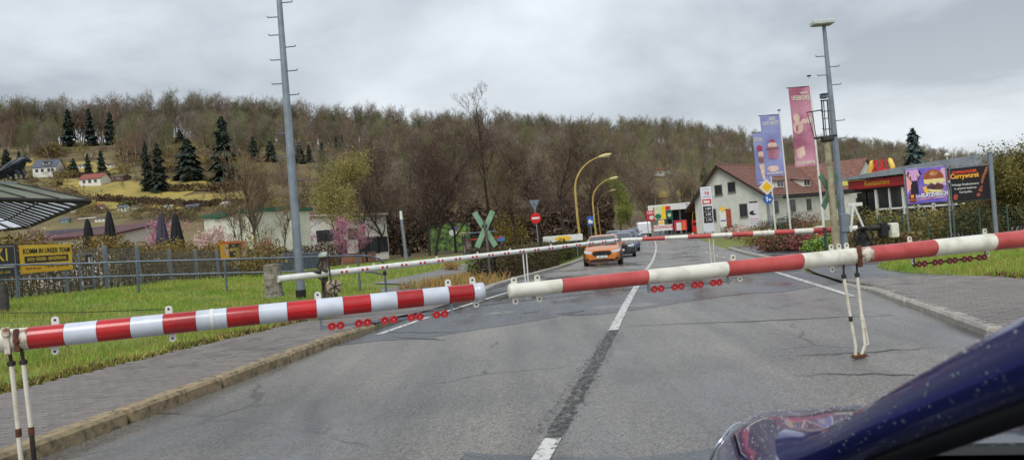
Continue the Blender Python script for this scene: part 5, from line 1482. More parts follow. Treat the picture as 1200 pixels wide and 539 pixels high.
# crouching dark bird-like sculpture with raised head
sp0 = W(20, 212, 31.0); sp0.z = EZ + 1.02
st = thing("sculpture", "crouching black bird sculpture with folded wings on top of the glass canopy", "sculpture", sp0); st.scale = (.78, .78, .72)
M_bronze = mat("black_bronze", (.012, .014, .02), (.05, .055, .07), 7, .35, metal=.5)
mb = MB()
prof = [(-1.3, .0, .03, .05), (-1.05, .14, .13, .18), (-.72, .34, .26, .30), (-.36, .58, .35, .37), (-.04, .76, .37, .38), (.20, .92, .33, .33), (.36, 1.06, .25, .26), (.50, 1.15, .20, .2), (.66, 1.12, .14, .14), (.80, 1.04, .07, .06), (.92, .96, .015, .015)]
rings = []
for i, (x, z, r, w_) in enumerate(prof):
    x2, z2 = prof[min(i + 1, 10)][:2]; x1, z1 = prof[max(i - 1, 0)][:2]; d_ = unit(Vector((x2 - x1, 0, z2 - z1))); up_ = Vector((-d_.z, 0, d_.x))
    rings.append([Vector((x, 0, z)) + up_ * (r * math.cos(a)) + Vector((0, w_ * math.sin(a), 0)) for a in [2 * math.pi * k / 12 for k in range(12)]])
mb.loft(rings); mb.build("body", M_bronze, st)
for sg in (-1, 1):
    mb = MB()
    for k in range(7):
        mb.tube([(.22 - .05 * k, sg * .30, .90 - .06 * k), (-.25 - .10 * k, sg * (.42 + .015 * k), .62 - .05 * k), (-.85 - .10 * k, sg * .34, .26 - .03 * k), (-1.2 - .07 * k, sg * .22, .02 - .01 * k)], [.07, .08, .05, .01], 5)
    mb.build("wing", M_bronze, st)
    MB().tube([(.10, sg * .18, .5), (.26, sg * .2, .26), (.24, sg * .2, .0), (.48, sg * .2, .0)], [.14, .09, .06, .03], 6).build("leg", M_bronze, st)
    MB().tube([(-.45, sg * .18, .4), (-.30, sg * .2, .2), (-.34, sg * .2, .0), (-.12, sg * .2, .0)], [.12, .08, .06, .03], 6).build("leg", M_bronze, st)
mb = MB()
for a_, b_ in (((.36, .06, 1.26), (.56, .08, 1.50)), ((.42, -.06, 1.26), (.74, -.06, 1.46)), ((.2, 0, 1.2), (.34, 0, 1.44))): mb.tube([a_, b_], [.06, .008], 5)
mb.tube([(.62, 0, 1.02), (.80, 0, .92), (.90, 0, .90)], [.06, .04, .01], 5)
mb.build("crest", M_bronze, st)
# folded parasols
M_para = mat("black_canvas", (.006, .006, .008), (.013, .013, .016), 4, .85)
M_para_g = mat("grey_violet_canvas", lin(74, 68, 84), lin(58, 54, 68), 4, .85)
PAR = [(22, 274, 50, 26, "nearly hidden folded black parasol under the canopy, left one", M_para), (47, 272, 49, 24, "small folded black parasol showing under the canopy corner", M_para), (102, 256, 44, 32, "folded black parasol with a pale crossbar, left of the taller one", M_para), (127, 247, 40, 40, "taller folded black parasol near the canopy corner", M_para), (188, 250, 44, 30, "slim folded grey violet parasol beside the pink blossom", M_para_g), (205, 250, 40, 32, "folded black parasol in front of the pink blossom", M_para)]
for px, py, d, hpx, lb, m_ in PAR:
    T_ = W(px, py, d); gz = grd(T_.x, T_.y)
    if T_.z - gz < 1.8: T_.z = gz + 2.1
    H_ = T_.z - gz
    t = thing("folded_parasol", lb, "parasol", (T_.x, T_.y, gz), 0, "folded parasols behind the hedge")
    MB().tube([(0, 0, 0), (0, 0, H_)], .03, 7).build("pole", M_galv_d, t)
    mb = MB(); rings = []
    L_ = hpx * d / F_PX * 1.25; L_ = min(L_, H_ - .4)
    for k, (z, r) in enumerate(((H_ - L_, .36), (H_ - L_ * .97, .38), (H_ - L_ * .6, .27), (H_ - L_ * .3, .19), (H_ - L_ * .08, .11), (H_ - .01, .03))):
        rings.append([(r * (1 + .16 * math.cos(8 * a)) * math.cos(a + .1 * k), r * (1 + .16 * math.cos(8 * a)) * math.sin(a + .1 * k), z) for a in [2 * math.pi * j / 32 for j in range(32)]])
    mb.loft(rings); mb.build("canopy", m_, t)
    MB().box((0, 0, .06), (.7, .7, .12), bev=.03).build("base", M_concrete, t)
    if py == 256: MB().box((0, 0, H_ + .02), (1.1, .06, .05)).build("crossbar", M_white, t)
# hedge of dry brown beech behind the fence
M_hedge = mat("dry_beech_leaf", lin(158, 130, 74), lin(104, 88, 50), .9, .9, c3=lin(132, 110, 58), lo=.3, hi=.7)
M_hedge_g = mat("green_brown_leaf", lin(112, 108, 50), lin(150, 122, 60), 1.0, .9)
def hedge(name, label, path, h, wd, n, size, mats_, seed, stems=True, zoff=0.0, cat="hedge"):
    q = np.random.default_rng(seed); L_ = [0.0]
    for a, b in zip(path[:-1], path[1:]): L_.append(L_[-1] + math.hypot(b[0] - a[0], b[1] - a[1]))
    s_ = q.uniform(0, L_[-1], n); X = np.interp(s_, L_, [p_[0] for p_ in path]); Y = np.interp(s_, L_, [p_[1] for p_ in path])
    k = q.random(n); hh = h * (1 + .10 * np.sin(s_ * 1.1 + seed) + .06 * np.sin(s_ * 3.7))
    w_ = q.uniform(-1, 1, n); w_ = np.sign(w_) * np.abs(w_) ** .45 * wd / 2 * (1 - .25 * k ** 3)
    gx = np.interp(s_, L_, np.gradient([p_[1] for p_ in path])); gy = -np.interp(s_, L_, np.gradient([p_[0] for p_ in path])); nn = np.hypot(gx, gy) + 1e-9
    X = X + gx / nn * w_; Y = Y + gy / nn * w_
    G_ = np.array([grd(x, y) for x, y in zip(X, Y)])
    C = np.stack([X, Y, G_ + zoff + hh * (k ** .75) * q.uniform(.9, 1.06, n)], 1)
    mid = path[len(path) // 2]; O = (mid[0], mid[1], grd(*mid))
    t = thing(name, label, cat, O)
    sel = q.random(n) < .6
    mb = MB(); mb.cloud(loose(C[sel], size, q), 0); mb.cloud(loose(C[~sel], size, q), 1); mb.build("leaves", mats_, t, O)
    if stems:
        mb = MB(); m = int(L_[-1] / .45)
        for i in range(m):
            s1 = L_[-1] * (i + .5) / m; x = float(np.interp(s1, L_, [p_[0] for p_ in path])); y = float(np.interp(s1, L_, [p_[1] for p_ in path])); z = grd(x, y)
            for j in range(3):
                a = q.uniform(0, 6.28); mb.tube([(x, y, z - .1), (x + .12 * math.cos(a), y + .12 * math.sin(a), z + h * .5), (x + .25 * math.cos(a), y + .25 * math.sin(a), z + h * .95)], [.025, .018, .006], 4, 0, False)
        mb.build("stems", M_bark_d, t, O)
    return t
hedge("beech_hedge", "tall dry brown beech hedge running behind the wire mesh fence", [(-16.4, 19.5), (-16.4, 24), (-16.4, 29), (-16.4, 34), (-16.4, 39), (-16.4, 45)], 1.95, 1.1, 30000, .055, [M_hedge, M_hedge_g], 3)
hedge("clipped_hedge", "brown clipped hedge in front of the white building beneath the willow", [(-25.2, 62), (-22.5, 62), (-19, 62.6), (-15.2, 63)], 2.0, 1.2, 9000, .08, [M_scrub, mat("dark_hedge_brown", lin(88, 66, 52), lin(66, 50, 42), 1.5, .9)], 4)
bush(hit(300, 325, 15), "straggly yellow green bush behind the railing left of the pole", .8, .7, .75, 21, M_hedge_g, 1600, .05)
bush(ring(300, 30), "loose bare bush at the end of the wire mesh fence", 1.2, 1.0, .9, 22, M_scrub_y, 1500, .06)
for path, h_, lb_, sd_ in ROWS: hedge("hedgerow", lb_, path, h_, 1.6, 2600, .30, [M_scrub, mat("dark_hedge_brown", lin(88, 66, 52), lin(66, 50, 42), 1.5, .9)], 50 + sd_, False)
hedge("thicket", "dark leafless thicket behind the trunks of the alders", [(W(px_, 290, 128).x, 128) for px_ in (425, 470, 520, 570, 620, 670, 720)], 7.0, 7.0, 15000, .42, [M_twig_d, M_twig_b], 61, False)
bush(ring(598, 112), "yellow flowering bush glowing behind the crossbuck and give way sign", 3.0, 2.4, 2.9, 62, mat("forsythia_yellow", lin(176, 158, 60), lin(130, 120, 54), 1.0, .85), 2600, .12, None, stems=9)
# low halls behind
def hall(name, label, x0, x1, yt0, yt1, d0, d1, mw, mr_, wins=(), roof_h=.35, depth=8, fascia=None):
    A = W(x0, yt0, d0); B = W(x1, yt1, d1); ga = min(grd(A.x, A.y), grd(B.x, B.y)) - .3
    L_ = math.hypot(B.x - A.x, B.y - A.y); rz = math.atan2(B.y - A.y, B.x - A.x)
    t = thing(name, label, "building", (A.x, A.y, ga), rz)
    zA, zB = A.z - ga, B.z - ga
    mb = MB(); mb.prism([(0, 0), (L_, 0), (L_, zB), (0, zA)], (0, 0, 0), depth); mb.build("wall", mw, t)
    mb = MB(); mb.prism([(-.3, zA + .02), (L_ + .3, zB + .02), (L_ + .3, zB + roof_h), (-.3, zA + roof_h)], (0, -.35, 0), depth + .7); mb.build("roof", mr_, t)
    for fx, zz, ww, wh in wins:
        f = MB().box((fx * L_, -.03, zz), (ww + .14, .08, wh + .14)).build("window", M_white, t); MB().box((fx * L_, -.06, zz), (ww, .06, wh)).build("pane", M_win, f)
    return t, L_, ga
M_cream = mat("cream_render", lin(228, 226, 210), lin(206, 204, 186), 1.2, .85)
M_pinkw = mat("pale_pink_render", lin(214, 200, 196), lin(196, 184, 178), 1.5, .85)
M_greenroof = mat("green_metal_roof", lin(48, 96, 70), lin(40, 80, 60), 3, .5)
hall("low_shop", "long low pale building with dark red roof edge behind the parasols", 133, 193, 276, 261.5, 62, 70, M_pinkw, mat("dark_red_edge", lin(92, 46, 48), lin(74, 38, 40), 3, .6), [(.1, 1.6, 1.0, .9), (.36, 1.6, 1.1, 1.0), (.58, 1.3, .7, .9), (.78, 1.7, 1.1, 1.2)], .2)
hall("low_shop", "blue grey low roofed building just left of the long pale one", 52, 133, 279, 272, 66, 70, mat("grey_render", lin(150, 148, 150), None, 1, .8), mat("blue_grey_roof", lin(120, 118, 130), lin(100, 98, 110), 2, .6), [], .6)
t_, L_, ga = hall("green_roof_hall", "cream walled hall with a green roof edge beside the pale blossom", 252, 298, 257, 248, 72, 70, M_cream, M_greenroof, [(.35, 2.0, 1.6, .7)])
hall("green_roof_hall", "taller cream hall with green downpipe left of the tall step pole", 276, 342, 249.5, 245, 70, 74, M_cream, M_greenroof, [], .3)
P = W(284, 268, 69.6); dp = thing("downpipe", "green downpipe on the cream hall wall", "pipe", (P.x, P.y - .15, grd(P.x, P.y)))
MB().tube([(0, 0, 0), (-.12, 0, W(283, 250, 69.6).z - grd(P.x, P.y))], .07, 7).build("pipe", M_greenroof, dp)
hall("white_house", "white building with tall dark windows behind the willow and pink blossom", 366, 452, 254, 252, 100, 104, M_render_w, mat("pale_roof_edge", lin(196, 188, 176), None, 1, .7), [(.1, 4.2, 1.4, 1.6), (.22, 4.2, 1.4, 1.6), (.36, 2.4, 1.4, 2.2), (.52, 4.2, 1.4, 1.6), (.66, 2.4, 1.6, 2.4), (.8, 2.4, 1.6, 2.4), (.93, 2.4, 1.4, 2.2)], .3)
for px, d, w_, h_, lb in ((398, 96, 9, 1.2, "low terracotta wall in front of the white building"),):
    P = ring(px, d); t = thing("garden_wall", lb, "wall", P); MB().box((0, 0, h_ / 2), (w_, .3, h_), bev=.02).build("wall", mat("terracotta", lin(176, 124, 96), lin(150, 104, 80), 2, .8), t); MB().box((0, 0, h_ + .04), (w_ + .1, .4, .08), bev=.01).build("coping", M_concrete, t)
# grey paling fence before the trees
A, B = W(318, 296, 56), W(372, 293, 60)
t = thing("paling_fence", "grey paling fence between the tall step pole and the brown hedge", "fence", (A.x, A.y, grd(A.x, A.y)))
O = Vector(t.location); n = 26
for k in range(n + 1):
    x = A.x + (B.x - A.x) * k / n; y = A.y + (B.y - A.y) * k / n; MB().box((x, y, grd(x, y) + .65), (.12, .04, 1.45), bev=.01).build("paling", M_galv_d, t, O)
MB().tube([A + Vector((0, .05, -A.z + grd(A.x, A.y) + 1.1)), B + Vector((0, .05, -B.z + grd(B.x, B.y) + 1.1))], .04, 5).build("rail", M_galv_d, t, O)
# graffiti wall in green and the bus shelter
A, B = W(505, 291, 122), W(552, 287, 124)
gz = grd(A.x, A.y); zt = W(520, 263, 122).z
gwl = thing("graffiti_wall", "bright green graffiti wall half hidden behind the dark alders", "wall", (A.x, A.y, gz), math.atan2(B.y - A.y, B.x - A.x))
L_ = math.hypot(B.x - A.x, B.y - A.y)
M_graf = mat("green_graffiti", lin(132, 166, 84), lin(52, 66, 48), 1.3, .8, c3=lin(92, 122, 66), lo=.38, hi=.62)
MB().box((L_ / 2, 0, (zt - gz) / 2), (L_, .3, zt - gz)).build("wall", M_graf, gwl)
rg = random.Random(5)
for k in range(3):
    x = rg.uniform(.6, L_ - 1); z = rg.uniform(.5, zt - gz - .6)
    flat(ell(x, z, rg.uniform(.3, .8), rg.uniform(.25, .6), 9), -.155, gwl, mat("graffiti_%s" % ["white", "violet", "yellow"][k % 3], [lin(220, 226, 214), lin(120, 90, 150), lin(214, 210, 90)][k % 3], None, 1, .7), "graffiti_print")
P = hit(563, 293.5, 30); P = Vector((W(563, 293, 74).x, 74, grd(W(563, 293, 74).x, 74)))
bs = thing("bus_shelter", "small glazed bus shelter with a dark frame beside the green graffiti wall", "bus shelter", P, .25)
for x in (-1.5, 1.5):
    for y in (0, 1.3): MB().tube([(x, y, 0), (x, y, 2.3)], .05, 6).build("post", M_darkmetal, bs)
MB().box((0, .65, 2.38), (3.4, 1.9, .16), bev=.04).build("roof", M_galv_d, bs)
M_shglass = mat("shelter_glass", (.5, .55, .56), None, 1, .05, trans=.9)
for k in range(3): MB().box((-1.0 + k, 1.3, 1.15), (.92, .02, 1.9)).build("pane", M_shglass, bs)
for x in (-1.5, 1.5): MB().box((x, .65, 1.15), (.02, 1.1, 1.9)).build("pane", M_shglass, bs)
MB().box((.2, 1.05, .45), (2.2, .4, .06), bev=.02).build("bench", M_wood, bs)
MB().box((-1.0, 1.26, 1.3), (.7, .03, 1.1)).build("timetable", mat("poster_red", lin(170, 60, 58), lin(206, 200, 190), 2, .5), bs)
MB().box((2.3, .3, 1.55), (.8, .05, .5), bev=.02).build("stop_sign_board", mat("blue_sign", lin(70, 120, 170), None, 1, .4), bs)
MB().tube([(2.3, .36, 0), (2.3, .36, 1.9)], .04, 6).build("stop_sign_post", M_galv, bs)
# ================================================================ ISLAND LEFT OF THE ROAD: HEDGE AND GRASSES
hedge("box_hedge", "dark clipped hedge on the island left of the parked orange car", [ST(26.5, -6.9), ST(30, -6.5), ST(34, -6.4), ST(38, -6.6)], 1.15, 1.7, 14000, .055, [mat("dark_hedge_leaf", lin(70, 62, 36), lin(96, 92, 46), 1.6, .85), mat("brown_hedge_leaf", lin(94, 72, 50), lin(66, 52, 38), 2, .85)], 8)
hedge("box_hedge", "longer green topped hedge behind the orange car and the first yellow lamp", [ST(42, -7.3), ST(50, -7.4), ST(58, -7.6), ST(66, -8)], 1.25, 1.7, 9000, .09, [mat("green_hedge_leaf", lin(88, 92, 40), lin(62, 66, 32), 1.2, .85), MATS["dark_hedge_leaf"]], 9)
q = np.random.default_rng(31)
rows = []
for k in range(3800):
    s_ = q.uniform(23.6, 31); t_ = q.uniform(-9.6 + .1 * (s_ - 23), -5.9)
    if s_ > 26 and t_ > -7.4: continue
    X, Y = ST(s_, t_); z = grd(X, Y); a = q.uniform(0, 6.28); h = q.uniform(.12, .42)
    rows.append(((X, Y, z), (X + math.cos(a) * h * .5, Y + math.sin(a) * h * .5, z + h), .014, .004))
mb = MB(); V = strips(rows); mb.cloud(V[:2200], 0); mb.cloud(V[2200:], 1)
tag(mb.build("ornamental_grass", [mat("tawny_grass", lin(186, 150, 88), lin(150, 116, 66), 1.2, .8), mat("fresh_grass", lin(110, 148, 60), lin(140, 150, 70), 1.2, .8)]), kind="stuff")
for px, py, lb, sd in ((530, 317, "low tawny shrub at the left tip of the grass island", 41), (556, 318, "low green shrub in the grass island beside the crossbuck post", 42), (600, 318, "rounded tawny shrub against the island hedge", 43)):
    bush(hit(px, py, 18), lb, .55, .45, .28, sd, MATS["tawny_grass"] if sd != 42 else MATS["fresh_grass"], 700, .045, stems=5)
# give way (seen from behind) and no entry signs on one post
P = Vector((W(632, 290, 46).x, 46, 0)); P.z = grd(P.x, P.y)
t = thing("sign_post", "grey post with the back of a triangular sign above a red no entry disc", "road sign", P)
zt = W(628, 234, 46).z - P.z
MB().tube([(0, 0, -.2), (-.1, 0, zt)], .035, 8).build("post", M_galv, t)
zc = W(630, 255.5, 46).z - P.z
Mr = Matrix.Rotation(.5, 3, 'Z')
dn = Vector((math.sin(-.35), -math.cos(-.35), 0))
MB().disc(Vector((-.08, -.06, zc)), dn, .34, .012, 28).build("disc", mat("sign_red", lin(206, 24, 36), None, 1, .35), t)
MB().box(Vector((-.08, -.06, zc)) + dn * .009, (.50, .006, .12), -.35, bev=.002).build("white_bar", M_white, t)
z3 = W(628, 241, 46).z - P.z
MB().prism([(-.42, .36), (.42, .36), (0, -.38)], Vector((-.09, .03, z3)), .012, M=Matrix.Rotation(.6, 3, 'Z')).build("triangle_back", M_galv, t)
MB().box((-.085, .015, z3 + .1), (.16, .03, .08), .6).build("bracket", M_galv_d, t)
# white and yellow direction board lying low behind the hedge
A = W(640, 281, 48); t = thing("direction_board", "long low white and yellow board behind the island hedge", "sign", (A.x, A.y, grd(A.x, A.y)))
for x in (.2, 2.0): MB().tube([(x, .05, 0), (x, .05, A.z - grd(A.x, A.y))], .04, 6).build("post", M_galv, t)
MB().box((1.1, 0, A.z - grd(A.x, A.y)), (2.6, .06, .42), bev=.02).build("board", M_white, t); MB().prism(ell(1.1, 0, .55, .17, 14), (0, -.045, A.z - grd(A.x, A.y)), .012).build("yellow_oval", M_yel, t)
# blue road sign behind the first lamp
P = Vector((W(694, 285, 70).x, 70, 0)); P.z = grd(P.x, P.y); zc = W(694.5, 258.5, 70).z - P.z
t = thing("road_sign", "square blue sign with a white picture behind the first yellow lamp", "road sign", P)
MB().tube([(0, .05, 0), (0, .05, zc + .5)], .04, 6).build("post", M_galv, t)
MB().box((0, 0, zc), (.62, .03, .80), bev=.01).build("board", mat("sign_blue", lin(36, 96, 176), None, 1, .35), t)
flat([(-.2, -.25), (.2, -.25), (.2, .02), (.05, .0), (0, .18), (-.2, .05)], zc * 0 - .018, t, M_white, "white_picture").location.z = zc
# ================================================================ YELLOW STREET LAMPS
M_lampy = mat("ochre_lamp_paint", lin(196, 170, 92), lin(168, 142, 76), 2, .5)
def lamp(px, py_top, pxt, d, label):
    P = W(px, 290, d); P.z = grd(P.x, P.y)
    t = thing("street_lamp", label, "street lamp", P, 0, "yellow street lamps beside the road")
    T_ = W(pxt, py_top, d); zt = T_.z - P.z; xt = T_.x - P.x
    st_ = zt - 2.7
    pts = [(0, 0, -.3), (0, 0, 1.0), (-.10, 0, st_ * .55), (-.12, 0, st_)]
    for k in range(1, 9):
        a = k / 8 * math.pi / 2 * .86
        pts.append((-.12 + (xt - .5) * (1 - math.cos(a)), -.2 * (k / 8), st_ + (zt - st_) * math.sin(a) / math.sin(math.pi / 2 * .86) * .97))
    MB().tube(pts, [.12, .115, .105, .095] + [.085 - .005 * k for k in range(8)], 10).build("mast", M_lampy, t)
    e_ = Vector(pts[-1])
    mb = MB(); d_ = unit(Vector((1, -.1, .16)))
    mb.tube([e_ - d_ * .1, e_ + d_ * .15, e_ + d_ * .55, e_ + d_ * .95], [.07, .12, .15, .06], 10); mb.build("lamp_head", mat("pale_lamp_head", lin(226, 210, 150), lin(206, 188, 120), 2, .4), t)
    MB().box(e_ + d_ * .5 + Vector((0, 0, -.13)), (.6, .18, .03), bev=.01).build("lens", M_white, t)
    MB().box((.0, -.135, .9), (.14, .03, .45)).build("door", M_lampy, t)
lamp(681, 181.5, 720, 60, "nearest and tallest yellow curved street lamp beside the parked orange car")
lamp(700, 208, 727, 88, "middle yellow curved street lamp, second in the row of three")
lamp(705, 222.5, 723, 121, "farthest and smallest yellow curved street lamp of the three")
# ================================================================ VEHICLES
M_carglass = mat("car_glass", (.03, .035, .04), (.06, .066, .072), 2, .05, spec=1.0, coat=1.0)
M_tyre = M_rubber
M_rim = mat("alloy_rim", lin(176, 178, 182), lin(150, 152, 156), 6, .3, metal=.7)
M_lamp_w = mat("headlamp_glass", lin(226, 230, 234), lin(190, 196, 202), 18, .12, coat=.5)
M_plate = mat("number_plate", lin(226, 226, 220), None, 1, .4)
M_chrome = mat("chrome_trim", lin(200, 202, 206), None, 1, .18, metal=.9)
def wheel(t, x, y, r, w_):
    tw = MB(); sgn = 1 if x > 0 else -1
    tw.lathe((x, y, r), [(r * .62, -w_ / 2), (r * .93, -w_ / 2), (r, -w_ * .36), (r, w_ * .36), (r * .93, w_ / 2), (r * .62, w_ / 2)], 22, 0, axis=(sgn, 0, 0))
    o = tw.build("wheel", M_tyre, t)
    rm = MB(); rm.lathe((x, y, r), [(0, w_ * .40), (r * .14, w_ * .42), (r * .16, w_ * .30)], 14, 0, axis=(sgn, 0, 0)); rm.lathe((x, y, r), [(r * .56, w_ * .46), (r * .64, w_ * .5), (r * .64, w_ * .3)], 22, 0, axis=(sgn, 0, 0))
    for k in range(5):
        a = k * 2 * math.pi / 5; rm.tube([(x + sgn * w_ * .38, y, r), (x + sgn * w_ * .44, y + math.cos(a) * r * .6, r + math.sin(a) * r * .6)], [r * .10, r * .08], 5)
    rm.build("rim", M_rim, o)
def car(label, name, P, rz, paint, L=4.4, Wd=1.82, H=1.46, plate="", grille="dark", group=None, cat="car", face=True, roof=None):
    """hatchback with its front towards local -y"""
    t = thing(name, label, cat, P, rz, group)
    hw = Wd / 2; k = H / 1.46
    # stations: y, half width at belt, top of the lower body, bottom
    SX = [(-L / 2 + .00, .70, .62, .30), (-L / 2 + .06, .80, .72, .22), (-L / 2 + .25, .90, .80, .19), (-L / 2 + .6, .965, .88, .18), (-L / 2 + 1.15, 1.0, .965, .18), (-L / 2 + 1.45, 1.0, 1.0, .18), (0, 1.0, 1.0, .18), (L / 2 - .9, 1.0, 1.02, .18), (L / 2 - .35, .96, 1.03, .20), (L / 2 - .08, .90, .98, .25), (L / 2, .82, .85, .34)]
    rings = []
    for y, wk, zt, zb in SX:
        w_ = hw * wk; zt *= k
        half = [(0, zb), (w_ * .86, zb), (w_ * .97, zb + .10), (w_, zb + .30 * (zt - zb)), (w_ * .99, zb + .62 * (zt - zb)), (w_ * .955, zb + .86 * (zt - zb)), (w_ * .86, zt - .012), (w_ * .45, zt + .012)]
        full = [(x, y, z) for x, z in half] + [(0, y, zt + .02)] + [(-x, y, z) for x, z in half[:0:-1]]
        rings.append(full)
    body = MB().loft(rings); b = body.build("body", paint, t)
    # cabin: painted roof and pillars, dark glass set in
    CS = [(-L / 2 + 1.12, .86, .965), (-L / 2 + 1.95, .70, 1.40), (-L / 2 + 2.35, .69, 1.455), (L / 2 - 1.2, .67, 1.45), (L / 2 - .62, .64, 1.36), (L / 2 - .16, .78, 1.0)]
    cab = MB(); rr = []
    for y, wt, zt in CS:
        zt *= k; zb = .96 * k; wb = hw * .90
        w2 = hw * wt * 1.06
        rr.append([(wb, y, zb), (max(w2, wb * .9) if zt < 1.1 * k else w2, y, zt - .035), (w2 * .8, y, zt), (0, y, zt + .012), (-w2 * .8, y, zt), (-(max(w2, wb * .9) if zt < 1.1 * k else w2), y, zt - .035), (-wb, y, zb)])
    cab.loft(rr, close=False, cap=False); cab.build("roof", roof or paint, t)
    ys = CS[0][0]; y1 = CS[1][0]
    def sh(p_, o_): return (p_[0], p_[1] - .012, p_[2] + o_)
    w0, w1 = hw * .80, hw * .66
    q = [(-w0, ys + .04, .985 * k), (w0, ys + .04, .985 * k), (w1, y1 - .05, 1.375 * k), (-w1, y1 - .05, 1.375 * k)]
    ws = MB(); mid0 = [((q[0][i] + q[1][i]) / 2) for i in range(3)]
    ws.add([sh(p_, .02) for p_ in q], [[0, 1, 2, 3]]); ws.build("windscreen", M_carglass, t)
    mb = MB(); mb.tube([(-w0 * .9, ys - .0, .985 * k), (-.1, ys + .06, 1.03 * k)], .01, 4); mb.tube([(0.1, ys + .0, .985 * k), (w0 * .85, ys + .06, 1.03 * k)], .01, 4); mb.build("wipers", M_black, t)
    mb = MB(); a_, b_ = hw * .76, hw * .66
    mb.add([(-a_, L / 2 - .22, 1.05 * k), (a_, L / 2 - .22, 1.05 * k), (b_, L / 2 - .60, 1.34 * k), (-b_, L / 2 - .60, 1.34 * k)], [[3, 2, 1, 0]]); 
    for i in range(4): mb.v[i] = (mb.v[i][0], mb.v[i][1] + .03, mb.v[i][2] + .012)
    mb.build("rear_window", M_carglass, t)
    for sg in (-1, 1):
        for (ya, yb, za, zb_) in ((ys + .45, -.02, .99, 1.375), (.06, L / 2 - .95, .99, 1.375)):
            mb = MB(); f = [(ya, za * k, hw * .905), (yb, za * k, hw * .905), (yb - (.0 if ya > 0 and False else .0), zb_ * k, hw * .735), (ya + (.42 if ya < 0 else 0), zb_ * k, hw * .735)]
            mb.add([(sg * (x + .008), y, z) for y, z, x in f], [[0, 1, 2, 3] if sg > 0 else [3, 2, 1, 0]]); mb.build("side_window", M_carglass, t)
        mb = MB(); mb.lathe((sg * (hw + .12), -L / 2 + 1.50, 1.02 * k), [(0, -.07), (.07, -.06), (.095, 0), (.08, .05), (0, .06)], 10, axis=(0, -1, 0)); mb.box((sg * (hw + .02), -L / 2 + 1.5, .99 * k), (.14, .05, .04)); mb.build("wing_mirror", paint, t)
        for y in (-L / 2 + .82, L / 2 - .80): 
            wheel(t, sg * (hw - .10), y, .32, .21)
            a = MB(); a.lathe((sg * (hw - .012), y, .33), [(.0, .004), (.37, .004), (.37, .016), (.345, .018)], 20, axis=(sg, 0, 0)); a.build("wheel_arch", M_black, t)
        # headlamps wrap round the corner
        hl = MB(); z0 = .66 * k
        hl.loft([[(sg * hw * .50, -L / 2 - .004, z0 + .02), (sg * hw * .50, -L / 2 + .01, z0 + .075)], [(sg * hw * .66, -L / 2 + .02, z0 - .02), (sg * hw * .66, -L / 2 + .03, z0 + .105)], [(sg * hw * .83, -L / 2 + .07, z0 + .0), (sg * hw * .83, -L / 2 + .12, z0 + .13)], [(sg * hw * .915, -L / 2 + .22, z0 + .05), (sg * hw * .91, -L / 2 + .26, z0 + .15)]], close=False, cap=False, smooth=True)
        vv = [(x * 1.012, y - .012, z) for x, y, z in hl.v]; hl.v = vv
        hl.build("headlight", M_lamp_w, t)
        fg = MB(); fg.box((sg * hw * .74, -L / 2 + .035, .37 * k), (.24, .05, .09), bev=.02); fg.build("bumper_vent", M_black, t)
        tl = MB(); tl.box((sg * hw * .70, L / 2 - .06, .86 * k), (.36, .08, .16), bev=.03); tl.build("tail_light", mat("tail_red", lin(150, 14, 20), None, 1, .2), t)
    gm = M_black if grille == "dark" else M_chrome
    g_ = MB(); g_.prism([(-.46, .02), (-.36, -.09), (.36, -.09), (.46, .02), (.40, .10), (0, .115), (-.40, .10)], (0, -L / 2 - .03, .62 * k), .06); g_.build("grille", M_black, t)
    g2 = MB(); g2.tube([(-.47, -L / 2 - .028, .64 * k), (-.37, -L / 2 - .035, .73 * k), (0, -L / 2 - .04, .745 * k), (.37, -L / 2 - .035, .73 * k), (.47, -L / 2 - .028, .64 * k)], .012, 5); g2.build("grille_frame", gm, t)
    MB().prism([(-.62, -.05), (.62, -.05), (.52, .05), (-.52, .05)], (0, -L / 2 - .012, .31 * k), .05).build("lower_intake", M_black, t)
    pl_ = MB().box((0, -L / 2 - .035, .47 * k), (.50, .016, .11), bev=.004).build("number_plate", M_plate, t)
    if plate: text(plate, .10, M_ink, pl_, (.02, -L / 2 - .046, .47 * k), sx=.85)
    MB().box((0, L / 2 + .0, .62 * k), (.5, .03, .11), bev=.004).build("rear_plate", M_plate, t)
    return t
M_orange = mat("orange_car_paint", lin(214, 126, 34), lin(202, 112, 26), 2, .28, coat=1.0, metal=.1)
M_blackcar = mat("black_car_paint", (.02, .022, .026), (.03, .032, .036), 2, .22, coat=1.0)
M_bluecar = mat("lilac_blue_car_paint", lin(112, 122, 168), lin(96, 106, 150), 2, .28, coat=1.0, metal=.2)
M_greycar = mat("grey_car_paint", lin(128, 136, 146), lin(108, 116, 126), 2, .3, coat=1.0, metal=.3)
def at(px, d, dt=0): 
    X = W(px, 290, d).x; return Vector((X, d, gs(inv(X, d)[0]) + .004))
P = at(707, 36.8)
car("orange hatchback with lights and wide dark grille waiting first in the oncoming lane", "parked_car", P, -ROAD + .05, M_orange, plate="SM T 210", grille="dark", group="cars waiting in the oncoming lane")
car("black car tucked close behind the orange hatchback", "parked_car", at(727.5, 46.5), -ROAD + .05, M_blackcar, H=1.5, group="cars waiting in the oncoming lane")
car("lilac blue car third in the waiting queue", "parked_car", at(735.5, 58), -ROAD + .07, M_bluecar, H=1.62, group="cars waiting in the oncoming lane")
car("grey blue car behind the queue beneath the lamps", "parked_car", at(720, 74), -ROAD + .09, M_greycar, H=1.62, group="cars waiting in the oncoming lane")
car("dark car fifth along, left of the white van", "parked_car", at(743, 92), -ROAD + .1, M_blackcar, H=1.6, group="cars waiting in the oncoming lane")
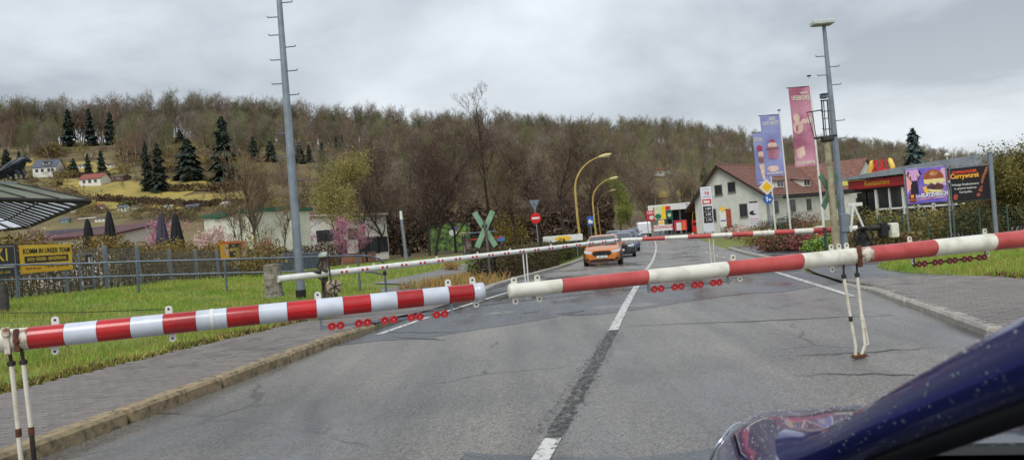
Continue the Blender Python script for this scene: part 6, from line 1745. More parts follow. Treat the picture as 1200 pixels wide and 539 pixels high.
# white van, rear towards us
P = at(755.5, 108); van = thing("delivery_van", "plain white box van seen from behind beside the petrol station adverts", "van", P, -ROAD + .12)
M_vanw = mat("white_van_paint", lin(232, 234, 238), lin(222, 224, 228), 3, .35, coat=.5)
rings = []
for y, w_, z0, z1 in ((-2.3, .93, .5, 2.02), (-2.2, .98, .42, 2.2), (.9, 1.0, .4, 2.25), (1.6, .95, .4, 1.9), (2.1, .9, .4, 1.2), (2.6, .8, .45, 1.0)):
    rings.append([(-w_, y, z0), (w_, y, z0), (w_ * 1.01, y, z0 + .4 * (z1 - z0)), (w_ * .97, y, z1 - .12), (w_ * .85, y, z1), (-w_ * .85, y, z1), (-w_ * .97, y, z1 - .12), (-w_ * 1.01, y, z0 + .4 * (z1 - z0))])
MB().loft(rings, smooth=False).build("body", M_vanw, van)
for sg in (-1, 1):
    MB().box((sg * .44, -2.315, 1.22), (.84, .03, 1.42), bev=.01).build("rear_door", M_vanw, van)
    MB().box((sg * .86, -2.30, .85), (.10, .04, .34), bev=.01).build("tail_light", mat("tail_red", lin(150, 14, 20)), van)
    for y in (-1.4, 1.7): wheel(van, sg * .84, y, .34, .22)
    MB().box((sg * .985, 1.1, 1.55), (.03, .9, .5), bev=.01).build("side_window", M_carglass, van)
MB().box((0, -2.35, .48), (1.8, .12, .18), bev=.03).build("bumper", M_black, van); MB().box((0, -2.34, .72), (.52, .02, .11)).build("number_plate", M_plate, van); MB().box((.06, -2.34, 1.2), (.05, .04, .2), bev=.01).build("door_handle", M_black, van)
# ================================================================ WHITE HOUSE ON THE RIGHT
C = W(899, 262, 96.0); Lf = W(816, 262, 104.0); Rt = W(990, 262, 110.0)
zg = -.75
gv = Vector((Lf.x - C.x, Lf.y - C.y, 0)); gl = gv.length; gu = gv.normalized(); lv = Vector((-gu.y, gu.x, 0)) * -1
if lv.x < 0: lv = -lv
Lh = Vector((Rt.x - C.x, Rt.y - C.y, 0)).dot(lv); Lh = max(14, Lh)
Mh = Matrix((-gu, lv, Vector((0, 0, 1)))).transposed()     # local x = along the gable to the right, y = back along the house
rzH = math.atan2(-gu.y, -gu.x)
hs_ = thing("house", "white gabled house with a red tiled roof and dormers behind the flags", "house", (Lf.x, Lf.y, zg), rzH)
zr = 8.1 - zg; zeR = 3.75 - zg; zeL = 3.5 - zg; xr = gl * .40
M_wallw = mat("off_white_render", lin(214, 216, 206), lin(196, 198, 186), .9, .85)
M_tile = mat("red_brown_tiles", lin(142, 98, 82), lin(98, 66, 57), 2.6, .6, c3=lin(122, 82, 69))
MB().prism([(0, -.3), (gl, -.3), (gl, zeR), (xr, zr), (0, zeL)], (0, 0, 0), Lh).build("wall", M_wallw, hs_)
ov = .7
def roof_side(x0, z0, x1, z1, nm):
    """tiled slope from eave (x0,z0) to ridge (x1,z1): courses of tiles as real steps"""
    mb = MB(); n = 14
    d_ = Vector((x1 - x0, 0, z1 - z0)); L_ = d_.length; d_ = d_ / L_; nrm = Vector((-d_.z, 0, d_.x)) if x1 > x0 else Vector((d_.z, 0, -d_.x))
    for k in range(n):
        a = Vector((x0, 0, z0)) + d_ * (L_ * k / n); b = Vector((x0, 0, z0)) + d_ * (L_ * (k + 1) / n + .04)
        y0, y1 = -ov, Lh + ov
        A_ = a + nrm * .14; B_ = b + nrm * .08; A0 = a + nrm * .02; B0 = b + nrm * .02
        mb.add([(p_.x, y0, p_.z) for p_ in (A0, B0, B_, A_)] + [(p_.x, y1, p_.z) for p_ in (A0, B0, B_, A_)], [[0, 1, 2, 3], [7, 6, 5, 4], [3, 2, 6, 7], [0, 3, 7, 4], [1, 0, 4, 5]])
    return mb.build(nm, M_tile, hs_)
sl_R = (zr - zeR) / (gl - xr); sl_L = (zr - zeL) / xr
rfo = roof_side(gl + ov * .9, zeR - sl_R * ov * .9, xr, zr + .02, "roof")
rfo2 = roof_side(-1.3, zeL - sl_L * 1.3, xr, zr + .02, "roof")
MB().tube([(xr, -ov, zr + .14), (xr, Lh + ov, zr + .14)], .13, 8).build("ridge_tiles", M_tile, rfo)
# dark barge boards along the gable
for x0, z0 in ((gl + ov * .9, zeR - sl_R * ov * .9), (-1.3, zeL - sl_L * 1.3)):
    a = Vector((x0, -ov - .04, z0)); b = Vector((xr, -ov - .04, zr)); d_ = (b - a); M_ = Matrix((d_.normalized(), Vector((0, 1, 0)), d_.normalized().cross(Vector((0, 1, 0))))).transposed()
    MB().box((a + b) / 2 + Vector((0, 0, -.02)), (d_.length, .06, .26), M=M_).build("barge_board", mat("dark_brown_board", lin(52, 38, 34), None, 1, .7), hs_)
M_frame = mat("brown_frame", lin(86, 66, 54), None, 1, .6)
def hwin(x, z, w_, h_, side="g", y=0):
    if side == "g":
        f = MB().box((x, -.03, z), (w_ + .14, .10, h_ + .14)).build("window", M_frame, hs_)
        for s_ in (-1, 1): MB().box((x + s_ * w_ * .25, -.07, z), (w_ * .46, .05, h_ * .94)).build("pane", M_win, f)
        MB().box((x, -.10, z - h_ / 2 - .10), (w_ + .3, .16, .06)).build("sill", M_concrete, f)
    else:
        f = MB().box((gl + .03, y, z), (.10, w_ + .14, h_ + .14)).build("window", M_frame, hs_)
        for s_ in (-1, 1): MB().box((gl + .07, y + s_ * w_ * .25, z), (.05, w_ * .46, h_ * .94)).build("pane", M_win, f)
        MB().box((gl + .10, y, z - h_ / 2 - .10), (.16, w_ + .3, .06)).build("sill", M_concrete, f)
hwin(gl * .37, 5.55, 1.0, 1.25); hwin(gl * .56, 5.75, 1.0, 1.25)
hwin(gl * .26, 2.2, .9, 1.5); hwin(gl * .70, 2.5, 1.0, 1.6); hwin(gl * .84, 2.75, 1.0, 1.5)
d_ = MB().box((gl * .47, -.04, 1.55), (1.1, .12, 2.6)).build("door", mat("orange_brown_door", lin(176, 86, 56), lin(150, 70, 46), 3, .6), hs_); MB().box((gl * .47 + .4, -.12, 1.5), (.05, .06, .2)).build("handle", M_chrome, d_)
for y in (Lh * .12, Lh * .34, Lh * .56, Lh * .78): hwin(0, 2.6, 1.2, 1.4, "s", y)
MB().tube([(gl + ov * .95, -ov, zeR - .55), (gl + ov * .95, Lh + ov, zeR - .55)], .09, 7).build("gutter", M_galv, hs_)
MB().tube([(gl + .12, .25, -.2), (gl + .12, .25, zeR - .55)], .06, 6).build("downpipe", M_galv, hs_)
for y in (Lh * .26, Lh * .62):
    zc = zeR + 1.25; xc = gl - (zc - zeR) / sl_R + .5
    dm_ = MB().box((xc - .1, y, zc), (1.6, 2.0, 1.1)).build("dormer", M_wallw, rfo)
    MB().box((xc - .2, y, zc + .62), (2.2, 2.6, .12), M=Matrix.Rotation(.18, 3, 'Y')).build("dormer_roof", M_tile, dm_)
    for s_ in (-.45, .45): MB().box((xc + .71, y + s_, zc), (.04, .7, .75)).build("pane", M_win, dm_)
MB().box((xr + .9, Lh * .45, zr + .2), (.7, .7, 1.5), bev=.03).build("chimney", mat("chimney_brick", lin(128, 76, 62), lin(104, 60, 50), 6, .85), rfo)
# second roof to the right with a gable of its own
P = W(985, 262, 106); t = cottage("house", "low wing with a red brown roof and white gable right of the big pink flag", Vector((P.x + 1.5, P.y + 6, zg)), 13, 11, 4.0, 4.6, rzH + math.radians(90), M_wallw, M_tile, [(-3, 2.4, 1.2, 1.4), (1.5, 2.4, 1.2, 1.4)], None, True, gable_front=True)
# ================================================================ PETROL STATION
P = W(806, 262, 112); P.z = grd(P.x, P.y)
ps = thing("petrol_canopy", "petrol station canopy with white and red fascia left of the house", "canopy", P, -.35)
M_fred = mat("station_red", lin(206, 44, 44), None, 1, .4); M_fwhite = M_white
zc = W(806, 241, 112).z - P.z
MB().box((0, 3, zc), (11, 8, .25)).build("roof", M_galv, ps)
MB().box((-1, -1.05, zc), (9.4, .12, .95), bev=.02).build("white_fascia", M_white, ps)
MB().box((-3.6, -1.13, zc - .1), (2.6, .06, .55)).build("red_panel", M_fred, ps)
text("TANKEN", .7, mat("sign_blue", lin(36, 96, 176)), ps, (1.4, -1.14, zc - .02), bold=.01)
MB().box((4.4, -1.0, zc - .25), (1.5, .14, .4)).build("red_panel", M_fred, ps)
for x in (-4.5, -1.2, 2.2): MB().box((x, 1.2, zc / 2 - .1), (.3, .3, zc), bev=.02).build("column", M_galv, ps)
MB().box((.5, 6.6, zc / 2 - .2), (10, .3, zc - .2)).build("back_wall", mat("dark_shop_front", lin(64, 58, 58), lin(40, 38, 40), 1, .5), ps)
for x in (-4.6, -1.0, 1.0): MB().tube([(x, -.4, zc + .1), (x, -.4, zc + 1.6)], .05, 5).build("roof_mast", M_galv, ps)
for x, lb, m_ in ((1.0, "red and white fuel pump under the canopy", M_fred), (3.9, "yellow fuel pump beside the house wall", M_yel)):
    q_ = Vector((P.x + x * math.cos(-.35), P.y + x * math.sin(-.35) - .3, P.z)); t = thing("fuel_pump", lb, "fuel pump", q_, -.35)
    MB().box((0, 0, .95), (.9, .5, 1.9), bev=.05).build("cabinet", m_, t); MB().box((0, -.26, 1.35), (.6, .04, .4)).build("display", M_black, t); MB().tube([(.5, 0, 1.5), (.62, -.1, 1.0), (.55, 0, .5), (.46, 0, .6)], .025, 5).build("hose", M_black, t)
    MB().tube([(-.3, 0, 1.9), (-.2, -.3, 3.1), (.3, -.3, 3.1)], .04, 5).build("hose_arm", M_yel, t)
def board(name, label, px0, px1, pyt, pyb, d, m_, legs=True, cat="advert board", rz=0.0, th=.08, leg_in=.08):
    a = W(px0, (pyt + pyb) / 2, d); b = W(px1, (pyt + pyb) / 2, d); c = (a + b) / 2
    h = (pyb - pyt) / F_PX * d; w_ = (b - a).length; g_ = grd(c.x, c.y)
    t = thing(name, label, cat, (c.x, c.y, g_), rz); zc = c.z - g_
    MB().box((0, 0, zc), (w_, th, h), bev=.02).build("panel", m_, t)
    if legs:
        for s_ in (-1, 1): MB().tube([(s_ * w_ * (.5 - leg_in), .06, -.2), (s_ * w_ * (.5 - leg_in), .06, zc + h * .45)], .05, 6).build("leg", M_galv, t)
    return t, w_, h, zc
def fl(t, poly, zc, m_, y=-.045, name="print"):
    return MB().prism(poly, (0, y - .004, zc), .004).build(name, m_, t)
M_pinkred = mat("pink_red_panel", lin(206, 60, 76), lin(190, 48, 64), 1, .45)
t, w_, h, zc = board("advert_board", "red advert board with a pale disc left of the station", 757.5, 767.5, 247, 259, 100, M_pinkred); fl(t, ell(.1, -.25, .32, .28), zc, M_white); text("NEU", .45, M_white, t, (0, -.05, zc + .4), bold=.01)
t, w_, h, zc = board("advert_board", "tall green and yellow advert board beside the red one", 767, 780, 242, 257, 98, mat("pale_green_panel", lin(212, 222, 180), lin(190, 206, 160), 1.2, .5)); fl(t, [(.0, -.9), (.75, -.9), (.75, .9), (.3, .9)], zc, M_yel); fl(t, ell(-.3, -.45, .42, .36), zc, mat("leaf_green_print", lin(40, 110, 80), None, 1, .5), -.05)
t, w_, h, zc = board("advert_board", "dark green advert board right of the yellow one", 780.5, 788, 247, 257, 99, mat("deep_green_panel", lin(20, 104, 92), lin(16, 84, 76), 1, .5)); fl(t, ell(0, 0, .25, .25), zc, MATS["pale_green_panel"])
t, w_, h, zc = board("advert_banner", "long white banner with red lettering below the advert boards", 766, 788, 263.5, 270.5, 96, M_white, True); text("AUTOWASCHE", .52, M_fred, t, (0, -.05, zc + .08), sx=.75, bold=.012)
t, w_, h, zc = board("advert_board", "round cream sign above the white banner", 771.5, 778.5, 258, 264, 96.5, M_wht_old); fl(t, ell(0, 0, .3, .25), zc, M_yel)
t, w_, h, zc = board("kiosk_board", "red and white kiosk panel below the canopy", 790, 805, 258, 270, 104, M_pinkred); fl(t, [(-.6, -.7), (.1, -.7), (.1, .4), (-.6, .4)], zc, M_white); fl(t, [(.2, -.7), (.7, -.7), (.7, .6), (.3, .6)], zc, mat("orange_print", lin(232, 110, 52)))
# price pylon
A = W(830.5, 269, 92); A.z = grd(A.x, A.y)
t = thing("price_pylon", "tall white fuel price pylon with red and black panels before the house", "price sign", A)
zt = W(829, 219, 92).z - A.z; Mp = M_white
MB().box((0, 0, zt / 2 + .2), (1.35, .30, zt - .4), bev=.03).build("column", mat("pylon_white", lin(224, 226, 234), lin(212, 214, 224), 2, .4), t)
for x in (-.5, .5): MB().box((x, 0, .2), (.14, .2, .6)).build("foot", M_galv, t)
text("TANKSTELLE", .20, mat("violet_grey_print", lin(140, 130, 168), None, 1, .5), t, (0, -.16, zt - .28), sx=.8)
text("TB", .55, M_fred, t, (.05, -.16, zt - .85), bold=.015); fl(t, [(-.45, -.03), (.5, -.03), (.5, .03), (-.45, .03)], zt - 1.25, MATS["sign_blue"], -.152)
MB().box((0, -.16, zt - 1.85), (1.1, .04, .62), bev=.01).build("red_panel", M_fred, t); fl(t, [(-.4, -.18), (.3, -.18), (.4, .1), (-.4, .18)], zt - 1.85, M_white, -.185)
for k, pr in enumerate(("1.89", "1.83", "1.79")):
    MB().box((.02, -.16, zt - 2.75 - .72 * k), (1.1, .04, .66), bev=.01).build("price_panel", M_black, t); text(pr, .42, M_white, t, (.05, -.19, zt - 2.75 - .72 * k), bold=.008)
t, w_, h, zc = board("notice_board", "small white roadside notice with a yellow diamond in front of the house", 843.5, 851, 247, 266, 90, M_white, True); fl(t, [(0, -.38), (.38, 0), (0, .38), (-.38, 0)], zc + 1.2, M_yel, -.07); fl(t, [(-.3, -.2), (.35, -.2), (.35, -.05), (-.3, -.05)], zc - .1, MATS["sign_blue"])
t, w_, h, zc = board("notice_board", "larger white notice with a black emblem standing before the house", 877, 890, 238, 267, 84, mat("pale_grey_notice", lin(214, 212, 218), lin(200, 198, 206), 1, .5), True); fl(t, ell(-.1, .0, .42, .26, 12), zc + .3, M_ink); fl(t, ell(.15, .05, .2, .12, 10), zc + .3, M_white, -.05)
for k in range(3): fl(t, [(-.5, -.03), (.5, -.03), (.5, .03), (-.5, .03)], zc - .4 - .25 * k, M_pinkred if k == 0 else MATS["grey_render"])
# priority road sign above the blue direction disc
P = W(905, 268, 44); P.z = grd(P.x, P.y)
t = thing("sign_post", "post with a yellow priority diamond above a blue direction arrow disc", "road sign", P)
zt = W(902, 219, 44).z - P.z; zb = W(902, 233, 44).z - P.z
MB().tube([(0, .04, -.2), (-.15, .04, zt + .3)], .032, 8).build("post", M_galv, t)
MB().prism([(0, -.48), (.48, 0), (0, .48), (-.48, 0)], (-.13, -.02, zt), .015).build("diamond", M_white, t); MB().prism([(0, -.33), (.33, 0), (0, .33), (-.33, 0)], (-.13, -.026, zt), .004).build("yellow_centre", mat("sign_yellow", lin(240, 190, 30), None, 1, .35), t)
MB().disc((-.11, 0, zb), (0, -1, 0), .30, .015, 28).build("disc", MATS["sign_blue"], t)
mb = MB(); mb.prism([(-.10, -.17), (-.04, -.17), (-.04, .05), (.02, .05), (-.07, .18), (-.16, .05), (-.10, .05)], (-.11, -.016, zb), .004); mb.prism([(-.04, -.08), (.08, -.08), (.08, -.15), (.2, -.05), (.08, .05), (.08, -.02), (-.04, -.02)], (-.11, -.017, zb), .004); mb.build("arrows", M_white, t)
# ================================================================ FLAGS
def flag(label, pole_b, pole_t, d, fx0, fx1, fyt, fyb, m_, words, deco, show_pole=True):
    b = W(*pole_b, d); g_ = grd(b.x, b.y); T_ = W(*pole_t, d)
    # each pole stands true; the photo's roll makes it lean
    t = thing("flag", label, "flag", (b.x, b.y, g_), 0, "tall advertising flags on white poles")
    zt = T_.z - g_; dx = T_.x - b.x
    MB().tube([(0, 0, -.2), (dx * .5, 0, zt * .5), (dx, 0, zt)], [.07, .055, .04], 10).build("pole", M_white, t)
    MB().lathe((dx, 0, zt), [(.05, 0), (.12, .02), (.12, .06), (0, .09)], 10).build("pole_cap", M_black, t)
    a = W(fx0, fyt, d); c = W(fx1, fyt, d); w_ = abs(c.x - a.x); h = (fyb - fyt) / F_PX * d
    ztp = a.z - g_; xr_ = dx * (ztp / zt) - .06
    MB().tube([(xr_ - w_ - .1, 0, ztp + .02), (xr_ + .08, 0, ztp + .02)], .025, 6).build("crossbar", M_black, t)
    nx, nz = 8, 18; vs = []
    def wob(x, k): return .07 * math.sin(k * 5 + x * 2.6) * k + .03 * math.sin(x * 7 + k * 3)
    slant = dx * h / zt
    def pt(u, k, o=0.0):     # u 0..1 from left, k 0..1 from the top
        return (xr_ - w_ * (1 - u) - slant * k * .9, -.02 - wob(u, k) - o, ztp - h * k)
    for k in range(nz + 1):
        for i in range(nx + 1): vs.append(pt(i / nx, k / nz))
    fs_ = [[k * (nx + 1) + i, (k + 1) * (nx + 1) + i, (k + 1) * (nx + 1) + i + 1, k * (nx + 1) + i + 1] for k in range(nz) for i in range(nx)]
    mb = MB(); mb.add(vs, fs_, 0, True); mb.add([(x, y + .008, z) for x, y, z in vs], [f[::-1] for f in fs_], 0, True)
    cl = mb.build("cloth", m_, t)
    def onflag(poly, mm, nm="print", o=.006):
        n = len(poly); cx = sum(p_[0] for p_ in poly) / n; cy = sum(p_[1] for p_ in poly) / n
        b_ = MB(); v = [pt(cx, cy, o)] + [pt(x, y, o) for x, y in poly]
        b_.add(v, [[0, 1 + (i + 1) % n, 1 + i] for i in range(n)]); b_.build(nm, mm, t)
    for (x, y, poly_m) in deco:
        onflag(x, y) if poly_m is None else onflag(x, y, poly_m)
    for (s_, sz, k, u) in words:
        o_ = text(s_, sz, M_pale, t, (0, 0, 0), mirror=True, bold=.008, sx=.9, fit=w_ * .84)
        for v_ in o_.data.vertices: v_.co = Vector(pt(u + v_.co.x / w_, k - v_.co.z / h, .010 + .004 * (v_.co.y < 0)))
    return t
M_fpink = mat("rose_flag", lin(160, 94, 116), lin(206, 146, 166), .5, .75, lo=.4, hi=.6)
M_fviol = mat("violet_flag", lin(118, 120, 176), lin(158, 164, 206), .6, .75)
M_cream_p = mat("cream_print", lin(232, 206, 190), lin(210, 170, 160), 3, .7)
M_berry = mat("berry_print", lin(190, 70, 100), lin(160, 50, 80), 4, .7)
M_choc = mat("chocolate_print", lin(140, 96, 96), None, 1, .7)
E_ = lambda cx, cy, rx, ry, n=14: [(cx + rx * math.cos(6.283 * k / n), cy + ry * math.sin(6.283 * k / n)) for k in range(n)]
flag("largest rose pink advertising flag with mirrored lettering, nearest in the row", (966, 270), (948, 90), 40, 927, 951.5, 103.5, 196, M_fpink, [("ERDBEER!", .34, .135, .52), ("lecker", .17, .07, .72), ("IM FEBRUAR 2024", .24, .955, .5)],
     [(E_(.3, .5, .26, .085), M_cream_p, None), (E_(.32, .52, .17, .05), M_fpink, None), (E_(.25, .38, .18, .05), M_cream_p, None), (E_(.62, .43, .16, .03), M_cream_p, None), (E_(.86, .42, .10, .045), M_pale, None), ([(.1, .78), (.5, .74), (.55, .86), (.3, .90), (.12, .87)], M_cream_p, None)])
flag("violet advertising flag with a cupcake and mirrored lettering, middle of the row", (927, 270), (913, 130), 50, 893.5, 916, 136, 207, M_fviol, [("DIE", .30, .06, .62), ("TORTEN!", .34, .135, .52), ("IM FEBRUAR 2024", .15, .955, .5)],
     [([(.2, .58), (.85, .58), (.76, .72), (.30, .72)], M_fpink, None), (E_(.52, .55, .36, .03), M_choc, None), (E_(.52, .49, .25, .045), M_cream_p, None), (E_(.52, .43, .14, .035), M_berry, None), (E_(.45, .88, .28, .05), M_cream_p, None)])
flag("smallest violet advertising flag with an ice cream cone, farthest of the row", (909, 270), (898, 146), 58, 881.5, 898, 156.5, 217, M_fviol, [("SWEETS", .36, .13, .5), ("2024", .2, .96, .4)],
     [([(.3, .62), (.75, .60), (.62, .92), (.50, .92)], M_cream_p, None), (E_(.5, .52, .24, .07), M_choc, None), (E_(.5, .42, .22, .06), M_cream_p, None), (E_(.42, .30, .22, .06), M_berry, None)])
# ================================================================ RESTAURANT WITH THE RED FASCIA
A = W(1003, 262, 47); B = W(1135, 262, 40)
g_ = grd(A.x, A.y); rzR = math.atan2(B.y - A.y, B.x - A.x)
rs = thing("restaurant", "low glazed restaurant with a red roof fascia behind the billboards", "restaurant", (A.x, A.y, g_), rzR)
L_ = math.hypot(B.x - A.x, B.y - A.y)
zf = W(1045, 213, 44.5).z - g_
M_rred = mat("fascia_red", lin(186, 36, 40), lin(170, 30, 36), 2, .4)
MB().box((L_ / 2, 4.2, zf / 2 - .3), (L_ - .6, 7.6, zf - .2)).build("inner_wall", mat("dark_interior", lin(58, 52, 50), lin(40, 36, 36), 1.5, .6), rs)
MB().box((L_ / 2 + .4, -.25, zf), (L_ + .8, .30, .56), bev=.03).build("red_fascia", M_rred, rs)
MB().box((-.10, 4, zf - .1), (.30, 8.0, .5), bev=.02).build("side_fascia", M_rred, rs)
mb = MB(); mb.prism([(-.8, .0), (L_ + 1.2, .0), (L_ + 1.2, .55), (L_ * .55, .42), (-.8, .10)], (0, -.75, zf + .37), 9.5); mb.build("roof", mat("grey_metal_roof", lin(156, 162, 170), lin(132, 138, 146), 2, .45, metal=.2), rs)
MB().box((-2.4, 1.2, zf - .32), (5.4, 4.5, .22), .16).build("porch_roof", mat("dark_porch", lin(40, 38, 40), None, 1, .5), rs)
MB().box((-1.6, 3.4, 1.1), (2.6, .2, 3.0)).build("porch_wall", M_wallw, rs); MB().box((-1.4, 3.26, 1.5), (1.7, .05, 1.9)).build("poster", mat("food_poster", lin(222, 120, 90), lin(232, 214, 200), 1.2, .5), rs)
text("Restaurant", .42, mat("amber_print", lin(246, 176, 40), None, 1, .4), rs, (L_ * .29, -.42, zf + .02), bold=.008)
n = 6
for k in range(n):
    x0 = L_ * (.24 + .76 * k / n); x1 = L_ * (.24 + .76 * (k + 1) / n)
    f = MB().box(((x0 + x1) / 2, -.02, (zf - .4) / 2), (x1 - x0 - .02, .06, zf - .45)).build("window", M_glass, rs)
    MB().box((x0, -.10, (zf - .4) / 2), ((.15 if k % 2 == 0 else .07), .12, zf - .4)).build("mullion", M_white, f)
    MB().box(((x0 + x1) / 2, -.10, zf * .52), (x1 - x0 - .16, .10, .10)).build("transom", M_white, f)
for k in range(4):
    MB().box((L_ * .07 + .8 * k, .12, (zf - .4) / 2), (.7, .06, zf - .6)).build("window", M_glass, rs)
# roof sign: two yellow sausages and red letters
P = W(1032, 202, 44.8); rsg = thing("roof_sign", "roof sign with red letters between two upright yellow sausages", "sign", (P.x, P.y, g_ + zf + .42), rzR)
M_sausage = mat("yellow_sausage", lin(236, 206, 96), lin(226, 176, 60), 2, .4)
zb = .05
for sg, x in ((-1, -.80), (1, .95)):
    mb = MB(); mb.tube([(x - sg * .0, 0, zb), (x + sg * .02 - .06 * sg, 0, zb + .12), (x - .10 * sg, 0, zb + .5), (x - .22 * sg, 0, zb + .86), (x - .25 * sg, 0, zb + .95)], [.08, .14, .15, .13, .05], 12); mb.build("sausage", M_sausage, rsg)
MB().box((.05, .1, zb + .05), (2.0, .08, .10)).build("sign_rail", M_darkmetal, rsg)
for k, (ch, dz) in enumerate(zip("GRILL", (0, .05, .07, .05, 0))): text(ch, .95, mat("bright_red_letter", lin(226, 40, 44), None, 1, .4), rsg, (-.46 + .25 * k, -.05, zb + .5 + dz), bold=.03, sx=.62)
MB().box((-.35, -.05, zb + .02), (.42, .04, .16)).build("white_plate", M_white, rsg)
for x in (-.6, .2, .8): MB().tube([(x, .1, -.35), (x, .1, zb + .05)], .03, 5).build("strut", M_darkmetal, rsg)
P = W(996, 213, 54); t = thing("yellow_sign", "long yellow sign with dark letters left of the red fascia", "sign", (P.x + .4, P.y, grd(P.x, P.y)), .1)
for x in (-1.2, 1.2): MB().tube([(x, .1, 0), (x, .1, P.z - grd(P.x, P.y))], .06, 6).build("post", M_galv, t)
MB().box((0, 0, P.z - grd(P.x, P.y)), (3.0, .1, .55), bev=.02).build("board", mat("lemon_board", lin(226, 216, 110), None, 1, .5), t); text("IMBISS", .4, mat("olive_print", lin(90, 90, 40), None, 1, .5), t, (0, -.06, P.z - grd(P.x, P.y)), bold=.01, sx=1.2)
# far grey hall roof behind
t, L2, ga2 = hall("far_hall", "wide grey roofed hall behind the restaurant at the right", 1066, 1156, 209, 199, 66, 66, mat("grey_hall_wall", lin(150, 152, 156), lin(130, 132, 136), 1, .7), mat("pale_grey_roof", lin(150, 158, 166), lin(126, 134, 142), 1, .5), [], .5)
MB().tube([(3.4, -.2, 0), (3.4, -.2, W(1090, 184, 66).z - ga2)], .06, 6).build("mast", M_white, t); MB().lathe((3.4, -.2, W(1090, 184, 66).z - ga2), [(0, -.1), (.2, -.05), (.22, .1), (0, .25)], 10).build("mast_lamp", M_white, t)
# ================================================================ TWO BILLBOARDS ON THE FENCE
def bill(label, px0, px1, yt0, yb0, yt1, yb1, d0, d1, m_):
    a = W(px0, (yt0 + yb0) / 2, d0); b = W(px1, (yt1 + yb1) / 2, d1); c = (a + b) / 2
    rz = math.atan2(b.y - a.y, b.x - a.x); w_ = math.hypot(b.x - a.x, b.y - a.y); h = (yb0 - yt0) / F_PX * d0
    g_ = grd(c.x, c.y); t = thing("billboard", label, "billboard", (c.x, c.y, g_), rz, "billboards by the right fence")
    zc = (a.z + b.z) / 2 - g_
    MB().box((0, 0, zc), (w_, .05, h), bev=.01).build("panel", m_, t)
    for s_ in (-1, 1): MB().tube([(s_ * (w_ / 2 + .03), .03, -.3), (s_ * (w_ / 2 + .03), .03, zc + h / 2 + .05)], .03, 7).build("leg", M_galv, t)
    for s_ in (-1, 1): MB().tube([(-w_ / 2, .02, zc + s_ * (h / 2 + .01)), (w_ / 2, .02, zc + s_ * (h / 2 + .01))], .018, 6).build("frame_bar", M_galv, t)
    return t, w_, h, zc
Y0 = -.027
M_bviol = mat("violet_blue_poster", lin(96, 84, 190), lin(140, 110, 200), 1.1, .5, lo=.42, hi=.58)
t, w_, h, zc = bill("violet burger billboard with a black stag and the words DER PLATZHIRSCH", 1062, 1109, 198, 238.5, 197, 236, 27, 26.5, M_bviol)
fq = lambda poly, m_, o=0: fl(t, [(x * w_, z * h) for x, z in poly], zc, m_, Y0 - .003 * o)
fq([(-.49, .05), (-.30, .02), (-.1, .30), (-.2, .48), (-.49, .48)], mat("lilac_print", lin(206, 150, 220), lin(226, 180, 206), 2, .5), 0)
fq([(-.49, -.2), (-.38, -.05), (-.36, .2), (-.42, .4), (-.49, .4)], mat("salmon_print", lin(240, 170, 160), None, 1, .5), 1)
fq([(.28, .05), (.49, -.05), (.49, .46), (.40, .47)], MATS["lilac_print"], 0)
M_stag = mat("stag_black", lin(30, 22, 40), None, 1, .5)
fq([(-.40, -.22), (-.20, -.22), (-.20, .04), (-.22, .10), (-.19, .14), (-.24, .14), (-.28, .17), (-.32, .14), (-.37, .14), (-.35, .10), (-.385, .04)], M_stag, 2)
for sg in (-1, 1):
    mb = MB()
    f_a = lambda x, z: (w_ * (-.285 + sg * x), Y0 - .009, zc + h * z)
    for pts in ([(.03, .14), (.10, .20), (.155, .30), (.15, .44)], [(.10, .20), (.09, .30)], [(.14, .27), (.19, .36)], [(.155, .33), (.12, .42)]):
        mb.tube([f_a(*q_) for q_ in pts], .014, 4)
    mb.build("antler_print", M_stag, t)
fq(ell(.19, .17, .26, .27, 20, 0, math.pi) , mat("bun_print", lin(176, 92, 58), lin(140, 64, 44), 4, .5), 1)
fq([(x, z) for x, z in ell(.20, .32, .10, .07, 12)], mat("seed_print", lin(220, 170, 110), lin(160, 90, 60), 14, .5), 2)
fq([(-.06, .17), (.46, .17), (.47, .07), (.36, .02), (.30, .08), (.22, .0), (.12, .07), (.05, .01), (-.05, .06)], mat("cheese_print", lin(236, 208, 110), lin(230, 224, 170), 6, .5), 3)
fq(ell(.22, -.07, .21, .11, 18), mat("patty_print", lin(104, 58, 56), lin(70, 38, 44), 6, .5), 2)
fq([(.0, -.10), (.1, -.2), (.35, -.21), (.46, -.12), (.4, -.16), (.2, -.14)], MATS["cheese_print"], 4)
fq([(-.02, -.02), (.06, -.12), (.03, -.26), (-.05, -.2), (-.09, -.05)], mat("flame_print", lin(240, 190, 60), None, 1, .5), 1)
fq([(-.45, -.45), (-.29, -.45), (-.29, -.22), (-.45, -.22)], mat("dark_red_print", lin(110, 22, 26), None, 1, .5), 3)
fq([(-.405, -.32), (-.335, -.32), (-.335, -.24), (-.405, -.24)], MATS["amber_print"], 4)
text("GRILL", .09, MATS["amber_print"], t, (-.37 * w_, Y0 - .016, zc - .385 * h), sx=.9)
text("DER", .13, M_white, t, (-.18 * w_, Y0 - .012, zc - .30 * h), bold=.004, tilt=-.02)
text("PLATZHIRSCH", .20, M_white, t, (.19 * w_, Y0 - .014, zc - .275 * h), bold=.010, sx=.66, tilt=-.03)
fq([(-.26, -.405), (.47, -.37), (.47, -.34), (-.26, -.375)], mat("rose_line", lin(206, 70, 110), lin(230, 200, 220), 3, .5), 2)
t, w_, h, zc = bill("black billboard advertising SCHMALKALDER Currywurst with a sausage", 1115, 1161, 198, 236, 194, 232, 26.5, 25.6, mat("black_poster", lin(34, 28, 36), lin(26, 22, 28), 2, .5))
text("SCHMALKALDER", .135, mat("orange_red_print", lin(232, 84, 44), None, 1, .5), t, (-.14 * w_, Y0 - .006, zc + .37 * h), sx=.78, bold=.006)
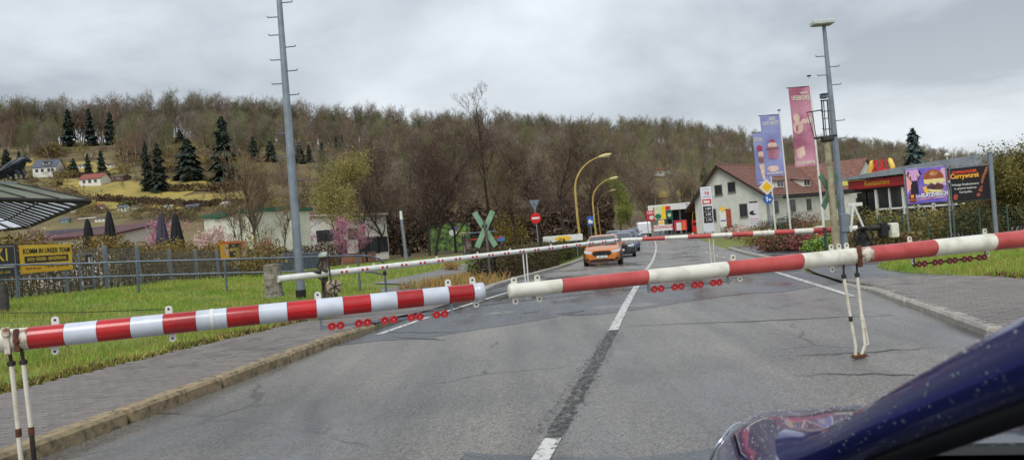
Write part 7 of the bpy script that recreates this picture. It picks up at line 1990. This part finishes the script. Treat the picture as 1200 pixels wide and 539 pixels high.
text("Currywurst", .235, mat("gold_print", lin(246, 176, 56), None, 1, .5), t, (-.14 * w_, Y0 - .006, zc + .25 * h), sx=.80, bold=.010)
for k, ln in enumerate(("Würzige Rostbratwurst", "in unserer leckeren", "Currysoße.")): text(ln, .105, M_white, t, (-.14 * w_, Y0 - .006, zc - (.01 + .115 * k) * h), sx=.85, bold=.002)
fq([(-.46, -.46), (-.37, -.46), (-.34, -.33), (-.40, -.28), (-.46, -.33)], mat("rust_red_logo", lin(176, 78, 60), None, 1, .5), 1)
mb = MB(); mb.tube([(w_ * x, Y0 - .004, zc + h * z) for x, z in ((.45, .47), (.42, .36), (.37, .24), (.31, .10), (.28, -.04))], [.03, .05, .055, .055, .03], 8); 
for v_i in range(len(mb.v)): mb.v[v_i] = (mb.v[v_i][0], Y0 - .004 + (mb.v[v_i][1] - Y0 + .004) * .12, mb.v[v_i][2])
mb.build("sausage_print", mat("sausage_print", lin(186, 96, 66), lin(130, 58, 42), 9, .4), t)
for x, z, r in ((.24, -.22, .055), (.18, -.36, .05), (.27, -.13, .035)): fq(ell(x, z, r, r * 1.1, 14), MATS["sausage_print"], 1)
mb = MB()
for k in range(7):
    x = .43 - .022 * k; z = .40 - .065 * k; mb.tube([(w_ * (x - .03), Y0 - .012, zc + h * z), (w_ * (x + .03), Y0 - .012, zc + h * (z + .03))], .008, 4)
mb.build("sausage_marks", mat("pale_sausage_marks", lin(232, 170, 130), None, 1, .5), t)
# ================================================================ FENCE, SHRUBS AND VERGE ON THE RIGHT
P0, P1 = W(1030, 262, 28.0), W(1215, 262, 25.0)
rf_ = thing("wire_fence", "thin green wire mesh fence below the billboards on the right", "fence", (P0.x, P0.y, grd(P0.x, P0.y))); O = Vector(rf_.location)
n = 6
M_gwire = mat("green_wire", lin(70, 92, 78), None, 1, .5, metal=.2)
for k in range(n + 1):
    p_ = P0.lerp(P1, k / n); g_ = grd(p_.x, p_.y); MB().tube([(p_.x, p_.y, g_ - .2), (p_.x, p_.y, g_ + 1.25)], .03, 7).build("post", M_gwire, rf_, O)
    if k < n:
        p2 = P0.lerp(P1, (k + 1) / n); mb = MB()
        for j in range(12):
            z = .08 + 1.1 * j / 11; mb.tube([(p_.x, p_.y, g_ + z), (p2.x, p2.y, grd(p2.x, p2.y) + z)], .004, 3, 0, False)
        for j in range(1, 11):
            q_ = p_.lerp(p2, j / 11); mb.tube([(q_.x, q_.y, g_ + .05), (q_.x, q_.y, g_ + 1.2)], .004, 3, 0, False)
        mb.build("mesh_panel", M_gwire, rf_, O)
b = W(1167, 268, 25.2); t = thing("steel_post", "tall galvanised post at the right end of the black billboard", "post", (b.x, b.y, grd(b.x, b.y)))
z_t = W(1160, 180, 25.2).z - grd(b.x, b.y); MB().tube([(0, 0, -.2), (0, 0, z_t)], .075, 10).build("shaft", M_galv, t); MB().tube([(0, 0, z_t), (0, 0, z_t + .04)], .085, 10).build("cap", M_galv_d, t)
M_br_leaf = mat("copper_leaf", lin(130, 84, 64), lin(96, 66, 50), 1.5, .85)
M_ol_leaf = mat("olive_leaf", lin(110, 108, 54), lin(82, 84, 44), 1.2, .85, c3=lin(130, 118, 60))
SH = [(1020, 33, 1.5, 1.2, .85, "yellow green shrub below the red fascia beside the spoked wheel", M_ol_leaf), (1046, 30, .9, .8, .7, "low olive shrub left of the burger billboard", M_ol_leaf), (1080, 30.0, 1.2, 1.0, .75, "twiggy yellow brown shrub under the burger billboard", M_scrub_y), (1101, 31, .9, .9, .7, "smaller twiggy shrub between the billboards", M_scrub_y), (1128, 30, 1.3, 1.0, .85, "dense olive green shrub under the Currywurst billboard", M_ol_leaf), (1150, 29, 1.0, 1.0, .8, "dark shrub at the right post", MATS["dark_hedge_leaf"]), (1176, 30, 1.0, 1.0, 1.0, "copper leaved shrub right of the steel post", M_br_leaf), (1003, 36, .8, .8, .5, "small shrub behind the timber signal post", M_ol_leaf)]
for i, (px, d, rx, ry, rz_, lb, m_) in enumerate(SH):
    bush(ring(px, d), lb, rx, ry, rz_, 60 + i, m_, 2600, .055, stems=10)
bare_tree(ring(1196, 29), "big olive brown bush filling the right edge above the grass", H_of(1190, 172, 29), 151, r0=.06, m_t=M_ol_leaf, lev=4, kids=(9, 6, 5, 4), lens=(.6, .6, .6, .6), fork=.04, spread=.7, up=.5, tw=.008, leaf=(16000, .045, M_ol_leaf, .3), stems=4, name="tall_shrub", cat="shrub")
bare_tree(ring(1176, 31), "tall brown twiggy bush behind the steel post", H_of(1176, 185, 31), 152, r0=.06, m_t=M_br_leaf, lev=4, kids=(8, 6, 5, 4), lens=(.6, .6, .6, .6), fork=.04, spread=.7, up=.5, tw=.009, leaf=(7000, .045, M_br_leaf, .3), stems=4, name="tall_shrub", cat="shrub")
# gravel yard and leaf strip
mb = MB(); a, b, c, d_ = W(1020, 275, 33), W(1250, 270, 29), W(1250, 262, 42), W(1010, 264, 46)
mb.add([(p_.x, p_.y, grd(p_.x, p_.y) + .03) for p_ in (a, b, c, d_)], [[0, 1, 2, 3]]); structure("yard", mb, mat("grey_yard", lin(150, 144, 142), lin(120, 116, 114), 1.2, .8))
q = np.random.default_rng(77)
P_ = []
for k in range(9000):
    u_ = q.random(); f_ = q.normal() * .5
    p_ = W(1035, 285, 21.5).lerp(W(1230, 274, 19.5), u_); x, y = p_.x + f_ * .3, p_.y + f_ * 1.5; P_.append((x, y, grd(x, y) + .015 + .03 * q.random()))
for k in range(2600):
    s_ = q.uniform(10.5, 15); t_ = tr(s_) + abs(q.normal()) * .28; x, y = ST(s_, t_); P_.append((x, y, grd(x, y) + .015))
tag(MB().cloud(loose(np.array(P_), .035, q)).build("fallen_leaves", mat("fallen_leaf", lin(132, 98, 64), lin(92, 66, 48), 5, .9)), kind="stuff")
# planted bed beside the far right path
bed = [(905, 34, .9, .5, "reddish low shrub behind the far right barrier arm", M_br_leaf), (925, 33, .9, .55, "brown low shrub beside the violet flag poles", M_scrub), (944, 32, .9, .5, "rose tinted shrub near the pink flag pole", mat("rose_leaf", lin(150, 84, 84), lin(110, 66, 60), 2, .85)), (962, 29, .7, .4, "low green shrub at the foot of the signal post", MATS["fresh_grass"]), (885, 48, 1.2, .6, "dry shrub in front of the notice boards", M_scrub_y), (868, 66, 1.2, .7, "pink flowering shrub before the house door", M_pale_pink), (858, 70, 1.0, .7, "twiggy red brown shrub left of the house door", M_br_leaf), (912, 64, 1.1, .9, "dark conical shrub at the house corner", M_conif), (896, 60, 1.0, .8, "brown garden shrub between the notice and the blue disc", M_scrub), (946, 62, 1.5, .9, "reddish hedge shrub below the pink flag", M_br_leaf), (930, 66, 1.0, .9, "dark green shrub below the dormers", M_conif)]
for i, (px, d, rx, rz_, lb, m_) in enumerate(bed): bush(ring(px, d), lb, rx, rx, rz_, 90 + i, m_, 1500, .06, stems=8)
hedge("ivy_hedge", "low leafy bank along the far right path below the flags", [ST(27, 7.6), ST(33, 7.4), ST(39, 7.2)], .55, 1.6, 7000, .06, [M_scrub, M_ol_leaf], 12)
P = W(968, 290, 23.2); t = thing("marker_post", "short dark green marker post left of the timber signal post", "post", (P.x, P.y, grd(P.x, P.y)))
MB().tube([(0, 0, -.1), (0, 0, 1.05)], .05, 8).build("shaft", mat("dark_green_paint", lin(40, 66, 54), None, 1, .5), t); MB().lathe((0, 0, 1.05), [(.06, 0), (.06, .04), (0, .06)], 8).build("cap", M_black, t)
P = W(961, 277, 30); t = thing("warning_sign", "small red and white chevron marker near the flag poles", "road sign", (P.x, P.y, grd(P.x, P.y)))
MB().box((0, 0, .7), (.3, .04, .9), bev=.01).build("board", M_white, t); MB().prism([(-.14, .0), (.14, .2), (.14, .4), (-.14, .2)], (0, -.028, .6), .006).build("red_stripe", M_fred, t); MB().tube([(0, .04, 0), (0, .04, 1.1)], .025, 6).build("post", M_galv, t)
# ================================================================ OUR OWN BLUE CAR AT THE LOWER RIGHT
def droplet_paint(name, c, rough=.08):
    m = bpy.data.materials.new(name); m.use_nodes = True; p = m.node_tree.nodes["Principled BSDF"]
    p.inputs["Base Color"].default_value = (*c, 1); p.inputs["Roughness"].default_value = .22; p.inputs["Metallic"].default_value = .35
    p.inputs["Coat Weight"].default_value = 1.0; p.inputs["Coat Roughness"].default_value = rough
    return m
M_blue = droplet_paint("deep_blue_paint", lin(50, 55, 118), .03)
M_seal = mat("black_rubber_seal", (.006, .006, .008), None, 1, .6)
own = thing("blue_car", "deep blue wet car with raindrops filling the lower right corner", "car", (0, 0, 0), -ROAD)
# local frame of the car = road frame: x across to the right (t), y forward (s)
X_FL = .035
def zh(x, y):      # bonnet skin: x across (0 = left flank), y forward
    base = np.interp(y, [1.2, 1.75, 2.1, 2.45, 2.7, 2.88, 3.0, 3.08], [1.05, 1.03, .985, .945, .905, .84, .74, .60])
    edge = np.interp(x, [0, .015, .05, .10, .18, .30, .9, 1.9], [-.26, -.19, -.115, -.060, -.022, -.004, .02, .0])
    crown = .010 * math.exp(-((x - .20) / .07) ** 2) - .007 * math.exp(-((x - .34) / .05) ** 2)
    return float(base + edge + crown * sm(y, 1.7, 2.0) * (1 - sm(y, 2.6, 2.95)))
def xo(y):         # the flank rounds inwards towards the nose
    return X_FL + .42 * max(0.0, (y - 2.45) / .65) ** 2.4
xs = [0, .006, .015, .03, .05, .075, .10, .13, .16, .2, .24, .28, .32, .36, .42, .5, .6, .72, .87]
xs = xs + [1.74 - x for x in xs[-2::-1]]
ys = [1.80 + .04 * k for k in range(24)] + [2.76 + .02 * k for k in range(17)]
mb = MB(); vs = []
for y in ys:
    k = (xo(y) - X_FL); sc = (1.74 - 2 * k) / 1.74
    for x in xs:
        xm = min(x, 1.74 - x)
        vs.append((X_FL + k + x * sc, y, zh(xm, y)))
n = len(xs)
mb.add(vs, [[i * n + j, i * n + j + 1, (i + 1) * n + j + 1, (i + 1) * n + j] for i in range(len(ys) - 1) for j in range(n - 1)], 0, True)
mb.build("bonnet", M_blue, own)
# flank below the bonnet edge, and the nose
mb = MB(); rows = []
for y in ys:
    x0 = xo(y); z0 = zh(0, y)
    rows.append([(x0, y, z0 + .001), (x0 - .008, y, z0 - .10), (x0 - .004, y, z0 - .22), (x0 + .02, y, .30)])
mb.add([p_ for r in rows for p_ in r], [[i * 4 + j, (i + 1) * 4 + j, (i + 1) * 4 + j + 1, i * 4 + j + 1][::-1] for i in range(len(rows) - 1) for j in range(3)], 0, True)
e_ = ys[-1]; k = xo(e_)
mb.add([(k, e_, zh(0, e_)), (k, e_ - .02, .28), (1.81 - k + X_FL - .035, e_ - .02, .28), (1.81 - k + X_FL - .035, e_, zh(0, e_))], [[0, 1, 2, 3]])
mb.build("wing_panel", M_blue, own)
mb = MB(); mb.loft([[(.035, y, z) for z in (.28, .6, .95, 1.02)] + [(.16, y, z) for z in (1.02, .28)] for y in (-.6, .4, 1.1, 1.715)], smooth=False); mb.build("door", M_blue, own)
wheel(own, .14, 2.35, .31, .2)
# headlight: clear lens with a bright rim on the front corner
mb = MB(); rim = MB(); inner = MB(); NL = 22
def onb(x, y, o=0.0): return (xo(y) + x, y, zh(x, y) + o)
ring0 = [onb(.055 + .050 * math.cos(a) , 2.70 + .17 * math.sin(a), .006) for a in [2 * math.pi * k / NL for k in range(NL)]]
c_ = onb(.055, 2.70, .022)
mb.add([c_] + ring0, [[0, 1 + k, 1 + (k + 1) % NL] for k in range(NL)], 0, True); mb.build("headlight", mat("clear_lamp_lens", lin(178, 186, 204), lin(90, 88, 120), 22, .08, coat=1.0), own)
rim.tube(ring0 + ring0[:1], .006, 5, 0, False); rim.build("headlight_rim", M_chrome, own)
inner.lathe(onb(.06, 2.66, .008), [(0, .008), (.010, .006), (.013, 0)], 12); inner.build("indicator", mat("dark_magenta_lamp", lin(120, 30, 70), None, 1, .2, coat=1.0), own)
# black rod by the headlamp
MB().tube([(.14, 2.14, .90), (.122, 2.07, .995)], [.0045, .0035], 7).build("marker_rod", M_black, own)
# cowl, windscreen pillar, seal, windscreen, dash
mb = MB(); mb.add([(.30, 1.88, 1.022), (.62, 1.83, 1.036), (1.6, 1.83, 1.036), (1.6, 1.72, 1.045), (.34, 1.72, 1.045)], [[0, 1, 2, 3, 4]]); mb.add([(.30, 1.88, 1.006), (.62, 1.83, 1.02), (1.6, 1.83, 1.02), (1.6, 1.72, 1.0), (.34, 1.72, 1.0)], [[4, 3, 2, 1, 0]])
mb.build("cowl", M_seal, own)
A_ = Vector((.285, 1.86, .985)); B_ = Vector((.455, .98, 1.435)); D_ = (B_ - A_).normalized()
Wd_ = Vector((-.62, 0, .78)); Wd_ = (Wd_ - D_ * Wd_.dot(D_)).normalized(); Nd = D_.cross(Wd_).normalized()
mb = MB(); rings = []
LP = (B_ - A_).length * 1.5
for k in range(15):
    f = k / 14; P = A_ + D_ * (LP * f) + Vector((.02 * f * f, 0, -.03 * f * f)); w1 = .046 + .004 * f; ring = []
    flare = max(0, 1 - f / .16) ** 2
    for j in range(16):
        a = 2 * math.pi * j / 16
        r = Wd_ * (math.cos(a) * (w1 + .05 * flare)) + Nd * (math.sin(a) * (.034 + .03 * flare)); ring.append(P + r + Wd_ * .004)
    rings.append(ring)
mb.loft(rings); mb.build("windscreen_pillar", M_blue, own)
mb = MB(); mb.tube([A_ - Wd_ * .052, A_ + D_ * (LP * .5) - Wd_ * .054 + Vector((.005, 0, -.0075)), A_ + D_ * LP - Wd_ * .058 + Vector((.02, 0, -.03))], .023, 10); mb.build("pillar_seal", M_seal, own)
mg_ = bpy.data.materials.new("windscreen_glass"); mg_.use_nodes = True; nt = mg_.node_tree
for n_ in list(nt.nodes):
    if n_.type == 'BSDF_PRINCIPLED': nt.nodes.remove(n_)
tb = nt.nodes.new("ShaderNodeBsdfTransparent"); tb.inputs[0].default_value = (.80, .84, .82, 1); gb = nt.nodes.new("ShaderNodeBsdfGlossy"); gb.inputs["Roughness"].default_value = .05
fr0 = nt.nodes.new("ShaderNodeFresnel"); fr0.inputs[0].default_value = 1.45; mxs = nt.nodes.new("ShaderNodeMixShader"); out = [n_ for n_ in nt.nodes if n_.type == 'OUTPUT_MATERIAL'][0]
nt.links.new(fr0.outputs[0], mxs.inputs[0]); nt.links.new(tb.outputs[0], mxs.inputs[1]); nt.links.new(gb.outputs[0], mxs.inputs[2]); nt.links.new(mxs.outputs[0], out.inputs[0])
wsq = [A_ + Vector((.05, -.02, .03)), Vector((1.52, 1.86, 1.02)), Vector((1.36, .80, 1.50)), A_ + D_ * LP * .82 + Vector((.04, 0, -.02))]
MB().add(wsq, [[0, 1, 2, 3]]).build("windscreen", mg_, own)
MB().box((.98, 1.40, .96), (1.25, .60, .15), bev=.05).build("dashboard", M_seal, own)
mb = MB(); mb.tube([(.40, 1.35, 1.06), (.62, 1.2, 1.10), (.8, 1.1, 1.08)], [.03, .05, .04], 8); mb.build("steering_shroud", M_seal, own)
MB().add([(.42, .9, 1.50), (1.42, .9, 1.53), (1.42, -.4, 1.57), (.42, -.4, 1.54), (.42, .9, 1.47), (1.42, .9, 1.50), (1.42, -.4, 1.53), (.42, -.4, 1.51)], [[0, 1, 2, 3], [7, 6, 5, 4], [0, 4, 5, 1], [3, 2, 6, 7], [0, 3, 7, 4], [1, 5, 6, 2]]).build("roof", M_blue, own)
# raindrops
M_drop = bpy.data.materials.new("raindrop"); M_drop.use_nodes = True; p = M_drop.node_tree.nodes["Principled BSDF"]
p.inputs["Base Color"].default_value = (.26, .30, .40, 1); p.inputs["Roughness"].default_value = .02; p.inputs["Transmission Weight"].default_value = .85; p.inputs["IOR"].default_value = 1.33
RD = random.Random(12)
def drops(name, n, sample):
    mb = MB()
    for _ in range(n):
        P, N_ = sample(); r = RD.choice((.001, .0012, .0016, .002, .0026)); r *= RD.uniform(.8, 1.3); X, Y = frame_of(N_); k = 6; st_ = RD.uniform(.9, 1.5)
        vs = [P + (X * math.cos(6.283 * j / k) * st_ + Y * math.sin(6.283 * j / k)) * r for j in range(k)] + [P + (X * math.cos(6.283 * j / k) * .6 * st_ + Y * math.sin(6.283 * j / k) * .6) * r + N_ * r * .5 for j in range(k)] + [P + N_ * r * .65]
        mb.add(vs, [[j, (j + 1) % k, (j + 1) % k + k, j + k] for j in range(k)] + [[j + k, (j + 1) % k + k, 2 * k] for j in range(k)], 0, True)
    o = mb.build(name, M_drop, own); tag(o, kind="stuff")
def s_bonnet():
    y = RD.uniform(1.9, 2.9); x = RD.uniform(.04, .9); z = zh(x, y); e = .01
    N_ = unit(Vector((-(zh(x + e, y) - z) / e, -(zh(x, y + e) - z) / e, 1))); k = (xo(y) - X_FL); return Vector((X_FL + k + x * (1.74 - 2 * k) / 1.74, y, z)), N_
def s_pillar():
    f = RD.uniform(.12, 1); a = RD.uniform(-.2, 3.3); P = A_ + D_ * (LP * f) + Vector((.02 * f * f, 0, -.03 * f * f)); w1 = .046 + .004 * f
    a = RD.uniform(0, 6.283); return P + Wd_ * (math.cos(a) * w1 + .004) + Nd * (math.sin(a) * .034), unit(Wd_ * math.cos(a) / w1 + Nd * math.sin(a) / .034)
def s_glass():
    a, b = RD.random() * .45, RD.random(); P = (wsq[0].lerp(wsq[3], b)).lerp(wsq[1].lerp(wsq[2], b), a); N_ = (wsq[1] - wsq[0]).cross(wsq[3] - wsq[0]).normalized(); return P, N_ if N_.z > 0 else -N_
drops("raindrops", 700, s_bonnet); drops("raindrops", 650, s_pillar); drops("raindrops", 900, s_glass)
